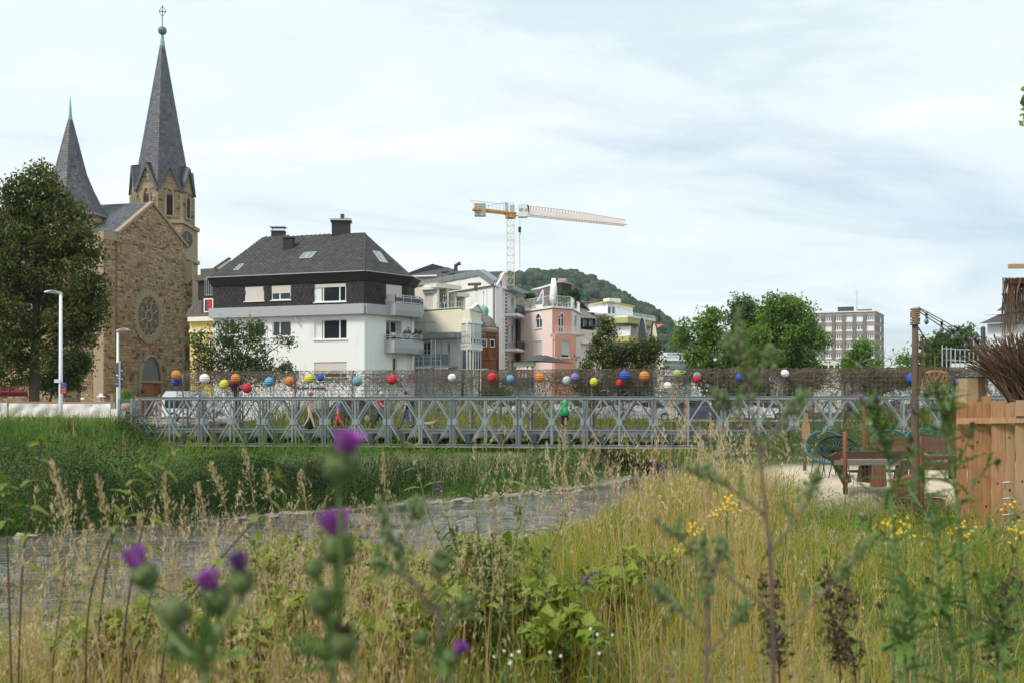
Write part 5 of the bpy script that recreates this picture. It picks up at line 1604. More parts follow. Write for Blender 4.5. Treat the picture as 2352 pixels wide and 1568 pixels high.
# ------------------------------------------------------------------ office block
z5=zoomer(2.138,2600,1000)
OF=thing('office_block','brown panelled seven storey office block with rows of white windows','office block',(XU(1950,330),330,2.0))
u5=lambda x:z5(x,0)[0]
v5=lambda y:z5(0,y)[1]
g=Fac(OF,u5(1035),340,u5(1925),330);g2=Fac(OF,u5(1925),330,u5(2000),346)
fz=lambda y:g.zat(u5(1880),v5(y))
rows=[(563,603),(642,682),(722,758),(800,836),(878,915),(955,990),(1032,1068)]
cols=[1843-88.6*k for k in range(9)]
hs=[]
for(y0,y1)in rows:
 for cx_ in cols:
  a,b=g.sz(u5(cx_),v5(800))[0],g.sz(u5(cx_+73),v5(800))[0]
  hs.append((a,b,fz(y1),fz(y0)))
g.wall('wall','office_panel',(0,g.L,2.0,fz(528)),hs,reveal=.25)
for r in hs:
 g.window(r,(.25,.5,.75)if random.random()<.7 else(.25,.6),reveal=.22,fr=.16,glass='glass_blue' if random.random()<.85 else 'off_white',sill=False)
 g.part('sill_panel','off_white',(r[0],r[1],r[2]-.35,r[2]-.02),-.1,.06)
mb=MB()
for cx_ in cols:
 q=g.sz(u5(cx_-8),v5(800))[0];mb=MB();g.box(mb,(q-.5,q+.5,2.0,fz(548)),0,.3);mb.build('pilaster','office_dark',OF)
g2.wall('wall','office_panel',(0,g2.L,2.0,fz(528)))
for(y0,y1)in rows:
 mb=MB();g2.box(mb,(0.3,g2.L-.3,fz(y1),fz(y0)),-.05,.06);mb.build('panel_band','office_dark',OF)
 mb=MB();g2.box(mb,(g2.L*.52,g2.L*.64,fz(y1),fz(y0)),.06,.12);mb.build('stair_window','white_frame',OF)
g.part('roof_edge','off_white',(-.1,g.L+.1,fz(529),fz(520)),-3,.25);g2.part('roof_edge','off_white',(-.1,g2.L+.1,fz(529),fz(520)),-3,.25)
body(OF,[g,g2],fz(525),14,'office_panel',flat='concrete')
g.pbox('penthouse','iron',px4(z5,1605,480,1745,520),-8,-3);g.pbox('penthouse','office_dark',px4(z5,1775,499,1900,520),-8,-3)
g.pbox('stair_tower','office_panel',px4(z5,1100,445,1250,530),-10,-3);g.pbox('stair_tower','red_brick',px4(z5,1122,390,1218,446),-9,-4)
q=g.sz(u5(1772),v5(400))[0];mb=MB();mb.bar(g.w(q,fz(520),-5),g.w(q,fz(325),-5),.18);mb.bar(g.w(q-1.2,fz(345),-5),g.w(q+1.2,fz(345),-5),.1);mb.build('antenna','galv',OF)
CB=thing('cream_flat_house','low cream flat roofed building in front of the office block','building',(XU(1900,190),190,2.0))
g=Fac(CB,1868,190,1932,191);mb=MB();mb.prism([g.w(0,2),g.w(g.L,2),g.w(g.L,g.zat(1900,832)),g.w(g.L*.75,g.zat(1900,827)),g.w(0,g.zat(1900,828))],Vector((g.A.x,g.A.y,0)).normalized()*10);mb.build('wall','pale_cream',CB)
for i in range(4):g.part('window','glass',(.8+i*1.2,1.6+i*1.2,g.zat(1900,845),g.zat(1900,838)),0,.05)
WB=thing('white_gabled_house','bright white house wall glimpsed between the walnut trees','house',(XU(1615,150),150,2.0))
g=Fac(WB,1588,150,1640,150);mb=MB();mb.prism([g.w(0,2),g.w(g.L,2),g.w(g.L,g.zat(1612,800)),g.w(0,g.zat(1612,808))],Vector((g.A.x,g.A.y,0)).normalized()*8);mb.build('wall','off_white',WB)
g.pbox('chimney','pale_cream',(1600,791,1616,803),-2,-.5)
RH=thing('white_villa','white house with dark roof and tall chimney behind the thatch','house',(XU(2310,62),62,2.0))
g=Fac(RH,2268,62,2420,60);rzv=lambda v:g.zat(2320,v)
g.wall('wall','off_white',(0,g.L,2.0,rzv(742)));body(RH,[g],rzv(742),8,'off_white')
mb=MB();a_,b_=g.w(-.4,rzv(742),.5),g.w(g.L,rzv(742),.5);mb.poly([a_,b_,g.w(g.L,rzv(690),-3),g.w(g.L*.25,rzv(700),-3)]);mb.build('roof','tile_dark',RH)
g.part('upper_wall','off_white',(g.L*.15,g.L,rzv(735),rzv(710)),-3.5,-1.5)
mb=MB();mb.poly([g.w(g.L*.05,rzv(712),-1.2),g.w(g.L,rzv(712),-1.2),g.w(g.L,rzv(610),-5),g.w(g.L*.8,rzv(612),-5)]);mb.build('upper_roof','tile_dark',RH)
g.pbox('barge_board','white_frame',(2254,712,2300,720),-1.3,-1.0)
ck=g.pbox('chimney','chimney_slate',(2285,738-70,2302,740),-4,-3.2);g.pbox('chimney_cap','dark_metal',(2281,663,2306,667),-4.1,-3.1,ck)
# ------------------------------------------------------------------ crane
zc=zoomer(3.36,1850,780)
Yc=250.0
cp=lambda x,y,Y=Yc:P(*zc(x,y),Y)
CR=thing('tower_crane','yellow and white tower crane with a long lattice jib over the roofs','crane',(cp(645,1200).x,Yc,2.0))
hwm=48*Yc/F/(3.36*1.7415)
mx_=cp(646,1000).x
zt0,zb0=cp(0,315).z,2.0
mb=MB()
cs=[(mx_-hwm,Yc-hwm),(mx_+hwm,Yc-hwm),(mx_+hwm,Yc+hwm),(mx_-hwm,Yc+hwm)]
for c in cs:mb.bar((*c,zb0),(*c,zt0),.14)
n_=26
for i in range(n_):
 za,zb_=zb0+(zt0-zb0)*i/n_,zb0+(zt0-zb0)*(i+1)/n_
 for j in range(4):
  a,b=cs[j],cs[(j+1)%4]
  mb.bar((*(a if i%2 else b),za),(*(b if i%2 else a),zb_),.065);mb.bar((*a,zb_),(*b,zb_),.08)
mb.build('mast','crane_pale',CR)
mb=MB();mb.lathe([(1.3,0),(1.3,1.0),(1.5,1.1),(1.5,1.3)],(mx_,Yc,zt0),12);mb.build('slewing_ring','crane_yellow',CR)
J0b,J1b=cp(880,280,252),cp(2195,412,262);J0t,Jmt,J1t=cp(895,152,252),cp(1385,205,255.5),cp(2190,338,262)
mb=MB();dep=Vector((-.3,1.0,0)).normalized()*.9
n_=34
def topat(t):
 tm=(Jmt-J0t).length/(J1t-J0t).length
 return J0t.lerp(Jmt,t/tm)if t<tm else Jmt.lerp(J1t,(t-tm)/(1-tm))
for o in(-1,1):mb.bar(J0b+dep*o,J1b+dep*o,.13)
for i in range(n_):
 t0,t1,tm_=i/n_,(i+1)/n_,(i+.5)/n_
 mb.bar(topat(t0),topat(t1),.1)
 for o in(-1,1):
  mb.bar(J0b.lerp(J1b,t0)+dep*o,topat(tm_),.055);mb.bar(topat(tm_),J0b.lerp(J1b,t1)+dep*o,.055)
 mb.bar(J0b.lerp(J1b,t0)+dep,J0b.lerp(J1b,t0)-dep,.05)
mb.build('jib','crane_yellow',CR)
c0,c1=cp(150,195,246),cp(600,245,249.5)
mb=MB();mb.bar(c0+dep,c1+dep,.3,.55);mb.bar(c0-dep,c1-dep,.3,.55);mb.bar(c0+dep,c0-dep,.3,.5);mb.bar(c1+dep,c1-dep,.3,.5);mb.build('counter_jib','crane_yellow',CR)
mb=MB()
for i in range(9):
 p=c0.lerp(c1,i/9);mb.bar(p,p+Vector((0,0,2.0)),.07)
mb.bar(c0+Vector((-.8,0,2.2)),c1+Vector((0,0,2.0)),.08);mb.bar(c0+Vector((0,0,1.2)),c1+Vector((0,0,1.0)),.05);mb.bar(c0+Vector((2.2,0,0.6)),c1+Vector((-.2,0,2.6)),.1);mb.build('walkway_rail','grey_metal',CR)
for i in range(4):
 p=cp(180+i*38,205,246.5);mb=MB();mb.box((p.x,p.y,p.z),(.62,1.5,3.0));mb.build('counterweight','concrete',CR)
p=cp(640,190);mb=MB()
for dx in(-1.0,0,1.0):mb.bar((p.x+dx,p.y-.6,p.z-1.2),(p.x+dx*.7,p.y-.4,p.z+1.6),.18)
mb.box((p.x-.8,p.y,p.z+.4),(.8,1.2,2.0));mb.box((p.x+.6,p.y,p.z),(1.0,1.2,1.8));mb.bar((p.x-1.4,p.y,p.z-1.4),(p.x+4.5,p.y,p.z-1.9),.3,.3);mb.build('slewing_platform','grey_metal',CR)
p=cp(820,205,249.8);mb=MB();hx=55*Yc/F/5.85
mb.prism([(p.x-1.3,p.y,p.z+1.3),(p.x+.9,p.y,p.z+1.5),(p.x+1.35,p.y,p.z+.6),(p.x+1.35,p.y,p.z-.5),(p.x+.9,p.y,p.z-1.6),(p.x-1.3,p.y,p.z-1.6)],(0,1.8,0));cb=mb.build('cab','crane_white',CR)
mb=MB();mb.prism([(p.x+.85,p.y-.02,p.z+1.4),(p.x+1.4,p.y-.02,p.z+1.0),(p.x+1.4,p.y-.02,p.z-.7),(p.x+1.1,p.y-.02,p.z-.4)],(0,1.84,0));mb.build('cab_window','glass',cb)
text_mesh('EC-',.95,'lettering','text_green',cb,(p.x-.35,p.y-.05,p.z),(1,0,0),(0,0,1),.03)
text_mesh('B',.95,'lettering','bright_red',cb,(p.x+.68,p.y-.05,p.z),(1,0,0),(0,0,1),.03)
a,b,c=cp(768,310,251),cp(768,440,251),cp(772,990,251)
mb=MB();mb.bar(a,b,.06);mb.bar(a+Vector((.5,0,0)),b+Vector((.1,0,0)),.05);mb.build('hoist_rope','grey_metal',CR)
mb=MB();mb.box((b.x,b.y,b.z-.5),(.7,.4,1.3));mb.tube([(b.x,b.y,b.z-1.1),(b.x+.2,b.y,b.z-1.5),(b.x,b.y,b.z-1.9),(b.x-.25,b.y,b.z-1.6)],.1,5);mb.build('hook_block','iron',CR)
mb=MB();mb.bar((b.x,b.y,b.z-1.8),c,.09);mb.build('hanging_chain','iron',CR)
# ------------------------------------------------------------------ panel bridge
BA=Vector((-17.35,47.75,0));BD=Vector((29.3,-4.2,0)).normalized();BNn=Vector((BD.y,-BD.x,0))  # BNn points towards the camera
if BNn.y>0:BNn=-BNn
PL,NP=2.965,15
ZB,ZT,ZD=1.2,3.47,1.93
def bp_(s,z,o=0.0):
 """A point of the bridge: s along it, z up, o metres behind the near truss."""
 p=BA+BD*s-BNn*o
 return Vector((p.x,p.y,z))
BRG=thing('panel_bridge','grey galvanised steel panel bridge of diamond braced trusses over the river','bridge',bp_(0,ZB))
H=ZT-ZB
def mk(fn):
 """A part mesh in the panel's own frame (x along, y back, z up)."""
 mb=MB();fn(mb);return mb
def channel(mb,p,q,h,w,up=Vector((0,0,1))):
 """A rolled channel: web with two flanges, seen as an edge line of light and shade."""
 p,q=Vector(p),Vector(q)
 d,a,b=basis(q-p,up)
 mb.bar(p,q,w*.35,h,up)
 mb.bar(p+b*(h/2-.008),q+b*(h/2-.008),w,.016,up);mb.bar(p-b*(h/2-.008),q-b*(h/2-.008),w,.016,up)
XV=Vector((1,0,0))
shared={}
def sh(name,fn,m='bridge_steel'):
 if name not in shared:
  mb=MB();fn(mb);shared[name]=mb.mesh(name,m)
 return shared[name]
hb,ht=.075,H-.075
zc_=H/2
chord=sh('chord',lambda mb:channel(mb,(0.015,0,0),(PL-.015,0,0),.14,.12))
endp=sh('end_post',lambda mb:channel(mb,(0,0,.14),(0,0,H-.14),.07,.09,XV))
midp=sh('centre_post',lambda mb:mb.bar((0,0,.14),(0,0,H-.14),.075,.075,XV))
def diag(x0,z0,x1,z1):return lambda mb:mb.bar((x0,0,z0),(x1,0,z1),.058,.07,Vector((0,1,0)))
q1_,q3_=PL*.255,PL*.745
DG_=[sh('diagonal_%d'%i,diag(*c))for i,c in enumerate([(.12,zc_+.1,q1_-.04,ht-.06),(q1_+.04,ht-.06,PL/2-.1,zc_+.1),(PL/2+.1,zc_+.1,q3_-.04,ht-.06),(q3_+.04,ht-.06,PL-.12,zc_+.1),
 (.12,zc_-.1,q1_-.04,hb+.06),(q1_+.04,hb+.06,PL/2-.1,zc_-.1),(PL/2+.1,zc_-.1,q3_-.04,hb+.06),(q3_+.04,hb+.06,PL-.12,zc_-.1)])]
gus=sh('gusset_plate',lambda mb:mb.box((0,-.05,zc_),(.24,.012,.27)))
gusb=sh('gusset_plate_half',lambda mb:mb.box((.075,-.05,zc_),(.15,.012,.27)))
def pin_(mb):
 mb.lathe([(.035,-.03),(.035,.03)],(0,0,0),8)
 mb.v=[(x,z-.075,y)for x,y,z in mb.v]
pinm=sh('panel_pin',pin_)
rotB=math.atan2(BD.y,BD.x)
def sub(name,me,par,x=0,y=0,z=0):
 o=bpy.data.objects.new(name,me);COL.objects.link(o);o.parent=par;o.location=(x,y,z);return o
offs=[0.0,0.46,4.75]
for ti_,off in enumerate(offs):
 for k in range(NP):
  pe=bpy.data.objects.new('truss_panel',None);COL.objects.link(pe);pe.parent=BRG;pe.empty_display_size=.1
  w0=bp_(k*PL,ZB,off);pe.location=w0-org(BRG);pe.rotation_euler=(0,0,rotB)
  sub('bottom_chord',chord,pe,0,0,.07);sub('top_chord',chord,pe,0,0,H-.07)
  sub('end_post',endp,pe,.07);sub('end_post',endp,pe,PL-.07);sub('centre_post',midp,pe,PL/2)
  for d_ in DG_:sub('diagonal_brace',d_,pe)
  if ti_<2:
   sub('gusset_plate',gus,pe,PL/2);sub('gusset_plate',gusb,pe,.05);sub('gusset_plate',gusb,pe,PL-.2)
  if ti_==0:
   sub('panel_pin',pinm,pe,0,0,.07);sub('panel_pin',pinm,pe,0,0,H-.07)
# deck, edge beams, cross beams
TOT=PL*NP
mb=MB();mb.prism([bp_(-.5,ZD-.1,.75),bp_(TOT,ZD-.1,.75),bp_(TOT,ZD-.1,4.4),bp_(-.5,ZD-.1,4.4)],(0,0,.1));mb.build('deck','deck_grey',BRG)
for o_,nm in((.68,'edge_beam'),(4.46,'edge_beam')):
 mb=MB();channel(mb,bp_(0,ZD-.15,o_),bp_(TOT,ZD-.15,o_),.36,.1);mb.bar(bp_(0,ZD-.22,o_-.05),bp_(TOT,ZD-.22,o_-.05),.03,.12);mb.build(nm,'bridge_steel',BRG)
for k in range(NP*2):
 mb=MB();s_=(k*.5+.25)*PL;mb.bar(bp_(s_,ZB+.42,-.15),bp_(s_,ZB+.42,5.35),.22,.4);mb.build('cross_beam','iron',BRG)
for k in range(7):
 mb=MB();mb.bar(bp_(0,ZB+.62,1.0+k*.52),bp_(TOT,ZB+.62,1.0+k*.52),.1,.16);mb.build('stringer','iron',BRG)
# shoes and stone bank seat
AB_=thing('concrete_abutment','stained concrete bridge abutment block at the left end of the bridge','abutment',bp_(-1.5,.6,0))
mb=MB();mb.prism([bp_(-3.4,.3,-.9),bp_(-.3,.3,-.9),bp_(-.3,.3,6),bp_(-3.4,.3,6)],(0,0,1.55));mb.build('block','concrete',AB_)
mb=MB();mb.prism([bp_(-.3,.2,-.1),bp_(1.3,.2,-.1),bp_(1.3,.2,5.6),bp_(-.3,.2,5.6)],(0,0,.95));mb.build('bearing_shelf','concrete',AB_)
# ------------------------------------------------------------------ twig filled mesh screen behind the bridge
SO,SH0,SH1=4.3,ZD-.1,ZD+2.75
SCR=thing('mesh_screen','long wire mesh screen stuffed with dry twigs along the far side of the bridge','screen',bp_(0,ZD,SO))
def gridm(mb):
 for i in range(int(PL/.2)+1):mb.bar((i*.2,0,0),(i*.2,0,SH1-SH0),.008)
 for i in range(int((SH1-SH0)/.2)+1):mb.bar((0,.004,i*.2),(PL-.03,.004,i*.2),.008)
gm=sh('wire_grid',gridm,'wire')
postm=sh('screen_post',lambda mb:mb.bar((0,0,-.9),(0,0,SH1-SH0),.06,.06,XV),'grey_metal')
def twig_arrays(n,seed,band=None,seg=5,r0=.006,dens=1.0,thick=.3):
 rg=np.random.default_rng(seed)
 L_=rg.uniform(.5,1.6,n);a=rg.uniform(0,2*PI,n)
 hgt=SH1-SH0
 z=rg.uniform(0.02,1,n)**.8*hgt if band is None else rg.uniform(*band,n)
 x=rg.uniform(0,PL,n);y=rg.uniform(-thick,thick,n)
 if band is not None:a=rg.normal(0,.35,n)
 curl=rg.normal(0,1.1,n)
 r=rg.uniform(.6,1.5,n)*r0
 pts=np.zeros((n,seg+1,3));px,pz,ang=x.copy(),z.copy(),a.copy()
 yy=y.copy()
 for k in range(seg+1):
  pts[:,k]=np.stack([px,yy,pz],1)
  ang=ang+curl/seg+rg.normal(0,.15,n)
  px=px+np.cos(ang)*L_/seg;pz=pz+np.sin(ang)*L_/seg;yy=np.clip(yy+rg.normal(0,.05,n),-thick,thick)
 pts[:,:,0]=np.clip(pts[:,:,0],-.15,PL+.15);pts[:,:,2]=np.clip(pts[:,:,2],.0,hgt+.12)
 tan=np.gradient(pts,axis=1);tan/=np.linalg.norm(tan,axis=2,keepdims=True)+1e-9
 s1=np.cross(tan,[0,1,0]);s1/=np.linalg.norm(s1,axis=2,keepdims=True)+1e-9
 s2=np.cross(tan,s1)
 rr=r[:,None,None]
 V=np.stack([pts+(s1*math.cos(t_)+s2*math.sin(t_))*rr for t_ in(0,2.094,4.189)],2)  # n,seg+1,3,3
 base=np.arange(n)[:,None,None]*(seg+1)*3
 kk=np.arange(seg)[None,:,None]*3;jj=np.arange(3)[None,None,:]
 Fq=np.stack([base+kk+jj,base+kk+(jj+1)%3,base+kk+3+(jj+1)%3,base+kk+3+jj],-1).reshape(-1,4)
 return V.reshape(-1,3),Fq,np.repeat(rg.uniform(size=n),seg*3)
SCM=Matrix.Translation(-org(SCR))
dens=[360,230,190,210,180,230,380,300,310,340,440,600,680,680,720]
for k in range(NP):
 pe=bpy.data.objects.new('mesh_panel',None);COL.objects.link(pe);pe.parent=SCR;pe.empty_display_size=.1
 pe.location=bp_(k*PL,SH0,SO)-org(SCR);pe.rotation_euler=(0,0,rotB)
 sub('wire_grid',gm,pe,0,-.3);sub('wire_grid',gm,pe,0.02,.3);sub('post',postm,pe,0,.1)
 n0=dens[k]
 A1=twig_arrays(int(n0*1.25),100+k);A2=twig_arrays(int(150+n0*.3),300+k,(SH1-SH0-.55,SH1-SH0+.08))
 V=np.concatenate([A1[0],A2[0]]);Fq=np.concatenate([A1[1],A2[1]+len(A1[0])]);tn=np.concatenate([A1[2],A2[2]])
 tw=np_mesh('dry_twigs',V,Fq,tn,'twig');tw.parent=pe;tw['kind']='stuff'
# ------------------------------------------------------------------ paper lanterns on the screen
LC_={'orange':(0.58,0.2,0.03),'blue':(0.03,0.08,0.42),'white':(0.78,0.76,0.74),'yellow':(0.62,0.58,0.05),'purple':(0.24,0.16,0.5),'red':(0.55,0.015,0.03),'sky blue':(0.1,0.36,0.52),'teal':(0.13,0.35,0.38),'lime':(0.36,0.48,0.12),'pale pink':(0.72,0.62,0.62),'plum':(0.2,0.03,0.12),'grey':(0.5,0.51,0.52)}
for nme,c in LC_.items():
 m,t,b=new_mat('lantern_'+nme.replace(' ','_'))
 nz=N(t,'ShaderNodeTexNoise');nz.inputs['Scale'].default_value=6
 tcn=N(t,'ShaderNodeTexCoord');t.links.new(tcn.outputs['Object'],nz.inputs['Vector'])
 cr=ramp(t,nz.outputs[0],[(.3,[x*.85 for x in c]),(.7,[min(1,x*1.12)for x in c])],'LINEAR')
 t.links.new(cr,b.inputs['Base Color']);b.inputs['Roughness'].default_value=.65
 MT[m.name]=m
LN=[(405,874,'blue',12,1,'blue paper lantern half hidden beneath the leftmost orange one'),(405,861,'orange',12,0,'orange paper lantern at the left end of the screen, above a blue one'),(470,869,'white',12,0,'white paper lantern left of the cherry tree trunk'),(533,880,'plum',11,1,'plum coloured paper lantern squeezed behind a yellow and an orange one'),(515,882,'yellow',12,0,'yellow paper lantern left of the cherry tree trunk'),(541,869,'orange',12,0,'orange paper lantern right in front of the cherry tree trunk'),(567,891,'red',12,0,'low hanging red paper lantern right of the cherry tree trunk'),(618,876,'sky blue',11.5,0,'sky blue paper lantern between a red and an orange one by the white house'),(665,875,'orange',12,0,'orange paper lantern just left of the pharmacy lettering'),(710,869,'yellow',12,0,'yellow paper lantern above the pharmacy lettering'),(736,866,'blue',9,0,'small blue paper lantern beside the yellow one above the pharmacy lettering'),(820,875,'teal',11.5,0,'teal drooping paper lantern on the sparse part of the screen'),(901,871,'red',12,0,'red paper lantern near the right corner of the white house'),(1038,866,'white',9.5,0,'white paper lantern in front of the cream hotel'),(1130,866,'red',11.5,0,'red paper lantern below the sandstone turret'),(1172,869,'sky blue',9.5,0,'sky blue paper lantern by the ornate ochre house'),(1240,867,'orange',12,0,'orange paper lantern in front of the pink wall'),(1302,873,'grey',11,1,'pale grey paper lantern tucked behind the purple one'),(1320,865,'purple',9.5,0,'purple paper lantern in front of the pink house'),(1364,876,'yellow',10,0,'lopsided yellow paper lantern in front of the lime tree'),(1423,879,'red',9.5,1,'red paper lantern below a blue one in front of the lime tree'),(1434,862,'blue',12,0,'blue paper lantern above a red one in front of the lime tree'),(1480,863,'orange',12.5,0,'large orange paper lantern in front of the lime tree'),(1534,886,'pale pink',10.5,0,'low pale pink paper lantern below the lime green one'),(1555,857,'lime',9.5,0,'lime green paper lantern above the pale pink one'),(1601,863,'teal',10,1,'teal paper lantern half hidden behind a red one'),(1601,869,'red',9.5,0,'red paper lantern hung over a teal one'),(1698,866,'blue',9.5,0,'blue paper lantern behind the tall grey-green weed stalk'),(1803,857,'white',9.5,0,'white paper lantern before the densest brown twigs'),(2093,868,'blue',12,0,'blue paper lantern half behind the rope-wrapped post'),(2165,861,'red',11,0,'red paper lantern seen through the wicker basket lamp'),(2148,870,'purple',10,1,'purple paper lantern seen through the wicker basket lamp')]
for(u,v,cn,r,bk,lab)in LN:
 # distance of the screen front along this sight line
 k_=(u-1176)/F
 P0=BA-BNn*(SO-.55+.3*bk);nn=BNn
 Y=(P0.x*nn.x+P0.y*nn.y)/(k_*nn.x+nn.y)
 c=P(u,v,Y);rad=r*Y/F
 t_=thing('paper_lantern',lab,'lantern',c,'paper lanterns hung along the twig screen')
 mb=MB();mb.smooth=False
 prof=[]
 for i in range(15):
  th_=PI*(.06+.88*i/14)
  prof.append((rad*math.sin(th_)*(1.0 if i%2 else .91),-rad*math.cos(th_)*random.uniform(.94,.96)))
 mb.lathe(prof,c,18,0,random.uniform(.96,1.06),1);a_=random.uniform(-.12,.12);mb.v=[(x+(z-c.z)*a_,y,z)for x,y,z in mb.v];mb.build('shade','lantern_'+cn.replace(' ','_'),t_)
 mb=MB();mb.tube([c+Vector((rad*.2*math.cos(a),rad*.2*math.sin(a),rad*.93))for a in np.linspace(0,2*PI,9)],.008,4);mb.bar(c+Vector((0,0,rad*.93)),c+Vector((.02,.25,rad*1.6)),.014);mb.build('hanger','wire',t_)
# ------------------------------------------------------------------ people
def hand_mb(mb,at,d,side,sc=1.0,curl=.5):
 """Palm, four unequal curled fingers and a thumb on the palm's side."""
 d=Vector(d).normalized();_,a,b=basis(d)
 p=Vector(at)
 mb.tube([p,p+d*.04*sc,p+d*.085*sc],[.022*sc,.036*sc,.034*sc],6)
 for i,(o,l)in enumerate(((-.027,.068),(-.009,.078),(.009,.073),(.027,.058))):
  q=p+d*.08*sc+a*o*sc
  m_=q+d*l*.5*sc+b*curl*.015*sc
  mb.tube([q,m_,m_+(d*.6+b*curl).normalized()*l*.5*sc],[.0095*sc,.009*sc,.007*sc],5)
 q=p+d*.025*sc+a*.03*side*sc
 mb.tube([q,q+(d*.6+a*side).normalized()*.035*sc,q+(d+a*side*.5).normalized()*.062*sc],[.012*sc,.011*sc,.009*sc],5)
def person(label,loc,face,h=1.7,walk=.0,top=(.5,.5,.5),legs=(.05,.06,.12),hair=(.1,.07,.05),skin='skin',arms=((.12,-.1),(.12,.1)),bend=(.2,.2),lean=0.0,short=True,sit=False,bald=False,hairlong=False,headdrop=0.0,group=None,torso=1.0,dress=False):
 """One skinned body; face = heading (radians, 0 faces +Y). walk opens the stride; arms = (out, forward) swing per arm."""
 s=h/1.75
 t_=thing('person',label,'person',loc,group)
 cf,sf=math.cos(face),math.sin(face)
 def w(x,y,z):
  x,y,z=x*s,y*s,z*s
  return Vector((loc[0]+x*cf-y*sf,loc[1]+x*sf+y*cf,loc[2]+z))
 vs,es,rs,lab=[],[],[],[]
 def v(p,r,l):
  vs.append(p);rs.append(r);lab.append(l);return len(vs)-1
 hipz=.92 if not sit else .5
 ly=lambda z:lean*(z-hipz)
 pel=v((0,0,hipz),(.15,.11),1)
 wst=v((0,ly(hipz+.16),hipz+.16),(.135*torso,.1*torso),0);chs=v((0,ly(hipz+.38),hipz+.38),(.165*torso,.115*torso),0)
 shz=hipz+.5
 nb=v((0,ly(shz),shz),(.1,.075),0);nk=v((0,ly(shz+.09)+.01,shz+.09-headdrop*.3),(.05,.05),2)
 hd0=v((0,ly(shz+.17)+.03+headdrop*.3,shz+.165-headdrop*.5),(.062,.078),2);hd1=v((0,ly(shz+.25)+.03+headdrop*.5,shz+.255-headdrop),(.076,.095),2);hd2=v((0,ly(shz+.33)+.02+headdrop*.5,shz+.325-headdrop),(.05,.06),2)
 es+=[(pel,wst),(wst,chs),(chs,nb),(nb,nk),(nk,hd0),(hd0,hd1),(hd1,hd2)]
 hands=[]
 for i,sd_ in enumerate((-1,1)):
  out_,fw=arms[i]
  sp=(sd_*.185*torso,ly(shz-.03),shz-.03)
  a0=v(sp,(.058,.06),0)
  el=(sp[0]+sd_*out_*.28,sp[1]+fw*.28,sp[2]-.28*math.sqrt(max(.05,1-out_**2-fw**2)))
  a1m=v(tuple((sp[j]+el[j])/2 for j in range(3)),(.048,.05),0)
  a1=v(el,(.038,.04),2 if short else 0)
  f2=fw+bend[i]
  wr=(el[0]+sd_*out_*.1,el[1]+min(.95,f2)*.25,el[2]-.25*math.sqrt(max(.02,1-min(.97,f2)**2)))
  a2=v(wr,(.026,.024),2)
  es+=[(chs,a0),(a0,a1m),(a1m,a1),(a1,a2)]
  hands.append((wr,tuple(wr[j]+(wr[j]-el[j])*.3 for j in range(3)),sd_))
  st=walk*sd_
  hp=(sd_*.095,0,hipz-.05)
  if sit:kn=(sd_*.12,.42,hipz+.02);an=(sd_*.12,.46,hipz-.38);kn2=kn
  else:
   kn=(sd_*.1,st*.24+.02,.49);an=(sd_*.1,st*.5-(.06 if st<0 else 0),.085+(.07 if st<-.2 else 0))
  l0=v(hp,(.098,.1),1);l1=v(kn,(.062,.064),1);l1b=v(tuple(kn[j]*.65+an[j]*.35 for j in range(3)),(.056,.06),1);l2=v(an,(.04,.042),1)
  l3=v((an[0],an[1]+.16,an[2]-.045),(.042,.03),3)
  es+=[(pel,l0),(l0,l1),(l1,l1b),(l1b,l2),(l2,l3)]
 me=bpy.data.meshes.new('person_cage');me.from_pydata([w(*p)for p in vs],es,[])
 o=bpy.data.objects.new('person_cage',me);COL.objects.link(o)
 md=o.modifiers.new('skin','SKIN');md.use_smooth_shade=True
 for i,r in enumerate(rs):me.skin_vertices[0].data[i].radius=(r[0]*s,r[1]*s)
 me.skin_vertices[0].data[0].use_root=True
 sb_=o.modifiers.new('sub','SUBSURF');sb_.levels=1;sb_.render_levels=1
 bpy.context.view_layer.update()
 dg=bpy.context.evaluated_depsgraph_get()
 ev=bpy.data.meshes.new_from_object(o.evaluated_get(dg))
 bpy.data.objects.remove(o);bpy.data.meshes.remove(me)
 # regions by nearest bone
 segs=[(np.array(w(*vs[a])),np.array(w(*vs[b])),lab[b])for a,b in es]
 C=np.array([p.center[:]for p in ev.polygons])
 best=np.full(len(C),1e9);reg=np.zeros(len(C),int)
 for a,b,l in segs:
  d=b-a;tt=np.clip(((C-a)@d)/(d@d+1e-9),0,1)
  dd=np.linalg.norm(C-a-tt[:,None]*d,axis=1)
  k=dd<best;best[k]=dd[k];reg[k]=l
 mb=MB();mb.v=[tuple(q.co)for q in ev.vertices];mb.f=[list(p.vertices)for p in ev.polygons];mb.t=[0.0]*len(mb.f);mb.mi=reg.tolist();mb.sm=[True]*len(mb.f)
 mb.m=2;mb.smooth=True
 for wr,tip,sd_ in hands:
  p0,p1=w(*wr),w(*tip);hand_mb(mb,p0,p1-p0,sd_,s)
 hc=Vector(w(*vs[hd1]));fwd=Vector((-sf,cf,0));sdv=Vector((cf,sf,0))
 mb.tube([hc+fwd*.085*s+Vector((0,0,.02*s)),hc+fwd*.118*s-Vector((0,0,.022*s)),hc+fwd*.085*s-Vector((0,0,.03*s))],[.008*s,.015*s,.01*s],5)
 for e in(-1,1):mb.ball(hc+sdv*e*.078*s,.022*s,6,4,(.5,.8,1.3))
 k_=len(MT)
 def cl(nm,c):
  nm2='cloth_%s_%d'%(nm,k_)
  return mat(nm2,c,.85,.12,20,.2)
 mats=[cl('top',top),cl('legs',legs),MT[skin],cl('shoe',(.03,.03,.035))]
 MT['cloth_x%d'%k_]=mats[0]
 ob=mb.build('body',mats,t_,recalc=False)
 fm=MB()
 for e in(-1,1):fm.ball(hc+fwd*.087*s+sdv*e*.032*s+Vector((0,0,.012*s)),.011*s,6,4)
 fm.build('eyes','iron',t_)
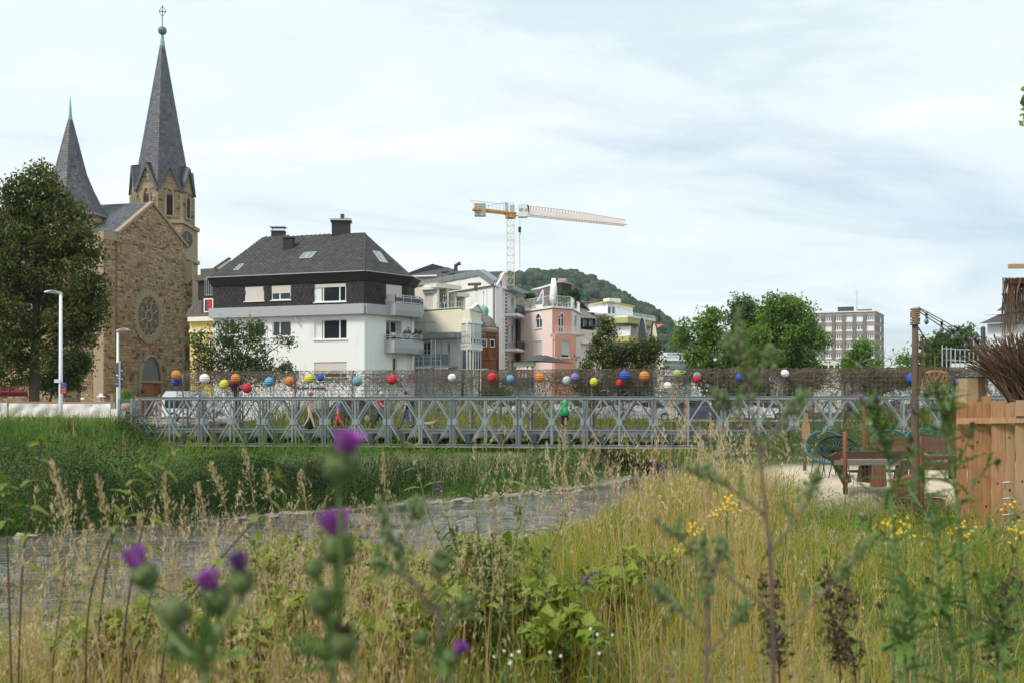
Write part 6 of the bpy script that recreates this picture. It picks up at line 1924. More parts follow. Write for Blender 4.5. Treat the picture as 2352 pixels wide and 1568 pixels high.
 fm=MB();fm.bar(hc+fwd*.086*s-sdv*.022*s-Vector((0,0,.055*s)),hc+fwd*.086*s+sdv*.022*s-Vector((0,0,.055*s)),.012*s);fm.build('mouth','sandstone',t_)
 if not bald:
  hm=MB();hm.smooth=True;hm.ball(hc-fwd*.02*s+Vector((0,0,.035*s)),.103*s,12,8,(.92,1.02,1.0))
  if hairlong:hm.tube([hc-fwd*.05*s+Vector((0,0,.03*s)),hc-fwd*.09*s-Vector((0,0,.1*s)),hc-fwd*.08*s-Vector((0,0,.22*s))],[.08*s,.075*s,.05*s],8)
  hm.v=[q if(Vector(q)-hc).dot(fwd)<.055*s or q[2]>hc.z+.06*s else tuple(Vector(q)-fwd*((Vector(q)-hc).dot(fwd)-.055*s))for q in hm.v]
  hm.build('hair',mat('hair_%d'%k_,hair,.8,.2,30),t_)
 if dress:
  dm_=MB();dm_.smooth=True;dm_.lathe([(.15*s,.2*s),(.19*s,0),(.25*s,-.22*s)],w(0,0,hipz),12);dm_.build('tunic',mats[0],t_)
 return t_,w,hands,hc
def on_bridge(u,o=2.4):
 k_=(u-1176)/F;P0=BA-BNn*o
 Y=(P0.x*BNn.x+P0.y*BNn.y)/(k_*BNn.x+BNn.y)
 return(k_*Y,Y,ZD)
AZR=rotB-PI/2      # walking towards the right end
AZL=rotB+PI/2
pp,w_,hn,hc_=person('man in a pink shirt and beige trousers walking over the bridge with a black bag',on_bridge(712),AZR,1.74,.55,(.55,.3,.33),(.5,.42,.33),(.3,.25,.2),arms=((.1,-.25),(.1,.3)))
hm=MB();hm.smooth=True;hm.ball(hc_+Vector((0,0,.05)),.11,10,6,(1,1,.75));hm.bar(hc_+Vector((.05,0,.05)),hc_+Vector((.17,-.03,.03)),.14,.015);hm.build('cap','bright_red',pp)
bgp=w_(*hn[0][1])if hn else None
bc=w_(*hn[0][0])-Vector((0.02,0,.5))
BG=thing('black_bag','black bag hanging from the hand of the man in the pink shirt','bag',bc)
mb=MB();mb.smooth=True;mb.lathe([(.08,-.36),(.2,-.3),(.24,-.1),(.19,.15),(.08,.32),(.05,.36)],bc,10,0,1.1,.7);mb.build('sack','black_plastic',BG)
mb=MB();mb.tube([bc+Vector((-.06,0,.34)),bc+Vector((0,0,.46)),bc+Vector((.06,0,.34))],.012,5);mb.build('handle','black_plastic',BG)
person('woman in a blue patterned blouse and coral red trousers walking left on the bridge',on_bridge(778),AZL,1.6,.5,(.16,.2,.42),(.62,.1,.075),(.4,.2,.1),hairlong=False,arms=((.15,-.2),(.1,.25)),torso=1.1)
person('man in a red polo shirt and dark trousers striding along the bridge',on_bridge(871),AZR,1.76,.75,(.42,.03,.06),(.03,.04,.05),(.5,.5,.5),arms=((.1,-.3),(.1,.4)),bend=(.3,.6),lean=.12)
pp,w_,hn,hc_=person('person in a dark top and jeans with a rucksack walking along the bridge',on_bridge(932),AZL,1.78,.6,(.03,.035,.035),(.07,.11,.19),(.05,.035,.025),arms=((.1,-.2),(.1,.5)),bend=(.6,.5))
mb=MB();mb.smooth=True;mb.ball(w_(0,-.2,1.25),.2,10,8,(.9,.7,1.4));mb.build('rucksack','iron',pp)
person('person in a bright green jacket and black leggings standing on the bridge',on_bridge(1297,3.2),PI,1.66,.18,(.015,.36,.12),(.018,.018,.022),(.12,.07,.04),short=False,arms=((.05,.35),(.05,.35)),bend=(.5,.5),hairlong=True,dress=True)
DGc=on_bridge(985,2.8)
DOG=thing('dog','small pale shaggy dog walking along the bridge deck','dog',DGc)
mb=MB();mb.smooth=True
dx=BD;zc3=Vector((0,0,1));c=Vector(DGc)
mb.tube([c-dx*.26+zc3*.26,c-dx*.1+zc3*.27,c+dx*.12+zc3*.28,c+dx*.24+zc3*.31,c+dx*.32+zc3*.4],[.075,.09,.105,.08,.055],8)
mb.ball(c+dx*.36+zc3*.42,.065,8,6);mb.tube([c+dx*.38+zc3*.41,c+dx*.47+zc3*.385],[.04,.025],6)
mb.tube([c-dx*.27+zc3*.28,c-dx*.36+zc3*.36,c-dx*.34+zc3*.45],[.03,.025,.012],5)
for sx,kx in((.17,.02),(-.2,-.05)):
 for o in(-.055,.055):
  b_=c+dx*sx-BNn*o
  mb.tube([b_+zc3*.24,b_+dx*kx+zc3*.13,b_+dx*kx*.2+zc3*.03,b_+dx*.04+zc3*.015],[.045,.03,.02,.022],6)
for o in(-.05,.05):mb.tube([c+dx*.34-BNn*o+zc3*.47,c+dx*.33-BNn*o*1.5+zc3*.4],[.022,.012],4)
mb.build('body','mortar',DOG)
# ------------------------------------------------------------------ left bank: lamps, signs, banner fence
def lamp(label,u,vb,vt,Y,u_head0,u_head1,r,signs=False):
 b=P(u,vb,Y);gzz=G(b.x,b.y);b.z=gzz
 t_=thing('street_lamp',label,'street lamp',b,'street lamps by the church')
 tp=P(u,vt,Y).z
 mb=MB();mb.smooth=True;mb.tube([(b.x,b.y,gzz-.1),(b.x,b.y,gzz+1),(b.x,b.y,tp)],[r*1.1,r,r*.72],10);mb.build('pole','lamp_white',t_)
 h0,h1=XU(u_head0,Y),XU(u_head1,Y)
 mb=MB();L_=h1-h0
 s_=1 if abs(h1-b.x)>abs(h0-b.x)else-1
 near_,far_=(h0,h1)if s_>0 else(h1,h0)
 mb.add([(near_,b.y-.08,tp-.06),(near_,b.y+.08,tp-.06),(far_,b.y+.14,tp+.03),(far_,b.y-.14,tp+.03),(near_,b.y-.06,tp+.06),(near_,b.y+.06,tp+.06),((near_+far_)/2,b.y+.16,tp+.16),((near_+far_)/2,b.y-.16,tp+.16),(far_,b.y+.1,tp+.1),(far_,b.y-.1,tp+.1)],
   [(0,1,2,3),(4,5,6,7),(7,6,8,9),(0,4,7,3),(1,2,6,5),(3,7,9),(2,8,6),(0,1,5,4),(3,2,8,9)]);mb.build('lamp_head','grey_metal',t_)
 mb=MB();mb.quad((near_+.12*s_,b.y-.07,tp-.052),(near_+.12*s_,b.y+.07,tp-.052),(far_-.1*s_,b.y+.1,tp+.005),(far_-.1*s_,b.y-.1,tp+.005));mb.build('lens','glass_pale',t_)
 return t_,b,tp
t_,b,tp=lamp('tall street lamp with route signs on its white pole, in front of the big tree',139.5,972,674,52,104,142,.105)
for k,(v0,m_,tx_)in enumerate(((880,'sign_blue','<'),(886.5,'sign_blue','<'),(893,'sign_red','>'),(899.5,'sign_red','>'))):
 c=P(145,v0,51.85);mb=MB();mb.box((c.x+.02,c.y,c.z),(.3,.02,.135));sg_=mb.build('route_sign',m_,t_)
 text_mesh('-->' if m_=='sign_red' else '<--',.13,'sign_arrow','text_white',sg_,(c.x+.02,c.y-.015,c.z),(1,0,0),(0,0,1),.006)
c=P(136,874,51.9);mb=MB();mb.box((c.x-.1,c.y,c.z),(.3,.03,.17));mb.build('route_sign','lamp_white',t_)
lamp('slimmer street lamp standing behind the round traffic sign by the church gable',270.5,978,760,56,268,297,.085)
lamp('short twin headed lamp in the distance before the ochre house',1104,955,850,80,1103,1122,.05)
lamp('low white lamp in the distance right of the lime tree',1907,950,888,110,1897,1916,.06)
SGb=P(275,982,50);SGb.z=G(SGb.x,SGb.y)
SG_=thing('traffic_sign','traffic sign post seen from behind with one round and two square plates','sign',SGb)
mb=MB();mb.tube([SGb-Vector((0,0,.3)),(SGb.x,SGb.y,ZV(828,50))],.045,8);mb.build('post','galv',SG_)
c=P(273.5,846,50.08);mb=MB();mb.lathe([(0.001,0),(.24,0),(.24,.02),(.001,.02)],(0,0,0),24);mb.v=[(c.x+x,c.y+z,c.z+y*1.4*.95)for x,y,z in mb.v];mb.build('round_plate','sign_grey',SG_)
for(v0,w2,h2)in((868,.34,.24),(881,.48,.3)):
 c=P(274,v0,50.08);mb=MB();mb.box((c.x,c.y,c.z),(w2,.02,h2));pl_=mb.build('plate','sign_grey',SG_)
 mb=MB();mb.bar((c.x-w2*.35,c.y-.03,c.z),(c.x+w2*.35,c.y-.03,c.z),.03);mb.build('clamp','galv',pl_)
for(u,v0)in((280,850),(279.5,869)):
 c=P(u,v0,50.05);mb=MB();mb.box((c.x,c.y,c.z),(.06,.01,.09));mb.build('sticker','text_white',SG_)
YB_=55.0
BF=thing('banner_fence','low timber fence with printed fabric banners stretched between brown rails','fence',P(138,975,YB_))
for i,(u,v0,v1,Y)in enumerate(((-60,918,976,55.5),(19,914,976,55.2),(138,912,974,55),(257.5,904,994,51.5))):
 a=P(u,v0,Y);mb=MB();mb.bar((a.x,a.y-.05,P(u,v1,Y).z-.2),a,.15 if i<3 else .12,.12);mb.build('post','wood_rail',BF)
def rail(u0,u1,v0,v1,nm='rail'):
 a,b=P(u0,(v0[0]+v0[1])/2,YB_+.1),P(u1,(v1[0]+v1[1])/2,YB_+(.1 if u1<200 else-2.6))
 mb=MB();mb.bar(a,b,.05,(v0[1]-v0[0])*YB_/F);mb.build(nm,'wood_rail',BF)
 return a,b
for(u0,u1,top,bot)in((-60,18,((921,928),(921,928)),((957,962),(957,962))),(21,137,((921,930),(921.5,931)),((954,960),(954,960))),(140,264,((922.5,931),(922,930)),((954,961),(954.5,962)))):
 a,b=rail(u0,u1,*top);c,d=rail(u0,u1,*bot)
 n_=24;V=[]
 for i in range(n_+1):
  t0=i/n_;p,q=a.lerp(b,t0),c.lerp(d,t0)
  for j in range(6):
   x=p.lerp(q,j/5);wv=.05*math.sin(t0*9+j*1.3+u0)*math.sin(PI*j/5)+.03*math.sin(t0*23+j)
   V.append((x.x,x.y-.06+wv,x.z))
 V=np.array(V);ii=(np.arange(n_)[:,None]*6+np.arange(5)[None,:]).ravel()
 bn=np_mesh('banner',V,np.stack([ii,ii+1,ii+7,ii+6],1),np.zeros(len(ii)),'canvas',BF,True)
MF=thing('mesh_gate','grey steel mesh fence with square posts beside the bridge approach','fence',P(290,982,49.5))
a0=P(274,982,49.4);a1=P(302,982,49.4);a2=P(322,982,49.0)
zt5,zb5=ZV(915,49.4),ZV(984,49.4)
for p in(a0,a1):mb=MB();mb.bar((p.x,p.y,zb5),(p.x,p.y,zt5),.1,.1);mb.build('post','bridge_steel',MF)
mb=MB()
for p,q in((a0,a1),(a1,a2)):
 n_=12
 for i in range(1,n_):x=p.lerp(q,i/n_);mb.bar((x.x,x.y,zb5+.1),(x.x,x.y,zt5),.012)
 for i in range(8):z=zb5+.1+(zt5-zb5-.1)*i/7;mb.bar((p.x,p.y,z),(q.x,q.y,z),.012)
mb.build('mesh','bridge_steel',MF)
PNL=thing('white_panel_crate','white plastic sheet leaning behind the mesh fence','panel',P(276,982,50.6))
c=P(276,982,50.8);mb=MB();mb.hexa([(c.x-.4,c.y,c.z),(c.x+.75,c.y,c.z),(c.x+.75,c.y+.3,c.z),(c.x-.4,c.y+.3,c.z),(c.x-.5,c.y+.1,c.z+.95),(c.x+.65,c.y+.1,c.z+.95),(c.x+.65,c.y+.2,c.z+.95),(c.x-.5,c.y+.2,c.z+.95)]);mb.build('sheet','off_white',PNL)
# pushchair and the woman pushing it
PC=P(300,984,50.5);PC.z=2.0
PR=thing('pushchair','dark pushchair with a beige hood behind the mesh fence','pushchair',PC)
mb=MB();mb.smooth=True
mb.lathe([(.001,.36),(.2,.34),(.33,.2),(.36,.0),(.34,-.03)],(PC.x-.2,PC.y,PC.z+.85),12,0,1,.8);mb.build('hood','wood_pale',PR)
mb=MB();mb.box((PC.x+.05,PC.y,PC.z+.6),(.5,.42,.4));mb.build('seat','iron',PR)
for dx in(-.35,.35):
 for dy in(-.22,.22):
  mb=MB();mb.tube([(PC.x+dx+.15*math.cos(a),PC.y+dy,PC.z+.16+.15*math.sin(a))for a in np.linspace(0,2*PI,13)],.022,5);mb.build('wheel','rubber',PR)
mb=MB();mb.bar((PC.x-.35,PC.y,PC.z+.2),(PC.x+.5,PC.y,PC.z+1.1),.03);mb.bar((PC.x+.35,PC.y,PC.z+.2),(PC.x-.1,PC.y,PC.z+.6),.03);mb.build('frame','galv',PR)
person('woman in a sleeveless brown dress pushing the pushchair onto the bridge',(XU(314,50.8),50.8,1.98),R(95),1.68,.3,(.16,.08,.06),(.16,.08,.06),(.12,.06,.04),arms=((.1,.4),(.1,.45)),bend=(.4,.4),dress=True,hairlong=False)
person('child in a blue and white top entering the bridge',(XU(357,50.2),50.2,1.95),R(-90),1.45,.3,(.2,.25,.5),(.5,.45,.42),(.25,.15,.08),arms=((.15,.2),(.15,-.1)))
person('person in an orange top following the child onto the bridge',(XU(366,51.0),51.0,1.95),R(-90),1.62,.3,(.5,.2,.12),(.45,.44,.42),(.2,.12,.08))
pp,w_,hn,hc_=person('woman with a wide white sun hat and pale blouse behind the banner fence',(XU(233,58),58,2.1),R(160),1.52,.1,(.6,.68,.7),(.4,.4,.42),(.15,.1,.07),arms=((.15,.15),(.15,.1)))
mb=MB();mb.smooth=True;mb.lathe([(.27,-.02),(.2,.03),(.115,.06),(.11,.14),(.06,.19),(.001,.2)],hc_+Vector((0,0,.02)),18);mb.build('sun_hat','canvas',pp)
pp,w_,hn,hc_=person('person in dark blue jeans and white cap standing behind the banner fence',(XU(190,57.5),57.5,2.05),R(30),1.4,.12,(.2,.21,.24),(.02,.03,.09),(.4,.38,.36))
mb=MB();mb.smooth=True;mb.ball(hc_+Vector((0,0,.06)),.115,10,6,(1,1,.7));mb.build('cap','off_white',pp)
SCt=Vector((XU(145,57.2),57.2,2.02))
MS=thing('mobility_scooter','grey electric mobility scooter half hidden by the banner fence','scooter',SCt)
for dx,r in((-.62,.2),(.2,.19),(.95,.17)):
 mb=MB();mb.smooth=True;c=(SCt.x+dx,SCt.y-.3,SCt.z+r);mb.tube([(c[0]+(r-.06)*math.cos(a),c[1],c[2]+(r-.06)*math.sin(a))for a in np.linspace(0,2*PI,15)],.06,6);wh=mb.build('wheel','rubber',MS)
 mb=MB();mb.box(c,(r*.8,.08,r*.8));mb.build('hub','galv',wh)
mb=MB();mb.smooth=True;mb.tube([(SCt.x+.1,SCt.y-.1,SCt.z+.42),(SCt.x+.5,SCt.y-.1,SCt.z+.36),(SCt.x+1.1,SCt.y-.1,SCt.z+.26)],[.17,.15,.08],8);mb.build('body','grey_metal',MS)
mb=MB();mb.box((SCt.x-.55,SCt.y,SCt.z+.5),(.5,.5,.12));mb.box((SCt.x-.8,SCt.y,SCt.z+.8),(.1,.45,.55));mb.build('seat','black_plastic',MS)
mb=MB();mb.bar((SCt.x+.55,SCt.y,SCt.z+.3),(SCt.x+.2,SCt.y,SCt.z+1.0),.05);mb.bar((SCt.x+.2,SCt.y-.3,SCt.z+1.0),(SCt.x+.2,SCt.y+.3,SCt.z+1.0),.04);mb.build('tiller','black_plastic',MS)
person('bald person in a rust shirt seated on the mobility scooter',(SCt.x-.55,SCt.y,SCt.z+.1),R(-90),1.7,0,(.4,.17,.1),(.1,.1,.12),sit=True,bald=True,arms=((.1,.5),(.1,.5)),bend=(.4,.4),headdrop=.05)
# dark red market parasol at the far left
MP_=thing('market_parasol','dark red market parasol by the church wall at the left edge','parasol',P(5,960,66))
c=P(2,900,66);mb=MB();mb.lathe([(1.6,-.25),(1.55,0),(.9,.28),(.05,.5)],c,8,R(22));mb.build('canopy',mat('parasol_red',(.22,.02,.035),.8,.1,3),MP_)
mb=MB();mb.bar((c.x,c.y,2),(c.x,c.y,c.z+.4),.06);mb.build('pole','galv',MP_)
# fingerpost near the tree
FP=thing('finger_post','thin dark finger post under the small tree','sign',P(180,955,70));c=P(180,955,70);c.z=2.05
mb=MB();mb.bar(c,(c.x,c.y,ZV(872,70)),.07);mb.build('post','dark_metal',FP)
c2=P(190,890,70);mb=MB();mb.box((c2.x-.05,c2.y-.05,c2.z),(.7,.04,.25));mb.build('arm','dark_metal',FP)
# white roofed market stall / van roof behind the bridge end
VN=thing('white_van','white van roof showing above the left end of the bridge','van',(XU(440,62),62,2.05))
a,b=XU(384,62),XU(505,62)
def van_body(mb):
 zt9,zb9=ZV(898,62),2.45
 mb.prism([(a,61,zb9),(a,61,zt9-.35),(a+.25,61,zt9),(b-1.2,61,zt9),(b-.35,61,zt9-.9),(b,61,zt9-1.2),(b,61,zb9)],(0,1.9,0))
mb=MB();van_body(mb);vb_=mb.build('body','lamp_white',VN)
mb=MB();mb.box(((a+b)/2-.6,60.99,ZV(898,62)-.75),(1.6,.02,.5));mb.build('window','glass',VN)
for x in(a+.7,b-.8):mb=MB();mb.smooth=True;mb.tube([(x+.25*math.cos(q),61.05,2.4+.25*math.sin(q))for q in np.linspace(0,2*PI,15)],.09,6);mb.build('wheel','rubber',VN)
# parked cars beyond the bridge
def car(label,x,y,col,L_=4.2,flip=False):
 z0=G(x,y);z0=max(z0,2.0)
 t_=thing('parked_car',label,'car',(x,y,z0),'cars parked beyond the bridge')
 s=-1 if flip else 1
 X=lambda q:x+s*(q-.5)*L_
 m=mat('paint_%d'%len(bpy.data.materials),col,.25,.03,2,spec=.5)
 prof=[(0,.35),(0.01,.72),(.06,.82),(.24,.9),(.36,1.38),(.45,1.47),(.72,1.45),(.88,1.02),(.97,.92),(1,.7),(1,.35),(.9,.22),(.1,.22)]
 n_=len(prof);V=[]
 for k,(yo,sc_)in enumerate(((-.86,.96),(-.9,1.0),(.9,1.0),(.86,.96))):
  for q,z in prof:
   inset=.16 if z>1.0 else 0
   V.append((X(.5+(q-.5)*sc_),y+(yo-math.copysign(inset,yo)),z0+.22+(z-.22)*sc_))
 mb=MB();mb.smooth=False
 fs=[]
 for k in range(3):
  for i in range(n_):fs.append((k*n_+i,k*n_+(i+1)%n_,(k+1)*n_+(i+1)%n_,(k+1)*n_+i))
 fs+=[tuple(range(n_-1,-1,-1)),tuple(range(3*n_,4*n_))]
 mb.add(V,fs);mb.build('body',m,t_)
 for sd_ in(-1,1):
  mb=MB();yy=y+sd_*(.755-.0)
  mb.prism([(X(.27),yy,z0+.93),(X(.375),yy,z0+1.33),(X(.54),yy,z0+1.38),(X(.54),yy,z0+.95)],(0,sd_*.02,0));mb.build('side_window','glass',t_)
  mb=MB();mb.prism([(X(.56),yy,z0+.95),(X(.56),yy,z0+1.38),(X(.7),yy,z0+1.36),(X(.81),yy,z0+1.02)],(0,sd_*.02,0));mb.build('side_window','glass',t_)
  for q in(.19,.8):
   mb=MB();mb.smooth=True;yw=y+sd_*.8
   mb.tube([(X(q)+.24*math.cos(a),yw,z0+.31+.24*math.sin(a))for a in np.linspace(0,2*PI,17)],.085,6);wh=mb.build('wheel','rubber',t_)
   mb=MB();mb.lathe([(.001,-.03),(.19,-.03),(.19,.03),(.001,.03)],(0,0,0),12);mb.v=[(X(q)+a,yw+c+sd_*.06,z0+.31+b)for a,b,c in mb.v];mb.build('rim','galv',wh)
  mb=MB();mb.box((X(.985),y+sd_*.68,z0+.78),(.1,.3,.14));mb.build('tail_light','bright_red',t_)
  mb=MB();mb.box((X(.02),y+sd_*.66,z0+.7),(.1,.34,.14));mb.build('headlight','glass_pale',t_)
 mb=MB();mb.quad((X(.255),y-.66,z0+.94),(X(.255),y+.66,z0+.94),(X(.352),y+.64,z0+1.36),(X(.352),y-.64,z0+1.36));mb.v=[(a+s*-.02,b,c+.015)for a,b,c in mb.v];mb.build('windscreen','glass',t_)
for lab,u,Y,c,fl in(('white parked car seen behind the green jacketed walker',1300,70,(.6,.61,.62),False),('silver parked car left of the lime tree beyond the bridge',1385,69,(.35,.37,.38),True),('pale grey parked car under the lime tree',1480,71,(.45,.46,.46),False),('dark blue parked car under the walnut trees',1600,72,(.04,.06,.12),True),('white parked car at the right beyond the bridge',1740,74,(.65,.65,.65),False),('white parked car left of the ochre house beyond the bridge',1175,71,(.62,.63,.64),True),('black parked car in front of the white house',800,64,(.02,.02,.025),False)):
 car(lab,XU(u,Y),Y,c,4.3,fl)
# scaffolding and site hut far right
SK=thing('site_scaffold','grey tubular scaffolding round a site at the far right beyond the bridge','scaffold',(XU(2200,62),62,2.0))
for i,u in enumerate((2164,2174,2184,2194,2205,2216,2226,2236,2246,2256)):
 for Y in(62,63.2):mb=MB();mb.bar((XU(u,Y),Y,2),(XU(u,Y),Y,ZV(792+i*2.5 if i<7 else 775,Y)),.055);mb.build('standard','galv',SK)
for v in(800,826,852,878,900):
 for Y in(62,63.2):mb=MB();mb.bar(P(2163,v,Y),P(2258,v+4,Y),.05);mb.build('ledger','galv',SK)
for u0,u1 in((2226,2258),(2163,2190)):mb=MB();mb.bar(P(u0,778 if u0>2200 else 826,62),P(u1,780 if u0>2200 else 826,62),.05);mb.build('guard_rail','galv',SK)
HU=thing('site_hut','white boarded site hut behind the scaffolding at the far right','hut',(XU(2220,66),66,2.0));g=Fac(HU,2182,66,2262,66);mb=MB()
g.wall('wall','off_white',(0,g.L,2,g.zat(2220,830)));body(HU,[g],g.zat(2220,830),3,'off_white',flat='concrete');g.part('board_band','pale_cream',(0,g.L,g.zat(2220,850),g.zat(2220,846)),0,.05)
# ------------------------------------------------------------------ trees
MT['leaf_lime']=leaf_mat('leaf_lime',[(0.03,0.055,0.013),(0.052,0.085,0.019),(0.09,0.125,0.025),(0.14,0.165,0.034),(0.2,0.21,0.05)],.4)
MT['leaf_mid']=leaf_mat('leaf_mid',[(0.045,0.08,0.022),(0.065,0.11,0.028),(0.095,0.15,0.036),(0.13,0.185,0.045)],.4)
MT['leaf_walnut']=leaf_mat('leaf_walnut',[(0.085,0.17,0.03),(0.135,0.245,0.045),(0.19,0.31,0.06),(0.255,0.37,0.08)],.55)
MT['leaf_far']=leaf_mat('leaf_far',[(0.06,0.115,0.035),(0.1,0.17,0.048),(0.145,0.225,0.065)],.45)
def leaf_quads(C,size,rg,up=.35,asp=.55):
 """Folded rhombic leaves at C with random attitude."""
 n=len(C)
 d=rg.normal(0,1,(n,3));d[:,2]-=.3;d/=np.linalg.norm(d,axis=1,keepdims=True)
 nn=rg.normal(0,1,(n,3));nn[:,2]+=up*3;s=np.cross(d,nn);s/=np.linalg.norm(s,axis=1,keepdims=True)+1e-9
 L_=size[:,None]
 V=np.stack([C-d*L_*.5,C+s*L_*asp*.5,C+d*L_*.5,C-s*L_*asp*.5],1)
 return V.reshape(-1,3),np.arange(n*4).reshape(-1,4)
def tree(name,label,Y,trunk,ells,n,size,m,group=None,seed=1,spray=14,trunk_r=.25,open_=.0,zb=None,depth=.8,shell=.55):
 rg=np.random.default_rng(seed)
 tu,tv=trunk
 k=Y/F
 gx_=XU(tu,Y);z0=G(gx_,Y)if zb is None else zb
 t_=thing(name,label,'tree',(gx_,Y,z0),group)
 E=np.array([(XU(u,Y),ZV(v,Y),a*k,b*k)for u,v,a,b in ells])
 w=E[:,2]*E[:,3]*np.minimum(E[:,2],E[:,3]);w=w**.5;w/=w.sum()
 nc=max(4,n//spray)
 idx=rg.choice(len(E),nc,p=w)
 dr=rg.normal(0,1,(nc,3));dr/=np.linalg.norm(dr,axis=1,keepdims=True)
 rr=rg.uniform(shell**2,1.05,nc)**.5
 rad=np.stack([E[idx,2],np.minimum(E[idx,2],E[idx,3])*depth+.2,E[idx,3]],1)
 C=np.stack([E[idx,0],np.full(nc,Y),E[idx,1]],1)+dr*rad*rr[:,None]
 if open_:
  keep=vnoise(C[:,0]+50,C[:,2]+C[:,1]*.7,1.1/(size*5),seed)>open_
  C=C[keep];nc=len(C)
 sp=np.repeat(C,spray,0);ax=rg.normal(0,1,(nc,3));ax[:,2]*=.35;ax/=np.linalg.norm(ax,axis=1,keepdims=True)
 t0=rg.uniform(-1,1,(nc*spray,1))
 LP_=sp+np.repeat(ax,spray,0)*t0*size*2.6+rg.normal(0,size*.55,(nc*spray,3))
 V,Fq=leaf_quads(LP_,rg.uniform(.7,1.25,len(LP_))*size,rg)
 tn=np.clip(np.repeat(rg.uniform(.1,.9,nc),spray)+rg.normal(0,.1,len(LP_)),.02,.98)
 np_mesh('crown',V,Fq,tn,m,t_)
 mb=MB();mb.smooth=True
 cz=float(E[:,1].max());cm=float((E[:,1]*w).sum())
 base=Vector((gx_,Y,z0-.2));top=Vector((float((E[:,0]*w).sum()),Y,cm+(cz-cm)*.5))
 fork=base.lerp(top,.45);fork.x=gx_+(fork.x-gx_)*.4
 mb.tube([base,base+Vector((0,0,.5)),fork,top],[trunk_r*1.25,trunk_r,trunk_r*.75,trunk_r*.2],8)
 mb.build('trunk','bark',t_)
 for i,e in enumerate(E):
  p=Vector((e[0],Y+rg.uniform(-.5,.5)*e[2]*depth,e[1]+e[3]*.3));st=base.lerp(top,rg.uniform(.35,.75));st.x=gx_+(st.x-gx_)*.5
  m_=st.lerp(p,.5)+Vector(rg.normal(0,.12,3))*e[2]*.5+Vector((0,0,.1*e[3]))
  mb=MB();mb.smooth=True;mb.tube([st,m_,p],[trunk_r*.45,trunk_r*.28,trunk_r*.07],6)
  for j in range(4):
   q=m_.lerp(p,rg.uniform(.2,.9));r=q+Vector(rg.normal(0,.45,3))*float(e[2]);mb.tube([q,q.lerp(r,.5)+Vector((0,0,.05)),r],[trunk_r*.16,trunk_r*.1,.012],4)
  mb.build('limb','bark',t_)
 return t_
tree('lime_tree','tall dense dark lime tree in front of the church at the left',62,(78,925),[(92,425,38,52),(38,450,34,48),(105,470,65,55),(30,520,60,70),(140,530,70,80),(60,600,95,95),(160,630,80,90),(196,570,40,45),(50,720,100,100),(165,720,75,70),(10,660,60,140),(95,800,85,55),(30,850,55,45),(215,690,28,60),(205,765,32,30)],50000,.22,'leaf_lime','trees before the church',3,open_=.27,trunk_r=.34,depth=1.0)
tree('small_tree','small bright green tree beside the lime tree trunk',66,(110,922),[(150,845,55,42),(115,860,40,40),(180,830,32,26),(140,885,50,25)],7000,.2,'leaf_mid','trees before the church',4,trunk_r=.1,open_=.3)
tree('cherry_tree','open spreading cherry tree in front of the white house',66,(540,915),[(522,765,42,34),(500,815,62,42),(575,810,62,50),(610,850,62,30),(655,785,45,14),(455,790,26,40),(560,862,68,26),(462,850,36,26),(585,760,26,30),(665,845,22,22),(530,845,60,40)],9500,.19,'leaf_mid',None,5,spray=10,trunk_r=.16,open_=.3,shell=.3)
tree('linden_tree','two peaked olive green lime tree in front of the pink house',78,(1420,935),[(1390,750,13,24),(1392,778,24,34),(1392,805,42,40),(1440,830,40,40),(1372,850,48,42),(1430,850,55,50),(1452,802,26,32),(1495,785,16,36),(1497,815,24,42),(1490,855,36,55),(1395,893,78,26),(1470,895,55,30),(1345,872,30,26)],24000,.23,'leaf_lime','trees beyond the bridge',6,open_=.4,trunk_r=.2)
tree('walnut_tree','pale green spreading walnut tree left of the tall dark crowned one',92,(1640,935),[(1600,768,42,44),(1640,742,38,32),(1588,830,52,54),(1650,820,56,60),(1625,885,72,36),(1568,800,24,36),(1690,790,40,50)],19000,.34,'leaf_walnut','trees beyond the bridge',7,open_=.4,trunk_r=.22)
tree('walnut_tree','tallest walnut tree with a dark peaked crown beyond the bridge',96,(1770,935),[(1712,700,26,26),(1740,725,50,42),(1770,760,60,50),(1725,790,50,60),(1700,860,55,50),(1690,735,22,22)],19000,.32,'leaf_far','trees beyond the bridge',8,open_=.31,trunk_r=.24)
tree('walnut_tree','broad light green walnut tree covering the left of the office block',88,(1815,935),[(1785,712,36,36),(1832,738,40,50),(1795,795,82,72),(1858,790,40,52),(1775,865,90,52),(1860,850,36,45),(1815,700,18,18)],26000,.3,'leaf_walnut','trees beyond the bridge',9,open_=.34,trunk_r=.22)
tree('walnut_tree','low loose green tree in front of the right half of the office block',84,(2000,935),[(1975,840,40,40),(2030,808,42,32),(2005,870,45,40),(2055,830,26,24),(1980,800,14,16),(2070,860,32,34)],13000,.27,'leaf_walnut','trees beyond the bridge',10,open_=.33,trunk_r=.15)
tree('distant_tree','distant green tree just right of the rope-wrapped post',120,(2130,930),[(2120,800,28,24),(2095,815,22,20),(2125,845,45,35)],5000,.42,'leaf_far','trees at the far right',11,open_=.2)
tree('distant_tree','distant rounded tree behind the scaffolding at the right',112,(2200,930),[(2190,785,36,30),(2225,775,34,28),(2165,800,30,28),(2200,820,60,36),(2245,800,24,36)],8000,.4,'leaf_far','trees at the far right',12,open_=.31)
tree('entrance_bush','round green bush beside the church door',72,(287,935),[(287,912,20,18),(280,925,24,14)],2200,.13,'leaf_walnut',None,13,trunk_r=.05)
tree('street_bush','dark green bush below the pharmacy street behind the twig screen',76,(1135,940),[(1130,897,28,14),(1155,903,22,14),(1120,915,30,18)],2600,.15,'leaf_mid',None,14,trunk_r=.05)
OB=thing('overhanging_branch','few dark leaves of an overhanging branch at the right picture edge','branch',P(2372,240,8.5))
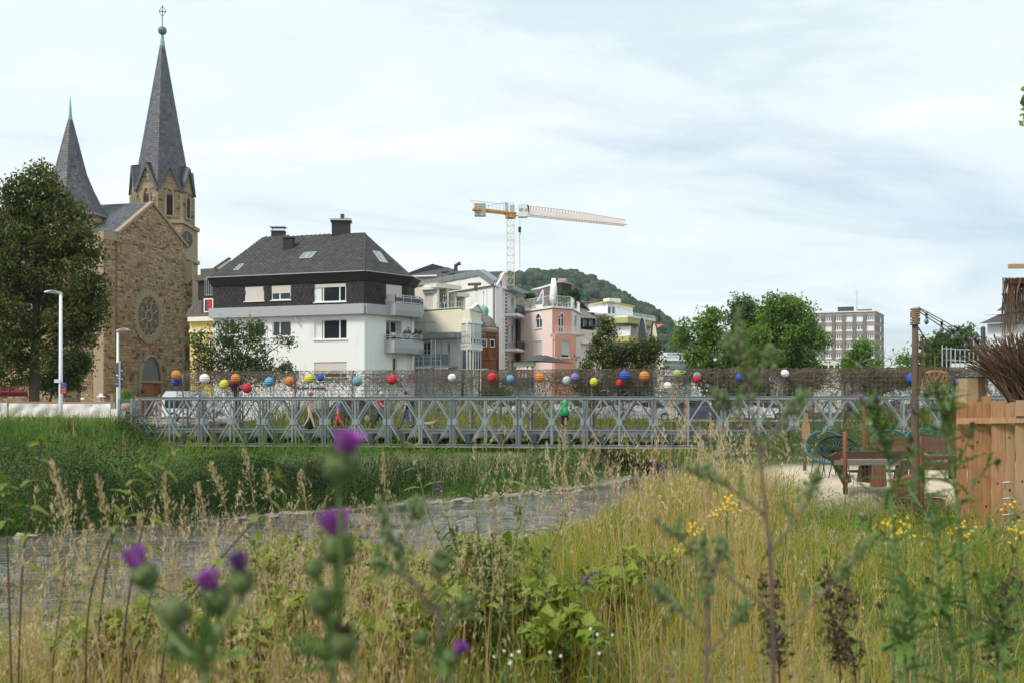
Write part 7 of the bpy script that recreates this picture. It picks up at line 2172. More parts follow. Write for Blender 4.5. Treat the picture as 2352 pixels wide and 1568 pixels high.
C=np.array([P(u,v,8.5+RNG.uniform(-.2,.2))[:]for u,v in[(2350,205),(2353,222),(2349,236),(2354,250),(2348,264),(2352,278),(2346,284),(2358,240),(2362,215)]])
mb=MB();mb.tube([P(2640,20,9),P(2480,70,8.7),P(2395,150,8.5),P(2362,215,8.5),P(2350,275,8.5)],[.035,.022,.012,.008,.004],6);mb.build('twig','bark',OB)
mb=MB();mb.smooth=True;q=P(3000,900,10);mb.tube([(q.x,10,1.2),(q.x-.05,10,3.5),(q.x-.5,9.7,5.4),P(2640,20,9)],[.16,.13,.09,.035],8);mb.build('limb','bark',OB)
lv=[P(random.uniform(2380,2900),random.uniform(-120,160),9+random.uniform(-.6,.6))for _ in range(60)]
for c in list(C)+[np.array(q[:])for q in lv]:
 V,Fq=leaf_quads(c[None],np.array([.085]),RNG);np_mesh('leaf',V,Fq,[RNG.uniform()],'leaf_walnut',OB)
# ------------------------------------------------------------------ grass and herbs as masses
MT['grass_bank']=leaf_mat('grass_bank',[(0.07,0.165,0.028),(0.1,0.215,0.038),(0.135,0.265,0.05),(0.185,0.3,0.065),(0.27,0.3,0.11)],.45)
MT['herb_dark']=leaf_mat('herb_dark',[(0.018,0.036,0.011),(0.035,0.066,0.018),(0.065,0.115,0.03),(0.12,0.18,0.05),(0.21,0.24,0.11)],.35)
MT['reed_grey']=leaf_mat('reed_grey',[(0.19,0.25,0.11),(0.26,0.31,0.15),(0.33,0.355,0.2),(0.44,0.4,0.22)],.5)
MT['grass_dry']=leaf_mat('grass_dry',[(0.47,0.295,0.085),(0.58,0.39,0.135),(0.66,0.48,0.2),(0.46,0.3,0.07),(0.7,0.54,0.26),(0.33,0.25,0.05)],.5)
MT['grass_green']=leaf_mat('grass_green',[(0.14,0.205,0.022),(0.215,0.285,0.028),(0.31,0.345,0.038),(0.42,0.37,0.058)],.5)
MT['grass_seed']=leaf_mat('grass_seed',[(0.52,0.41,0.22),(0.64,0.53,0.32),(0.44,0.32,0.16),(0.58,0.45,0.28)],.35)
def blades(base,Hh,Wd,lean,segs=3,bend=.35,taper=1.0):
 """Curved tapering blades standing at base (n,3)."""
 n=len(base)
 an=RNG.uniform(0,2*PI,n);sd_=np.stack([np.cos(an),np.sin(an),np.zeros(n)],1)
 V=np.zeros((n,segs+1,2,3))
 for k in range(segs+1):
  t_=k/segs
  c=base+np.stack([lean[:,0]*t_**2*Hh,lean[:,1]*t_**2*Hh,Hh*(t_-bend*t_**2*np.hypot(lean[:,0],lean[:,1]))],1)
  w=(Wd*(1-taper*.92*t_**1.5))[:,None]*sd_*.5
  V[:,k,0]=c-w;V[:,k,1]=c+w
 b=(np.arange(n)*(segs+1)*2)[:,None];k=np.arange(segs)[None]*2
 Fq=np.stack([b+k,b+k+1,b+k+3,b+k+2],-1).reshape(-1,4)
 tip=V[:,-1].mean(1)
 return V.reshape(-1,3),Fq,segs,tip
def scatter(n,x0,x1,y0,y1,test):
 X=RNG.uniform(x0,x1,n);Y=RNG.uniform(y0,y1,n)
 z,dn,df,near,ins=ground(X,Y,True)
 k=test(X,Y,dn,df,near,ins)&~ins
 return X[k],Y[k],z[k],dn[k],df[k]
def cl01(a):return np.clip(a,.02,.98)
def grass_mass(name,label,X,Y,z,Hh,Wd,ln,tint,m,segs=3,bend=.35):
 base=np.stack([X,Y,z-.03],1)
 V,Fq,s,tip=blades(base,Hh,Wd,ln,segs,bend)
 o=np_mesh(name,V,Fq,np.repeat(cl01(tint),s),m)
 tag(o,label,'grass',kind='stuff');return tip
def lim(X,Y,z,H):
 """Weeds before the bridge stay below its bottom chord."""
 return np.where(X>-.35*Y,np.maximum(.08,np.minimum(H,(2.93-1.8*Y/45.5-z)*(.45+.75*vnoise(X,Y,.9,91))*RNG.uniform(.65,1,len(X)))),H)
# far bank slope
X,Y,z,dn,df=scatter(75000,-30,3,20,56,lambda X,Y,dn,df,near,ins:~near&(df>.3)&(np.abs(X)<Y*.58)&~((Y>47)&(X>-17.5)))
n=len(X);pt=vnoise(X,Y,.5,31);Hh=RNG.uniform(.3,.8,n)*(.35+1.3*vnoise(X,Y,.45,8))*(1-.75*S01((Y-47)/5))
dry=S01((Y-45)/3)*(X<-13)*S01((X+26)/4)
grass_mass('bank_grass','lush bright green grass drooping down the far river bank',X,Y,z,Hh,RNG.uniform(.02,.045,n),RNG.normal(0,.5,(n,2))+np.array([.25,-.45]),pt*.55+vnoise(X,Y,1.5,32)*.35+RNG.normal(0,.14,n)+dry*.45,'grass_bank')
kx=(RNG.uniform(size=n)<.06)&(df>1)
grass_mass('bank_dead_stalks','scattered tan dead stalks standing in the far bank grass',X[kx],Y[kx],z[kx],lim(X[kx],Y[kx],z[kx],RNG.uniform(.6,1.25,kx.sum())),RNG.uniform(.012,.03,kx.sum()),RNG.normal(0,.25,(kx.sum(),2)),RNG.uniform(size=kx.sum()),'grass_dry')
kx=RNG.uniform(size=n)<.45*dry
grass_mass('bank_dry_grass','strip of short dry yellow grass along the top of the far bank',X[kx],Y[kx],z[kx],RNG.uniform(.08,.22,kx.sum()),RNG.uniform(.02,.05,kx.sum()),RNG.normal(0,.6,(kx.sum(),2)),RNG.uniform(size=kx.sum()),'grass_dry')
# leafy herbs near the water of the far bank and beneath the bridge
def herb_mass(name,label,X,Y,z,Hh,nl,size,m,tint,spread=.14):
 n=len(X)
 t_=RNG.uniform(.12,1,(n,nl));an=RNG.uniform(0,2*PI,(n,nl));r=spread*(1.15-t_*.7)*RNG.uniform(.3,1.4,(n,nl))
 ln=RNG.normal(0,.12,(n,1,2))
 C=np.stack([X[:,None]+np.cos(an)*r+ln[:,:,0]*t_*Hh[:,None],Y[:,None]+np.sin(an)*r+ln[:,:,1]*t_*Hh[:,None],z[:,None]+t_*Hh[:,None]],-1).reshape(-1,3)
 V,Fq=leaf_quads(C,RNG.uniform(.5,1.3,len(C))*size,RNG,.3,.24)
 o=np_mesh(name,V,Fq,cl01(np.repeat(tint,nl)+RNG.normal(0,.12,len(C))),m)
 tag(o,label,'herbs',kind='stuff')
X,Y,z,dn,df=scatter(12500,-24,10,18,50,lambda X,Y,dn,df,near,ins:~near&(RNG.uniform(size=len(X))<np.where(X>-3.5,.3,1))&(df>.03)&(df<4.6+3*S01((X+12)/4))&(np.abs(X)<Y*.58)&(Y<49))
cl=vnoise(X,Y,.55,41)
herb_mass('bank_herbs','tall leafy dark weeds crowding the far waterline',X,Y,z,lim(X,Y,z,(.4+1.0*cl)*RNG.uniform(.6,1.25,len(X))),20,.105,'herb_dark',cl*.25+(vnoise(X,Y,1.1,43)-.5)*1.1+.4-.15*((X>-10)&(X<-3))+.15*(X<-12),.2)
# rounded willow like shrubs and weed clumps give the far bank its shaggy edge
cs=[(-19.5,20,1.2),(-16,22.3,1.5),(-13,23.6,1.0),(-11.3,25.4,1.4),(-9.6,26.6,1.7),(-8.2,28.6,1.2),(-7,30.2,1.6),(-5.4,31.6,1.3),(-4.6,33.6,1.7),(-2.9,34.6,1.1),(-1.4,36.2,1.4),(.2,37.6,1.0),(1.4,39.8,1.3),(-14,30,1.0),(-18,33,1.1),(-10.5,36,1.0),(-7.5,40,1.4),(-13.5,41,1.2),(-21,27,1.3),(-16.3,46.2,1.3),(-14.6,46.4,1.1),(3,43,1.2),(-3,42,1.3)]
X,Y,Hc,Tc=[],[],[],[]
for i,(x,y,r)in enumerate(cs):
 r*=1.3;k=int((170 if x<-3.5 else 45)*r);a=RNG.uniform(0,2*PI,k);d=RNG.uniform(0,1,k)**.5*r;X.append(x+d*np.cos(a));Y.append(y+d*np.sin(a)*.9);Hc.append(np.sqrt(np.maximum(.05,1-(d/r)**2))*r*RNG.uniform(.75,1.15,k));Tc.append(np.full(k,((i*.37)%.7)*.75+.03))
X,Y,Hc,Tc=map(np.concatenate,(X,Y,Hc,Tc))
herb_mass('bank_shrubs','rounded willow like shrubs and weed clumps on the far bank',X,Y,np.maximum(ground(X,Y),0),lim(X,Y,np.maximum(ground(X,Y),0),Hc),22,.1,'herb_dark',Tc,.2)
X,Y,z,dn,df=scatter(24000,-12,12,27,48,lambda X,Y,dn,df,near,ins:~near&(df>1.5)&(X>-10+(45-Y)*.2))
n=len(X);cl=vnoise(X,Y,.6,51)
grass_mass('bank_reeds','soft grey green tall grass on the far bank before the bridge',X,Y,z,np.minimum(RNG.uniform(.6,1.15,n)*(.6+.6*cl),np.maximum(.1,2.9-1.8*Y/45.5-z)),RNG.uniform(.012,.03,n),RNG.normal(0,.22,(n,2)),cl+RNG.normal(0,.2,n),'reed_grey')
X,Y,z,dn,df=scatter(26000,-16,45,45,78,lambda X,Y,dn,df,near,ins:(df>.6)&((~near)|(Y>40)))
n=len(X)
grass_mass('meadow_grass','yellow green meadow grass of the flood plain behind the bridge',X,Y,z,RNG.uniform(.6,1.75,n)*(.65+.6*vnoise(X,Y,.3,17)),RNG.uniform(.03,.07,n),RNG.normal(0,.25,(n,2)),vnoise(X,Y,.4,6)+RNG.normal(0,.2,n),'grass_green',2)
X,Y,z,dn,df=scatter(2600,3.5,14,21,42,lambda X,Y,dn,df,near,ins:near&(dn>.4)&(X>3.4+(Y-20)*.1))
herb_mass('terrace_herbs','green weeds behind the sand terrace by the right end of the bridge',X,Y,z,RNG.uniform(.15,.5,len(X)),14,.1,'leaf_mid',RNG.uniform(size=len(X)))
# near bank: dense dry grass with green undergrowth
def near_test(X,Y,dn,df,near,ins):
 sandy_=(X>4.6)&(Y>14.6)
 return near&(dn>.7)&(np.abs(X)<Y*.56+2.2)&~sandy_&(Y<32)
def yden(lo,hi,n,p=.55):  # more stems close by
 return lo+(hi-lo)*RNG.uniform(size=n)**(1/p)
def near_pts(n,lo,hi,thr=None,seed=1,sc=.6):
 Y=lo+(hi-lo)*RNG.uniform(size=n)**1.35;X=RNG.uniform(-1,1,n)*(Y*.56+2.2)
 z,dn,df,near,ins=ground(X,Y,True);k=near_test(X,Y,dn,df,near,ins)
 if thr is not None:
  pr=np.clip(thr(X,Y),0,1);k&=RNG.uniform(size=n)<pr
 return X[k],Y[k],z[k],dn[k]
left_=lambda X,Y:S01((-.1-X/np.maximum(Y,1))/.1)*S01((Y-4.6)/1.5)
right=lambda X,Y:S01((X/np.maximum(Y,1)-.02)/.14)        # golden thicket right of the buddleia
X,Y,z,dn=near_pts(70000,1.9,30,lambda X,Y:(.2+.8*right(X,Y))*(.25+1.0*vnoise(X,Y,.9,61))*(1-.75*S01((X-Y*.24)/1.2)*S01((10-Y)/3))*(1-.7*left_(X,Y)))
n=len(X);nc=n//30;ci=RNG.integers(0,nc,n);tuft=(np.arange(n)>nc)&(RNG.uniform(size=n)<.72)
off=RNG.normal(0,.055,(n,2));X=np.where(tuft,X[ci]+off[:,0],X);Y=np.where(tuft,Y[ci]+off[:,1],Y);z=ground(X,Y);dn=np.where(tuft,dn[ci],dn)
rt=right(X,Y);clump=np.where(tuft,RNG.uniform(size=nc)[ci],RNG.uniform(size=n))
low=.42+.58*S01((dn-.5)/4)
Hh=RNG.uniform(.35,.98,n)*low*(.62+.38*rt)*(1-.35*S01((X-Y*.22)/1.5))*(1-.72*left_(X,Y))*np.where(RNG.uniform(size=n)<.05,1.25,1)*(1-.2*rt*S01((Y-6)/3))*(.75+.4*vnoise(X,Y,1.1,8))*np.clip(.45+Y*.09,.45,1)
tip=grass_mass('dry_grass','thicket of tall golden dry grass stems on the near bank',X,Y,z,Hh,RNG.uniform(.003,.0065,n)*np.clip(Y/6,.8,2.2),RNG.normal(0,.14,(n,2))+off*tuft[:,None]*4,clump*.6+RNG.uniform(0,.4,n),'grass_dry',3)
# seed heads on the taller stems
k=(Hh>.5)&(RNG.uniform(size=n)<.24);seedT,seedY=tip[k],Y[k]
X,Y,z,dn=near_pts(76000,1.9,28,lambda X,Y:(.95-.35*right(X,Y))*(.3+.9*vnoise(X,Y,.7,71))*(1-.6*left_(X,Y))*(1-.45*S01((X-Y*.24)/1.2)*S01((10-Y)/3)))
n=len(X)
grass_mass('green_grass','green grass undergrowth between the dry stems on the near bank',X,Y,z,RNG.uniform(.14,.55,n)*(.5+.6*S01((dn-.5)/4))*(1-.6*left_(X,Y))*(1+.25*right(X,Y)),RNG.uniform(.005,.012,n)*np.clip(Y/6,.8,2),RNG.normal(0,.45,(n,2)),vnoise(X,Y,.8,14)*.6+RNG.normal(.2,.2,n),'grass_green',3)
n=2600;Y=RNG.uniform(2.9,6.8,n);X=(RNG.uniform(-20,1000,n)-1176)/F*Y;z=ground(X,Y);Hh=RNG.uniform(.45,1.15,n)*(.55+.6*vnoise(X,Y,1.4,19))
tip2=grass_mass('dry_stalks','thin straw coloured stalks before the river at the left',X,Y,z,Hh,RNG.uniform(.0028,.005,n),RNG.normal(0,.3,(n,2)),RNG.uniform(size=n),'grass_dry',4)
H2,Y2=Hh,Y
def heads(name,label,T,Yh,per=12,lo=.09,hi=.2):
 m_=len(T);tt=RNG.uniform(0,1,(m_,per,1));hl=RNG.uniform(lo,hi,(m_,1,1));dd=RNG.normal(0,.3,(m_,1,3));dd[:,:,2]=-1
 C=(T[:,None]+dd*tt*hl+RNG.normal(0,.008,(m_,per,3))).reshape(-1,3)
 d=np.repeat(-dd+RNG.normal(0,.18,(m_,1,3)),per,1).reshape(-1,3)+RNG.normal(0,.25,(m_*per,3));d/=np.linalg.norm(d,axis=1,keepdims=True)
 s=np.cross(d,RNG.normal(0,1,d.shape));s/=np.linalg.norm(s,axis=1,keepdims=True)
 L_=RNG.uniform(.009,.022,len(C))[:,None]*np.clip(np.repeat(Yh,per)/7,.75,1.7)[:,None]
 V=np.stack([C-d*L_,C+s*L_*.18,C+d*L_,C-s*L_*.18],1).reshape(-1,3)
 o=np_mesh(name,V,np.arange(len(V)).reshape(-1,4),np.repeat(RNG.uniform(size=m_),per),'grass_seed');tag(o,label,'grass',kind='stuff')
heads('grass_seed_heads','pale feathery seed heads above the dry grass',seedT,seedY)
n=420;Y=RNG.uniform(4.6,9.5,n);ug=np.where(np.arange(n)<230,1130+620*RNG.uniform(size=n)**.8,RNG.uniform(40,1150,n));Y=np.where(ug<1130,Y*.7,Y);X=(ug-1176)/F*Y;z=ground(X,Y);vt_=RNG.uniform(955,1150,n)-40*(ug>1500)+120*(ug<1130);Hh=EYE+(HZ-vt_)/F*Y-z;ok=Hh<1.75
tip3=grass_mass('tall_seed_grass','tall sparse seed grass standing above the golden thicket',X[ok],Y[ok],z[ok],Hh[ok],RNG.uniform(.003,.0045,ok.sum()),RNG.normal(0,.1,(ok.sum(),2)),RNG.uniform(size=ok.sum()),'grass_dry',4,.1)
heads('tall_seed_heads','long pale seed heads in front of the bridge',tip3,Y[ok],26,.12,.3)
heads('stalk_seed_heads','pale seed heads on the straw coloured stalks at the left',tip2[H2>.72],Y2[H2>.72],12)
X,Y,z,dn=near_pts(9000,2.2,26,lambda X,Y:.2+vnoise(X,Y,.6,81)*.8)
herb_mass('near_herbs','low leafy weeds among the grass of the near bank',X,Y,z,RNG.uniform(.12,.42,len(X)),9,.05,'leaf_walnut',RNG.uniform(.2,1,len(X)),.09)
X=RNG.uniform(3.0,7.2,900);Y=RNG.uniform(9.5,14.6,900)
herb_mass('terrace_edge_weeds','leafy green weeds half hiding the benches and sand edge',X,Y,ground(X,Y),RNG.uniform(.2,.8,900)**1.3,16,.05,'leaf_walnut',RNG.uniform(.2,.9,900),.1)
# stones
def rock_mesh(i):
 r=np.random.default_rng(500+i);v=ico*(1+r.normal(0,.13,(len(ico),1)))*np.array([1,r.uniform(.6,.9),r.uniform(.35,.55)])
 me=bpy.data.meshes.new('river_stone');me.from_pydata(v.tolist(),[],icf.tolist());me.materials.append(MT['rock']);me.attributes.new('tint','FLOAT','FACE').data.foreach_set('value',[0.0]*len(icf));return me
RK=[rock_mesh(i)for i in range(5)]
rocks=[(160,1212,'flat grey'),(60,1232,'low grey'),(268,1203,'small orange tinged'),(620,1183,'broad pale'),(655,1178,'brownish'),(700,1176,'small pale'),(1180,1137,'tan'),(1240,1133,'pale tan'),(1285,1130,'light'),(1330,1127,'cream'),(1060,1150,'small dark'),(1120,1146,'flat tan')]
for i,(u,v,w_)in enumerate(rocks):
 Y=EYE*F/(v-HZ)*.985;x=XU(u,Y)
 o=link('river_stone',RK[i%5]);r=RNG.uniform(.14,.3);o.location=(x,Y,r*.1);o.scale=(r*1.5,r,r);o.rotation_euler=(0,0,RNG.uniform(0,6))
 tag(o,'%s stone at the far waterline, %s'%(w_,['nearest the left picture edge but one','leftmost of all','right below the lamp bank','under the dark herbs','next to a broad pale one','right of the brownish one','left end of the gravel spit','beside the tan gravel stone','middle of the gravel spit','right end of the gravel spit','in mid stream before the gravel spit','just upstream of the gravel spit'][i]),'stone','stones along the waterline')
n=5200;L1=np.concatenate([FARB,NEAR]);X,Y,z,dn,df=scatter(60000,-20,12,9,44,lambda X,Y,dn,df,near,ins:np.minimum(dn*np.where(near,1,9),df*np.where(near,9,np.where(vnoise(X,Y,.4,78)>.55,1.2,9)))<RNG.exponential(.45,len(X))+.05)
X,Y,z=X[:n],Y[:n],z[:n];n=len(X)
bm=bmesh.new();bmesh.ops.create_icosphere(bm,subdivisions=1,radius=1);i1=np.array([v.co[:]for v in bm.verts]);f1=np.array([[v.index for v in f.verts]for f in bm.faces]);bm.free()
sc_=(RNG.exponential(.035,n)+.025)[:,None,None]*RNG.uniform(.6,1.3,(n,1,3))*np.array([1.2,1,.6])
V=np.stack([X,Y,z+.01],1)[:,None]+i1[None]*(1+RNG.normal(0,.12,(n,len(i1),1)))*sc_
o=np_mesh('pebbles',V.reshape(-1,3),(f1[None]+(np.arange(n)*len(i1))[:,None,None]).reshape(-1,3),np.repeat(RNG.uniform(size=n),len(f1)),'rock');tag(o,'mixed pebbles and gravel along both waterlines','pebbles',kind='stuff')
# ------------------------------------------------------------------ single plants of the near bank
def leaf_mesh(name,prof,m,droop=.35,fold=.25,jag=0.0):
 """One unit-long leaf: half widths along the midrib, drooping tip, folded blade."""
 V,Fq=[],[]
 n=len(prof)
 for i,w in enumerate(prof):
  t_=i/(n-1);z=-droop*t_*t_
  if jag and i%2:w*=1-jag
  V+=[(t_,-w,z+fold*w),(t_,0,z),(t_,w,z+fold*w)]
 for i in range(n-1):
  a=i*3;Fq+=[(a,a+1,a+4,a+3),(a+1,a+2,a+5,a+4)]
 me=bpy.data.meshes.new(name);me.from_pydata(V,[],Fq);me.materials.append(MT[m]);me.attributes.new('tint','FLOAT','FACE').data.foreach_set('value',[0.1]*len(Fq))
 me.polygons.foreach_set('use_smooth',[not jag]*len(Fq));return me
for k_,tn in(('leaf_single_bud',[(0.13,0.19,0.065),(0.18,0.245,0.09),(0.25,0.31,0.14),(0.15,0.21,0.06)]),('leaf_single_knot',[(0.175,0.25,0.032),(0.235,0.3,0.04),(0.3,0.36,0.055),(0.14,0.2,0.026)]),('leaf_single_net',[(0.16,0.22,0.04),(0.22,0.27,0.05),(0.27,0.3,0.06)]),('leaf_single_this',[(0.1,0.185,0.04),(0.14,0.24,0.05),(0.19,0.29,0.07)]),('leaf_single_mug',[(0.15,0.22,0.08),(0.2,0.275,0.11),(0.26,0.32,0.15)])):
 MT[k_]=leaf_mat(k_,tn,.35)
LB=leaf_mesh('leaf',[.004,.09,.13,.12,.075,.004],'leaf_single_bud',.4,.3)
LK=leaf_mesh('leaf',[.05,.36,.4,.28,.14,.004],'leaf_single_knot',.3,.25)
LN_=leaf_mesh('leaf',[.01,.2,.24,.19,.19,.12,.11,.004],'leaf_single_net',.5,.3,.25)
LT=leaf_mesh('leaf',[.02,.16,.05,.2,.06,.19,.05,.15,.04,.09,.004],'leaf_single_this',.25,.5)
LM=leaf_mesh('leaf',[.01,.1,.03,.17,.05,.14,.04,.004],'leaf_single_mug',.2,.2)
def put_leaf(root,me,pos,d,size,roll=0.0):
 d=Vector(d).normalized();_,a,b=basis(d)
 q=Matrix.Rotation(roll,3,d);y=q@a*-1;z=d.cross(y)
 o=link('leaf',me,root);o.matrix_local=frame_mat(Vector(pos)-org(root),d*size,y*size,z*size);return o
def poly_at(pts,t_):
 n=len(pts)-1;k=min(int(t_*n),n-1);return pts[k].lerp(pts[k+1],t_*n-k),(pts[k+1]-pts[k]).normalized()
def smooth(pts,n=8):
 """Catmull-Rom through surveyed points."""
 p=[pts[0]]+list(pts)+[pts[-1]];o=[]
 for i in range(1,len(p)-2):
  for k in range(n):
   t_=k/n;a,b,c,d=p[i-1],p[i],p[i+1],p[i+2]
   o.append(.5*((2*b)+(c-a)*t_+(2*a-5*b+4*c-d)*t_**2+(3*b-a-3*c+d)*t_**3))
 return o+[p[-1]]
def stem(root,pts,r0,r1,m,name='stem'):
 mb=MB();mb.smooth=True;n=len(pts);mb.tube(pts,[r0+(r1-r0)*i/(n-1)for i in range(n)],6);return mb.build(name,m,root)
def plant(name,label,u,Y,group=None,cat='plant'):
 x=XU(u,Y);return thing(name,label,cat,(x,Y,G(x,Y)),group)
def leafy(root,pts,me,size,t0,t1,n,pair=True,rise=.3,var=.25,tip=True):
 for i in range(n):
  t_=t0+(t1-t0)*i/max(1,n-1);p,d=poly_at(pts,t_);_,a,b=basis(d);an0=i*1.57+random.uniform(-.3,.3)
  for s in((0,PI)if pair else(0,)):
   an=an0+s;o=a*math.cos(an)+b*math.sin(an)
   put_leaf(root,me,p,o+d*rise*random.uniform(.6,1.4),size*(1-.45*t_)*random.uniform(1-var,1+var),random.uniform(-.3,.3))
 if tip:
  p,d=poly_at(pts,1.0)
  for k in range(3):put_leaf(root,me,p,d+Vector(RNG.normal(0,.5,3)),size*.5)
MM('flower_purple',(0.3,0.055,0.36),0.7,0.2,40,tints=[(0.3,0.055,0.36),(0.38,0.1,0.46),(0.24,0.035,0.28),(0.45,0.16,0.5)])
MM('flower_violet',(0.13,0.04,0.24),0.7,0.2,40,tints=[(0.13,0.04,0.25),(0.2,0.08,0.34),(0.08,0.03,0.1)])
MM('flower_mauve',(0.4,0.22,0.48),0.7,0.2,40,tints=[(0.42,0.22,0.5),(0.5,0.3,0.56),(0.3,0.14,0.34)])
MM('flower_yellow',(0.75,0.5,0.02),0.6,0.15,40)
MM('flower_white',(0.8,0.8,0.76),0.6,0.05,40)
MM('seed_brown',(0.085,0.06,0.03),0.9,0.25,40,tints=[(0.085,0.06,0.03),(0.12,0.085,0.04),(0.06,0.045,0.025)])
MM('bulb_green',(0.105,0.15,0.05),0.8,0.3,120,0.3)
def thistle_head(root,c,r,d,fl=None,flm='flower_purple'):
 """Spiny round bulb with a tuft of florets along d."""
 c,d=Vector(c),Vector(d).normalized();_,a,b=basis(d)
 mb=MB();mb.smooth=True;mb.ball(c,r,12,8,(1,1,.92));mb.smooth=False
 for i in range(130):
  v_=Vector(RNG.normal(0,1,3)).normalized()
  if v_.dot(d)>.75:continue
  s=v_.cross(d).normalized()*r*.09;p=c+v_*r*.95;mb.poly([p-s,p+s,p+(v_+d*.45)*r*.5])
 h=mb.build('flower_head','bulb_green',root)
 if fl:
  mb=MB()
  for i in range(110):
   o=Vector(RNG.normal(0,1,3));o=(o-d*o.dot(d));o=o/max(1,o.length)*random.random()**.5 if o.length else o
   p=c+d*r*.75+o*r*.45;q=c+d*(r*.8+fl*random.uniform(.75,1.05))+o*(r*.55+fl*.42);s=d.cross(o).normalized()*r*.04 if o.length>.01 else a*r*.04
   mb.tint=random.random();mb.quad(p-s,p+s,q+s*1.6,q-s*1.6)
  mb.build('florets',flm,h)
 return h
def big_thistle(label,base_u,Y,heads):
 t_=plant('thistle',label,base_u,Y,'blurred spear thistles at the front','thistle');k=Y/F
 bx_=P(base_u,1900,Y);bx_.z=G(bx_.x,Y);fork=P(base_u,1540,Y)
 stem(t_,smooth([bx_,bx_.lerp(fork,.5)+Vector((.02,0,0)),fork]),.0055,.004,'stem_pale')
 for(u,v,r,du,dv,fl,m)in heads:
  c=P(u,v,Y+random.uniform(-.06,.06));d=Vector((du,random.uniform(-.2,.2),-dv))
  thistle_head(t_,c,r*k,d,fl*k if fl else None,m)
  pts=smooth([fork,fork.lerp(c,.5)+Vector((random.uniform(-.01,.01),0,-.01)),c-d.normalized()*r*k*.9]);stem(t_,pts,.0036,.0026,'stem_pale')
  leafy(t_,pts,LT,.05,.15,.9,4,False,.9,tip=False)
 leafy(t_,[bx_,fork],LT,.12,.35,1,9,False,.7,tip=False)
big_thistle('tall blurred spear thistle with stacked purple heads left of the picture centre',765,1.15,[(785,1068,38,.25,-1,46,'flower_purple'),(775,1258,41,-.12,-1,52,'flower_purple'),(738,1382,30,-.1,-1,0,''),(790,1478,30,.1,-1,18,'seed_brown'),(722,1305,22,-.4,-1,0,'')])
big_thistle('broad blurred spear thistle with four bulbs at the lower left',470,1.15,[(334,1322,33,-.55,-1,50,'flower_purple'),(497,1378,36,-.35,-1,46,'flower_purple'),(554,1337,29,-.15,-1,44,'flower_violet'),(402,1408,32,.1,-1,0,''),(400,1482,24,.1,-1,34,'flower_mauve')])
big_thistle('low single headed thistle near the bottom centre',1035,1.5,[(1038,1508,20,.6,-.8,26,'flower_purple'),(968,1462,17,-.4,-1,0,'')])
# buddleia
BU=plant('buddleia','grey green butterfly bush with arching stems and drooping purple spikes in the centre',1160,6.5,None,'shrub');b0=P(1165,1520,6.5);b0.z=G(b0.x,6.5)
for i,(u,v,mu,mv,sp,fl)in enumerate([(950,1032,1010,1240,(-50,2),'seed_brown'),(1010,1120,1060,1290,(-14,22),'flower_violet'),(1090,1150,1110,1320,(5,-25),'seed_brown'),(1230,1062,1180,1260,(45,-14),'seed_brown'),(1296,1186,1240,1330,(26,-18),'flower_violet'),(1190,1190,1170,1330,(8,-28),'seed_brown'),(1045,1235,1090,1370,(-12,-24),'seed_brown'),(1345,1330,1270,1420,(34,-14),'flower_violet'),(1318,1420,1250,1470,(30,8),'flower_violet'),(1130,1250,1140,1380,(0,-26),'seed_brown'),(1250,1280,1210,1400,(10,-20),'seed_brown'),(1000,1340,1070,1430,(-14,-16),'seed_brown'),(1210,1440,1190,1490,(8,-18),'seed_brown')]):
 Y=6.5+random.uniform(-.45,.45);tp_=P(u,v,Y);pts=smooth([b0+Vector((random.uniform(-.15,.15),random.uniform(-.1,.1),0)),P(mu,mv,Y),tp_])
 stem(BU,pts,.007,.003,'stem_pale');leafy(BU,pts,LB,.2,.22,.97,15,True,.35)
 e=tp_+Vector((sp[0],0,-sp[1]))*Y/F;mb=MB();ln=e-tp_;cv=smooth([tp_,tp_.lerp(e,.5)+Vector((0,0,.02)),e+Vector((0,0,-.012))])
 for j in range(46):
  t_=random.random();p,d=poly_at(cv,t_);p=p+Vector(RNG.normal(0,.011*(1.1-t_*.7),3));s=.009*(1.1-t_*.5);mb.tint=random.random();mb.hexa([p+Vector(q)*s for q in((-.5,-.5,-.4),(.5,-.5,-.4),(.5,.5,-.4),(-.5,.5,-.4),(-.4,-.4,.5),(.4,-.4,.5),(.4,.4,.5),(-.4,.4,.5))])
 mb.build('flower_spike',fl,BU)
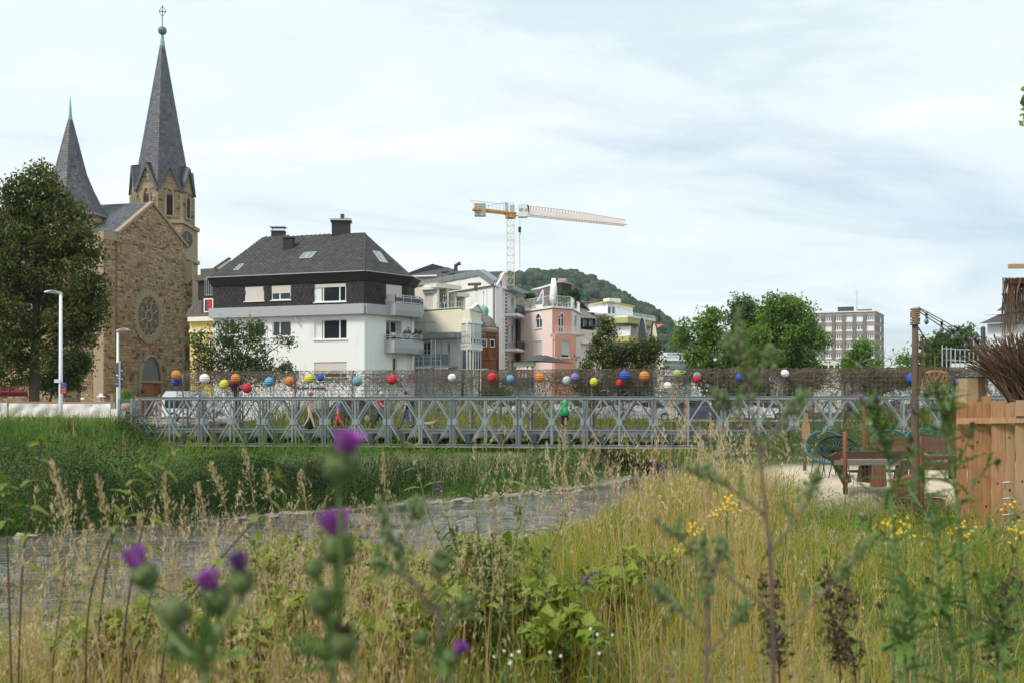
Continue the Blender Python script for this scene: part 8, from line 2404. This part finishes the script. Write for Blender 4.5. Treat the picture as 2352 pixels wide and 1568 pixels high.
# knotweed
for i,(u,Y,v,w,lab)in enumerate([(655,7.6,1225,95,'lime green broad leaved knotweed left of the stacked thistle heads'),(840,7.2,1240,90,'lime green knotweed right of the stacked thistle heads'),(1000,7.0,1270,90,'lime green knotweed behind the left side of the butterfly bush'),(1130,7.4,1235,90,'lime green knotweed behind the middle of the butterfly bush'),(1420,6.8,1310,90,'lime green knotweed right of the butterfly bush'),(1570,8.2,1290,70,'lime green knotweed at the edge of the golden grass'),(700,5.2,1370,80,'lime green knotweed under the stacked thistle heads'),(900,5.0,1400,100,'lime green knotweed low down left of the butterfly bush'),(1300,5.6,1425,90,'lime green knotweed at the foot of the butterfly bush'),(480,6.4,1330,60,'small lime green knotweed at the water side left'),(300,5.8,1420,80,'lime green knotweed near the water at the lower left'),(390,5.4,1400,70,'lime green knotweed behind the leftmost spear thistle flower'),(610,6.9,1255,80,'lime green knotweed against the river left of the stacked thistle'),(180,5.6,1470,60,'sparse lime green knotweed farthest to the left'),(560,4.6,1430,70,'lime green knotweed between the two spear thistles'),(770,6.6,1290,100,'lime green knotweed right behind the stacked thistle heads'),(930,6.4,1330,100,'lime green knotweed between the stacked thistle and the butterfly bush'),(1230,6.2,1350,90,'lime green knotweed mingled with the butterfly bush'),(1080,6.0,1360,90,'lime green knotweed under the left stems of the butterfly bush'),(1480,7.6,1270,60,'lime green knotweed half sunk in the golden grass')]):
 t_=plant('knotweed',lab,u,Y,'lime green knotweed clumps','plant');bs=Vector(t_.location)
 for j in range(12):
  e=P(u+random.uniform(-1,1)*w*1.1,v+random.uniform(-.1,.55)*w,Y+random.uniform(-.5,.5));m_=bs.lerp(e,.55)+Vector((0,0,.18));pts=smooth([bs+Vector((random.uniform(-.1,.1),0,0)),m_,e])
  stem(t_,pts,.005,.002,'stem_red');leafy(t_,pts,LK,.12,.22,1,13,False,.3)
# nettles with dark stalks
def nettle(lab,path,Y,n=6,size=.1,t0=.6,m='stem_dark',seeds=False,grp='tall nettles on the near bank'):
 pts=[P(u,v,Y)for u,v in path];a=pts[0];x=a.x-(pts[1].x-a.x)*.3;b=Vector((x,Y,G(x,Y)))
 t_=thing('nettle',lab,'plant',b,grp);pts=smooth(([b]if b.z<a.z else[])+pts);stem(t_,pts,.0042,.0022,m)
 leafy(t_,pts,LN_,size,t0,1,n,True,.25)
 if seeds:
  for k in range(9):
   p,d=poly_at(pts,.42+.06*k);mb=MB()
   for j in range(26):q=p+Vector((random.gauss(0,.022),random.gauss(0,.022),-abs(random.gauss(0,.035))));mb.tint=random.random();mb.quad(*[q+Vector(RNG.normal(0,.008,3))for _ in range(4)])
   mb.build('seed_cluster','seed_brown',t_)['kind']='stuff'
for lab,path,Y in[('nettle with a bright leafy top at the left picture edge',[(26,1568),(15,1203),(11,1110)],3.4),('dark stalked nettle reaching highest above the left bank',[(42,1568),(57,1240),(96,1018)],3.6),('nettle leaning right under the leftmost spear thistle flower',[(196,1568),(211,1354),(276,1180)],3.2),('long leaning nettle crossing the far waterline and the bridge end',[(279,1568),(302,1331),(351,1139),(415,1003)],3.3),('nettle leaning right with its top below the bridge abutment',[(215,1568),(257,1240),(328,1080)],3.5),('nettle leaning far right from the lower left with a leafy top near the dark weeds',[(378,1486),(453,1346),(589,1188),(638,1101)],3.3),('short nettle at the water edge between the leaning stalks',[(120,1568),(130,1450),(150,1310)],3.8),('dark slender nettle left of the broad spear thistle',[(290,1568),(330,1440),(352,1330)],3.9)]:
 nettle(lab,path,Y)
for lab,path,Y in[('nettle with hanging brown seeds right of the blurred mugwort stem',[(1930,1560),(1912,1420),(1898,1270)],3.6),('leaning nettle with brown seed tassels by the creeping thistle',[(1965,1560),(1935,1440),(1950,1320)],3.4),('dark seed hung nettle at the lower right edge',[(2290,1560),(2300,1420),(2328,1270)],3.5),('dry nettle hugging the blurred mugwort stem',[(1790,1560),(1776,1420),(1765,1280)],3.2)]:
 nettle(lab,path,Y,4,.09,.5,'stem_dark',True,'nettles with brown seeds')
# mugwort
def mugwort(lab,Y,lines):
 t_=plant('mugwort',lab,lines[0][0][0],Y,'blurred mugwort stems','plant')
 for i,path in enumerate(lines):
  pts=[P(u,v,Y)for u,v in path]
  if i==0:pts.insert(0,Vector(t_.location))
  pts=smooth(pts);stem(t_,pts,.0045 if i==0 else .0025,.0012,'stem_purple')
  leafy(t_,pts,LM,.055,.2 if i else .45,.75,6,False,.8,tip=False)
  mb=MB();mb.smooth=True;n=90 if i==0 else 64;lo=.72 if i==0 else .55
  for j in range(n):
   q=j/n;p,d=poly_at(pts,lo+(1-lo)*q);p=p+Vector(RNG.normal(0,.0085*(1.2-q),3))+Vector((0,0,.004));mb.tint=random.random();mb.ball(p,.0033*(1.15-q*.5),5,4,(1,1,1.6))
  mb.build('bud_spike','leaf_single_mug',t_)
mugwort('tall blurred mugwort whose grey green spike rises above the bridge',1.8,[[(1776,1500),(1759,1180),(1739,1005),(1712,840),(1693,715)],[(1763,1395),(1623,1285),(1506,1195)],[(1775,1470),(1903,1348),(2016,1227)],[(1745,1060),(1800,960),(1860,905)],[(1738,1000),(1675,940),(1640,900)],[(1757,1180),(1660,1110),(1575,1075)],[(1765,1270),(1850,1160),(1880,1080)],[(1730,920),(1758,840),(1770,800)],[(1722,880),(1690,820),(1672,770)]])
mugwort('shorter blurred mugwort left of the tall one',1.7,[[(1623,1500),(1627,1395),(1613,1230)],[(1618,1450),(1560,1400),(1484,1335)],[(1624,1500),(1690,1430),(1712,1385)],[(1622,1350),(1650,1290),(1660,1240)]])
mugwort('dark stemmed blurred mugwort in front of the butterfly bush',1.6,[[(1012,1560),(985,1400),(910,1270),(868,1150)],[(985,1400),(1010,1320),(1012,1270)],[(950,1340),(900,1310),(862,1300)],[(1000,1480),(1050,1420),(1085,1380)],[(905,1260),(950,1190),(958,1150)]])
# creeping thistles at the right
def creeping(lab,Y,path,branches):
 t_=plant('creeping_thistle',lab,path[0][0],Y,'tall creeping thistles at the right','thistle');k=Y/F
 pts=smooth([Vector(t_.location)]+[P(u,v,Y)for u,v in path]);stem(t_,pts,.0055,.002,'stem_green');leafy(t_,pts,LT,.095,.15,1,44,False,.55,.35)
 for br in branches:
  bp2=smooth([P(u,v,Y+(i and random.uniform(-.1,.1)))for i,(u,v)in enumerate(br[0])]);stem(t_,bp2,.0028,.0014,'stem_green');leafy(t_,bp2,LT,.05,.1,.95,9,False,.7,.3,False)
  thistle_head(t_,bp2[-1],6.5*k,bp2[-1]-bp2[-3],11*k if br[1]else 5*k,br[1]or 'seed_brown')
creeping('creeping thistle with mauve heads in front of the turquoise chair',2.7,[(2100,1510),(2059,1278),(2042,1058),(2020,985),(2011,925)],[([(2040,1040),(1990,975),(1951,936)],'flower_mauve'),([(2025,990),(1995,950),(1982,922)],'flower_mauve'),([(2028,1000),(2008,960),(1998,933)],'flower_mauve'),([(2020,985),(2014,950),(2013,916)],'flower_mauve'),([(2042,1058),(2046,990),(2043,950)],''),([(2060,1200),(1990,1120),(1925,1075)],''),([(2050,1130),(2085,1060),(2092,1010)],''),([(2057,1240),(2000,1230),(1985,1190)],'flower_mauve')])
creeping('creeping thistle with dark heads in front of the plank fence',2.6,[(2230,1511),(2215,1356),(2199,1161),(2178,1014),(2160,926),(2150,890)],[([(2178,1014),(2130,970),(2102,946)],'flower_mauve'),([(2165,950),(2172,915),(2168,890)],'flower_mauve'),([(2170,975),(2190,920),(2192,880)],'flower_mauve'),([(2175,1000),(2182,965),(2179,940)],'flower_mauve'),([(2190,1090),(2225,1010),(2234,975)],''),([(2160,926),(2140,900),(2128,905)],''),([(2200,1170),(2260,1080),(2290,1060)],''),([(2195,1120),(2130,1050),(2090,1030)],'')])
creeping('leafy creeping thistle without open flowers between the other two',2.5,[(2190,1530),(2160,1380),(2150,1220),(2120,1100)],[([(2150,1220),(2100,1140),(2070,1110)],''),([(2160,1300),(2250,1240),(2330,1190)],'')])
creeping('low leafy creeping thistle at the bottom right corner',2.4,[(2300,1560),(2290,1450),(2275,1340)],[([(2290,1450),(2330,1380),(2345,1340)],''),([(2285,1400),(2250,1350),(2240,1320)],'')])
creeping('low leafy creeping thistle at the bottom left of the three tall ones',2.4,[(2080,1560),(2070,1470),(2085,1370)],[([(2072,1480),(2030,1420),(2020,1390)],''),([(2078,1420),(2120,1370),(2130,1330)],'')])
# yellow St John's wort, loosestrife, white campion
def flowers(name,lab,u,v,w,h,Y,n,m,sz,grp,pet=5):
 t_=plant(name,lab,u,Y,grp,'flower');b=Vector(t_.location)
 for i in range(max(3,n//5)):
  e=P(u+random.uniform(-w,w),v+random.uniform(-h,h),Y+random.uniform(-.2,.2));pts=smooth([b,b.lerp(e,.6)+Vector((0,0,.1)),e],4);stem(t_,pts,.003,.0015,'stem_green')
  leafy(t_,pts,LN_,.04,.3,.9,5,True,.4,tip=False)
  for j in range(2 if m=='flower_white' else 5):
   c=e+Vector(RNG.normal(0,.02,3));mb=MB();nn=Vector((random.gauss(0,.5),-1,.8+random.gauss(0,.4)));nn,a,bb=basis(nn)
   for k in range(pet):
    an=2*PI*k/pet;p=a*math.cos(an)+bb*math.sin(an);q=a*-math.sin(an)+bb*math.cos(an);mb.poly([c,c+(p*.6+q*.3)*sz,c+p*sz+nn*sz*.2,c+(p*.6-q*.3)*sz])
   mb.build('blossom',m,t_)
for a in[('yellow flowers at the edge of the golden grass',1668,1165,30,22,7.5,40),('yellow flowers in front of the sand beside the creeping thistle',2055,1212,30,16,4.2,30),('few yellow flowers left of the tall mugwort',1610,1215,26,16,6.5,15),('yellow flowers at the foot of the plank fence',2215,1222,40,14,8,20),('few yellow flowers at the right picture edge',2335,1180,16,60,6,20),('few yellow flowers low in the golden grass',1580,1280,40,30,6.5,15)]:
 flowers('st_johns_wort',a[0],*a[1:7],'flower_yellow',.0085*max(1,a[5]/5),'yellow St Johns wort')
for a in[('white campion flowers near the bottom right of the butterfly bush',1170,1500,60,40,3.2,10),('white campion flowers at the bottom right of centre',1340,1490,80,50,3.4,10)]:
 flowers('white_campion',a[0],*a[1:7],'flower_white',.006,'white campions')
for a,u,v,Y in[('purple loosestrife spikes on the far bank left of the thistle flowers',178,1135,31),('purple loosestrife left of the leaning nettles',140,1120,33),('small purple loosestrife right of the bridge centre',1520,1045,41)]:
 x=XU(u,Y);t_=thing('loosestrife',a,'flower',(x,Y,G(x,Y)),'purple loosestrife on the far bank');b=Vector(t_.location);zt_l=ZV(v,Y)
 for i in range(9):
  e=Vector((x+random.uniform(-.6,.6),Y+random.uniform(-.4,.4),zt_l+random.uniform(-.5,.4)));stem(t_,[b.lerp(e,.2),b.lerp(e,.6),e],.012,.006,'stem_green');mb=MB()
  for j in range(40):p=b.lerp(e,random.uniform(.62,1))+Vector(RNG.normal(0,.025,3));mb.tint=random.random();mb.quad(*[p+Vector(RNG.normal(0,.02,3))for _ in range(4)])
  mb.build('flower_spike','flower_purple',t_)
# tall single seed grasses in front of the river at the left
for i,(u0,u1,v1,Y,lab)in enumerate([(330,118,1055,3.2,'thick pale seed spike far left above the dark weeds'),(360,222,1090,3.6,'upright pale seed spike above the leftmost spear thistle'),(400,376,1075,3.8,'straight pale seed spike right of the leaning nettles'),(640,485,1060,4.5,'arching pale seed spray before the dark weeds'),(660,560,1030,4.6,'tallest pale seed spray below the bridge'),(690,610,1075,4.6,'drooping pale seed spray left of the stacked thistle'),(760,690,1080,4.8,'nodding pale seed spray touching the stacked thistle'),(905,880,1040,5,'pale seed spike right of the stacked thistle'),(330,320,1180,3.6,'short pale seed spike over the river'),(560,455,1110,4.2,'ragged pale seed spray over the river'),(1290,1300,960,6,'tall pale seed spike in front of the green jacketed walker'),(1530,1545,890,5.5,'very tall pale seed spike reaching the paper lanterns'),(1560,1578,905,5.6,'very tall forked seed spike below the lime lantern'),(1640,1610,1010,6,'pale seed spray left of the tall mugwort')]):
 x=XU(u0,Y);b=Vector((x,Y,G(x,Y)));e=P(u1,v1,Y);t_=thing('seed_grass',lab,'grass',b,'tall seed grasses standing out');pts=smooth([b,b.lerp(e,.55)+Vector((0,0,.12)),e]);stem(t_,pts,.0022,.001,'straw','stalk');mb=MB()
 for j in range(120):
  q=random.random();p,d=poly_at(pts,.78+.22*q);w=Vector(RNG.normal(0,1,3))*.011*(1.2-q)*(2 if 'spray' in lab else 1);c=p+w;s=d.cross(Vector(RNG.normal(0,1,3))).normalized()*.0022;L2=(d+w*25).normalized()*.0095;mb.tint=random.random();mb.quad(c-L2,c+s,c+L2,c-s)
 mb.build('seed_head','grass_seed',t_)
# ------------------------------------------------------------------ beach bar at the right
FN=thing('plank_fence','tall fence of new orange and pale planks with uneven tops at the right edge','fence',P(2270,1214,13.4));zf0=ZV(1216,13.4)
for i,(u0,u1,vt,m)in enumerate([(2198,2222,924,'wood_new'),(2223.5,2238,918,'wood_new'),(2239.5,2257,926,'wood_new'),(2258,2277,909,'wood_new'),(2278.5,2309,921,'wood_new'),(2311,2332,926,'wood_pale'),(2334,2358,918,'wood_pale'),(2360,2390,924,'wood_new'),(2392,2420,915,'wood_pale')]+[(2422+27*i,2447+27*i,918+(i*7)%11,'wood_pale' if i%3==0 else 'wood_new')for i in range(9)]):
 Y=13.4-.05*i+(.04 if i%2 else 0);a,b=XU(u0,Y),XU(u1,Y);zt_p=ZV(vt,Y);w=(b-a)*.06
 mb=MB();n=7;L_=[(a+w*math.sin(j*2.1+i),zf0+(zt_p-zf0)*j/n)for j in range(n+1)];R_=[(b+w*math.sin(j*1.7+i*2),zf0+(zt_p-zf0)*j/n+(.012*(i%3)if j==n else 0))for j in range(n,-1,-1)]
 mb.prism([(x,Y,z)for x,z in L_+R_],(0,.026,0));pl=mb.build('plank',m,FN)
 for j in range(2):mb=MB();mb.ball((a+(b-a)*random.uniform(.25,.75),Y,zf0+(zt_p-zf0)*random.uniform(.1,.9)),.016,8,4,(1,.25,1.3));mb.build('knot','wood_old',pl)
for v in(966,1214):
 mb=MB();mb.bar(P(2197,v,13.34),P(2665,v-8,12.55),.04,.075);mb.build('rail','wood_new' if v<1000 else 'wood_pale',FN)
mb=MB();mb.bar(P(2334,957,12.95),P(2520,953,12.6),.05,.03);mb.build('shelf_edge','iron',FN)
for v in(1108,1145,1182,1210):mb=MB();c=P(2316,v,13.0);mb.tube([c+Vector((-.07,0,0)),c+Vector((0,-.02,.012)),c+Vector((.07,0,0))],.012,5);mb.build('wire_tie','grey_metal',FN)
PO=thing('rope_wrapped_post','tall rough wooden post wrapped with thick rope at its top','post',P(2103,1214,13));k=13/F
mb=MB();mb.smooth=True;mb.tube([P(2106,1240,13),P(2105,1100,13),P(2101,950,13),P(2102,820,13),P(2102,708,13)],[8.5*k,8.6*k,8*k,7.4*k,6.8*k],10);mb.build('pole','wood_post',PO)
for v in np.linspace(711,744,8):
 a=random.uniform(-3,3);mb=MB();mb.smooth=True;mb.tube([P(2102+9.5*math.cos(t),v+a*math.cos(t),13+9.5*k*math.sin(t))for t in np.linspace(0,2*PI,13)],2.6*k,6);mb.build('rope_turn','rope',PO)
def post(lab,u,v0,v1,Y,w,m='wood_post'):
 t=thing('fence_post',lab,'post',P(u,v1,Y),'rough posts of the wire fence');mb=MB();mb.smooth=True;mb.tube([P(u+1,v1+20,Y),P(u,(v0+v1)/2,Y),P(u,v0+3,Y),P(u,v0,Y)],[w*Y/F,w*Y/F,w*.95*Y/F,w*.5*Y/F],8);mb.build('shaft',m,t);return t
post('thin sawn post right beside the rope-wrapped post',2117,1000,1216,13.2,5,'wood_cedar');post('short brown post in front of the turquoise chair',1941,990,1114,14.6,5.5,'wood_cedar')
post('leaning cedar post behind the benches',1986,925,1050,18,6,'wood_cedar');post('dark post behind the bar carrying the cable',2258,750,1010,15,5.5,'iron')
t=post('slim post with a carved wooden mask left of the chairs',1848,975,1078,19,4)
c=P(1851,985,18.85);mb=MB();mb.prism([(c.x+x*.07,c.y,c.z+z*.1)for x,z in((-.5,3),(.5,3),(.6,1.5),(1.1,.4),(1.2,-1.4),(.2,-2.2),(-.9,-1.6),(-1,.3),(-.6,1.5))],(0,.03,0));mb.build('carved_mask','wicker',t)
WF=thing('wire_fence','sagging knotted wire fence strung between the posts','fence',P(2030,1130,14.3));mb=MB()
for i in range(22):a=P(1941+i*9,1052+2*(i%2),14.5-i*.06);b=P(1941+i*9+3,1190,14.4-i*.06);mb.bar(a,b,.0035)
for j in range(7):mb.tube([P(1941+i*38,1055+j*22+4*math.sin(i*2+j),14.5-i*.25)for i in range(6)],.002,4)
mb.build('wire_net','wire',WF)
# rope lines, string lights and hanging things
def line(name,lab,pts,r,m,grp=None,cat='cable'):
 t=thing(name,lab,cat,pts[0],grp);mb=MB();mb.tube(smooth(pts,6),r,5);mb.build('strand',m,t);return t
ST=thing('string_lights','two dark cables with clear bulbs strung from the rope-wrapped post','lights',P(2110,708,13))
for ps in([(2109,706),(2160,733),(2200,756),(2258,790)],[(2109,709),(2163,742),(2195,765),(2219,778),(2258,782)]):mb=MB();mb.tube([P(u,v,13+(u-2109)*.013)for u,v in ps],.007,5);mb.build('cable','black_plastic',ST)
for u,v in((2128,722),(2163,741),(2189,760),(2199,754),(2219,777),(2246,784),(2240,778)):
 Y=13+(u-2109)*.013;c=P(u,v,Y);mb=MB();mb.lathe([(.014,-.05),(.018,0),(.012,.02)],c,8);sk=mb.build('socket','black_plastic',ST);mb=MB();mb.smooth=True;mb.lathe([(.004,-.135),(.026,-.115),(.03,-.09),(.016,-.05)],c,10);mb.build('bulb','glass_pale',sk)
line('guy_rope','brown rope running down right from the rope-wrapped post',[P(2110,715,13),P(2180,762,13.4),P(2240,802,14)],.008,'rope');line('guy_rope','slack rope sagging from the post towards the basket',[P(2109,752,13),P(2128,782,13.1),P(2150,818,13.3),P(2170,855,13.5)],.009,'rope')
HR_=thing('hanging_rope','knotted rope tassel hanging beside the rope-wrapped post','rope',P(2122,785,13.1))
for a in([(2119,770),(2120,815)],[(2120,815),(2114,860),(2109,905)],[(2120,815),(2124,845),(2128,885)],[(2120,815),(2121,850),(2122,880)]):mb=MB();mb.tube([P(u,v,13.1)for u,v in a],.012,5);mb.build('strand','rope',HR_)
mb=MB();mb.smooth=True;mb.ball(P(2120,815,13.1),.035,8,6,(1,1,1.6));mb.build('knot','rope',HR_)
BK=thing('wicker_lamp','open weave wicker basket lampshade hanging right of the post','lamp',P(2148,848,13.4));k=13.4/F;bc=P(2148,904,13.4)
pr=lambda t:(19+8.5*math.sin(min(1,t*1.15)*PI*.5+.55)-5*max(0,t-.55))*k if t<.9 else(22-130*(t-.9))*k
for d_ in(-1,1):
 for i in range(14):mb=MB();mb.tube([(bc.x+pr(t)*math.cos(2*PI*(i/14+d_*t*.22)),bc.y+pr(t)*math.sin(2*PI*(i/14+d_*t*.22)),bc.z+t*54*k)for t in np.linspace(0,1,9)],.0075,4);mb.build('weave_strip','wicker',BK)
for t in(0,.08,.5,.97):mb=MB();mb.tube([(bc.x+pr(t)*math.cos(a),bc.y+pr(t)*math.sin(a),bc.z+t*54*k)for a in np.linspace(0,2*PI,17)],.01,4);mb.build('hoop','wicker',BK)
mb=MB();mb.bar(P(2148,850,13.4),P(2147,812,13.4),.01);mb.build('cord','rope',BK)
LS=thing('fabric_lampshade','big beige conical fabric lampshade above the plank fence','lamp',P(2227,915,14.2));k=14.2/F;c=P(2227,917,14.2)
for i in range(9):
 a0,a1=2*PI*i/9,2*PI*(i+1)/9-.03;mb=MB();mb.quad(*[(c.x+r*k*math.cos(a),c.y+r*k*math.sin(a),c.z+h*k)for r,h,a in((35,0,a0),(35,0,a1),(30,49,a1),(30,49,a0))]);mb.build('shade_panel','lampshade',LS)
mb=MB();mb.lathe([(30,0),(33,10),(34,0),(34,-22),(33,-24)],(0,0,0),20);mb.v=[(c.x+x*k,c.y+y*k,c.z+(z-2)*k)for x,y,z in mb.v];mb.build('lower_drum','straw',LS);mb=MB();mb.bar(P(2170,867,14.2),P(2262,866,14.2),.02);mb.build('top_bar','iron',LS)
def strands(name,lab,cat,n,root_pt,gen,m,part='strand_bundle'):
 """Many ribbons too fine to pick apart, one stuff part of their thing."""
 t=thing(name,lab,cat,root_pt);V,Fq,T=[],[],[]
 for i in range(n):
  pts,w=gen(i);o=len(V);s=Vector((random.gauss(0,1),random.gauss(0,.7),random.gauss(0,.3))).normalized()*w
  for j,p in enumerate(pts):q=s*(1-.55*j/(len(pts)-1));V+=[p-q,p+q]
  for j in range(len(pts)-1):Fq.append((o+2*j,o+2*j+1,o+2*j+3,o+2*j+2));T.append(i*.618%1)
 o=np_mesh(part,np.array([v[:]for v in V]),np.array(Fq),T,m,t);o['kind']='stuff';return t
def fan(i):
 Y=13.9+random.uniform(-.3,.3);b=P(random.uniform(2318,2440),random.uniform(900,930),Y);a=R(random.uniform(82,152));L_=random.uniform(95,150)*(1.12 if a>2.2 else 1);e=P(2340+(b.x/Y*F+1176-2340)*.6+math.cos(a)*L_,905-math.sin(a)*L_,Y+random.gauss(0,.15));return[b,b.lerp(e,.5)+Vector((0,0,.05*(a-1.2))),e],random.uniform(.006,.016)
strands('palm_thatch_bundle','fan of dark dried palm stalks standing behind the plank fence','thatch',800,P(2320,915,14),fan,'raffia')
def fringe(i):
 hi=i%2;u=random.uniform(2302,2560)if hi else random.uniform(2320,2570);v=random.uniform(700,706)if hi else random.uniform(641,652);Y=13.5+random.uniform(-.25,.25);a=P(u,705-67 if hi else v-2,Y);e=P(u-(6 if hi else 0)+random.gauss(0,5),(random.uniform(735,800)if u<2335 else random.uniform(700,745)),Y);return[a,a.lerp(e,.5)+Vector((random.gauss(0,.02),0,0)),e],random.uniform(.004,.01)
RF=strands('raffia_parasol','ragged raffia parasol skirt hanging in at the right picture edge','parasol',620,P(2360,640,13.5),fringe,'raffia','raffia_fringe')
mb=MB();mb.hexa([P(2312,652,13.3),P(2580,648,13.1),P(2580,648,14.2),P(2330,652,14.2),P(2312,641,13.3),P(2580,625,13.3),P(2580,625,14),P(2330,640,14)]);mb.build('top_mat','raffia',RF);mb=MB();mb.bar(P(2450,640,13.7),P(2450,1214,13.7),.1);mb.build('pole','wood_post',RF)
BM_=thing('timber_beam','pale timber beam sticking in at the right edge above the raffia','beam',P(2340,612,12));mb=MB();mb.bar(P(2317,612,12),P(2600,609,12),.045,.05);mb.build('beam','wood_pale',BM_)
strands('straw_broom','upright bundle of pale straw beside the basket lamp','straw',260,P(2175,990,13.8),lambda i:((lambda b,e:([b,b.lerp(e,.5),e],.006))(P(2172+random.gauss(0,6),1000,13.8),P(2186+random.gauss(0,9),random.uniform(905,935),13.8+random.gauss(0,.06)))),'straw')
# chairs and benches on the sand
def acapulco(lab,u,v,Y,rx,rot,rim,sc=.74,cush=False):
 t=thing('string_chair',lab,'chair',P(u,v+60,Y),'oval string chairs on the sand');c=P(u,v,Y);a=rx*Y/F;b=a*sc;cr,sr=math.cos(rot),math.sin(rot)
 E=[c+Vector((math.cos(q)*a,(.22*math.sin(q)-.05)*a*1.6*cr,math.sin(q)*b))for q in np.linspace(0,2*PI,29)];ce=c+Vector((.05*a,.42*a,-.3*b))
 mb=MB();mb.smooth=True;mb.tube(E,.02,6);mb.build('rim',rim,t);mb=MB()
 for p in E[:-1]:
  for q in(p,p.lerp(E[0],.0)):mb.tube([q,q.lerp(ce,.5)+Vector((0,.08,-.03)),ce],.0045,4)
 for i in range(28):mb.tube([E[i].lerp(E[(i+1)%28],.5),E[i].lerp(ce,.5)+Vector((0,.08,-.03)),ce],.0045,4)
 mb.build('strings',rim,t);zg_=G(c.x,Y)
 for dx,dy in((-.6,-.15),(.5,-.15),(-.35,.45),(.35,.45)):mb=MB();mb.bar(c+Vector((dx*a*.6,dy,-b*.8)),Vector((c.x+dx*a,Y+dy,zg_)),.014);mb.build('leg','iron',t)
acapulco('turquoise oval string chair standing left on the sand',1897,1026,17.4,49,.3,'turquoise');acapulco('black rimmed oval string chair in front of the turquoise one',1924,1029,16.9,46,.1,'black_plastic',.6);acapulco('turquoise string chair behind the back bench',2045,1014,20,45,.2,'turquoise',.6);acapulco('black and turquoise string chair right of the rope-wrapped post',2124,1010,19.5,45,0,'turquoise',.55)
def bench(lab,parts_,u,v,Y,name='timber_bench'):
 t=thing(name,lab,'bench',P(u,v,Y),'reclaimed timber seats on the sand')
 for nm,m,p,q,w,h in parts_:mb=MB();mb.bar(P(*p),P(*q),w,h);mb.build(nm,m,t)
bench('long weathered timber bench in front of the string chairs',[('seat_plank','wood_grey',(1913,1060,15.3),(2088,1060,15.1),.34,.075),('back_plank','wood_old',(1918,1044,15.8),(2092,1043,15.6),.05,.11),('back_plank','wood_old',(1975,1030,17.2),(2090,1030,17),.05,.08),('leg','wood_cedar',(1990,1066,15.4),(1985,1106,15.4),.17,.17),('leg','wood_cedar',(2014,1066,15.1),(2018,1116,15.1),.19,.17),('brace','wood_old',(1912,1042,15.2),(1946,1108,15.2),.1,.12),('brace','wood_old',(2076,1055,15),(2062,1120,15),.14,.16),('under_shelf','wood_grey',(1950,1081,15.4),(2080,1080,15.3),.2,.03)],2000,1110,15.3)
bench('dark timber bench with a wide back plank behind the front bench',[('back_plank','wood_old',(2003,1014,17.5),(2200,1014,17.3),.06,.17),('back_plank','wood_old',(2015,1030,17.4),(2205,1029,17.2),.06,.1),('seat_plank','wood_old',(2090,1050,16.6),(2215,1049,16.4),.3,.06),('leg','wood_old',(2008,1006,17.6),(2010,1062,17.6),.08,.08),('leg','wood_old',(2100,1052,16.6),(2100,1100,16.6),.12,.12),('leg','wood_old',(2190,1052,16.6),(2190,1105,16.6),.12,.12),('front_plank','wood_old',(2094,1070,16.4),(2212,1070,16.2),.05,.12)],2100,1105,17)
bench('low stack of dark pallet timbers at the foot of the rope-wrapped post',[('top_board','wood_grey',(2090,1134,14.4),(2168,1136,14.3),.4,.03),('block','wood_old',(2050,1150,14.5),(2115,1150,14.5),.3,.12),('block','wood_old',(2095,1156,14.3),(2166,1158,14.2),.3,.16),('block','wood_cedar',(2058,1120,14.7),(2100,1108,14.7),.25,.25),('bottom_board','wood_old',(2048,1178,14.3),(2150,1180,14.2),.35,.04)],2100,1185,14.3,'pallet_seat')
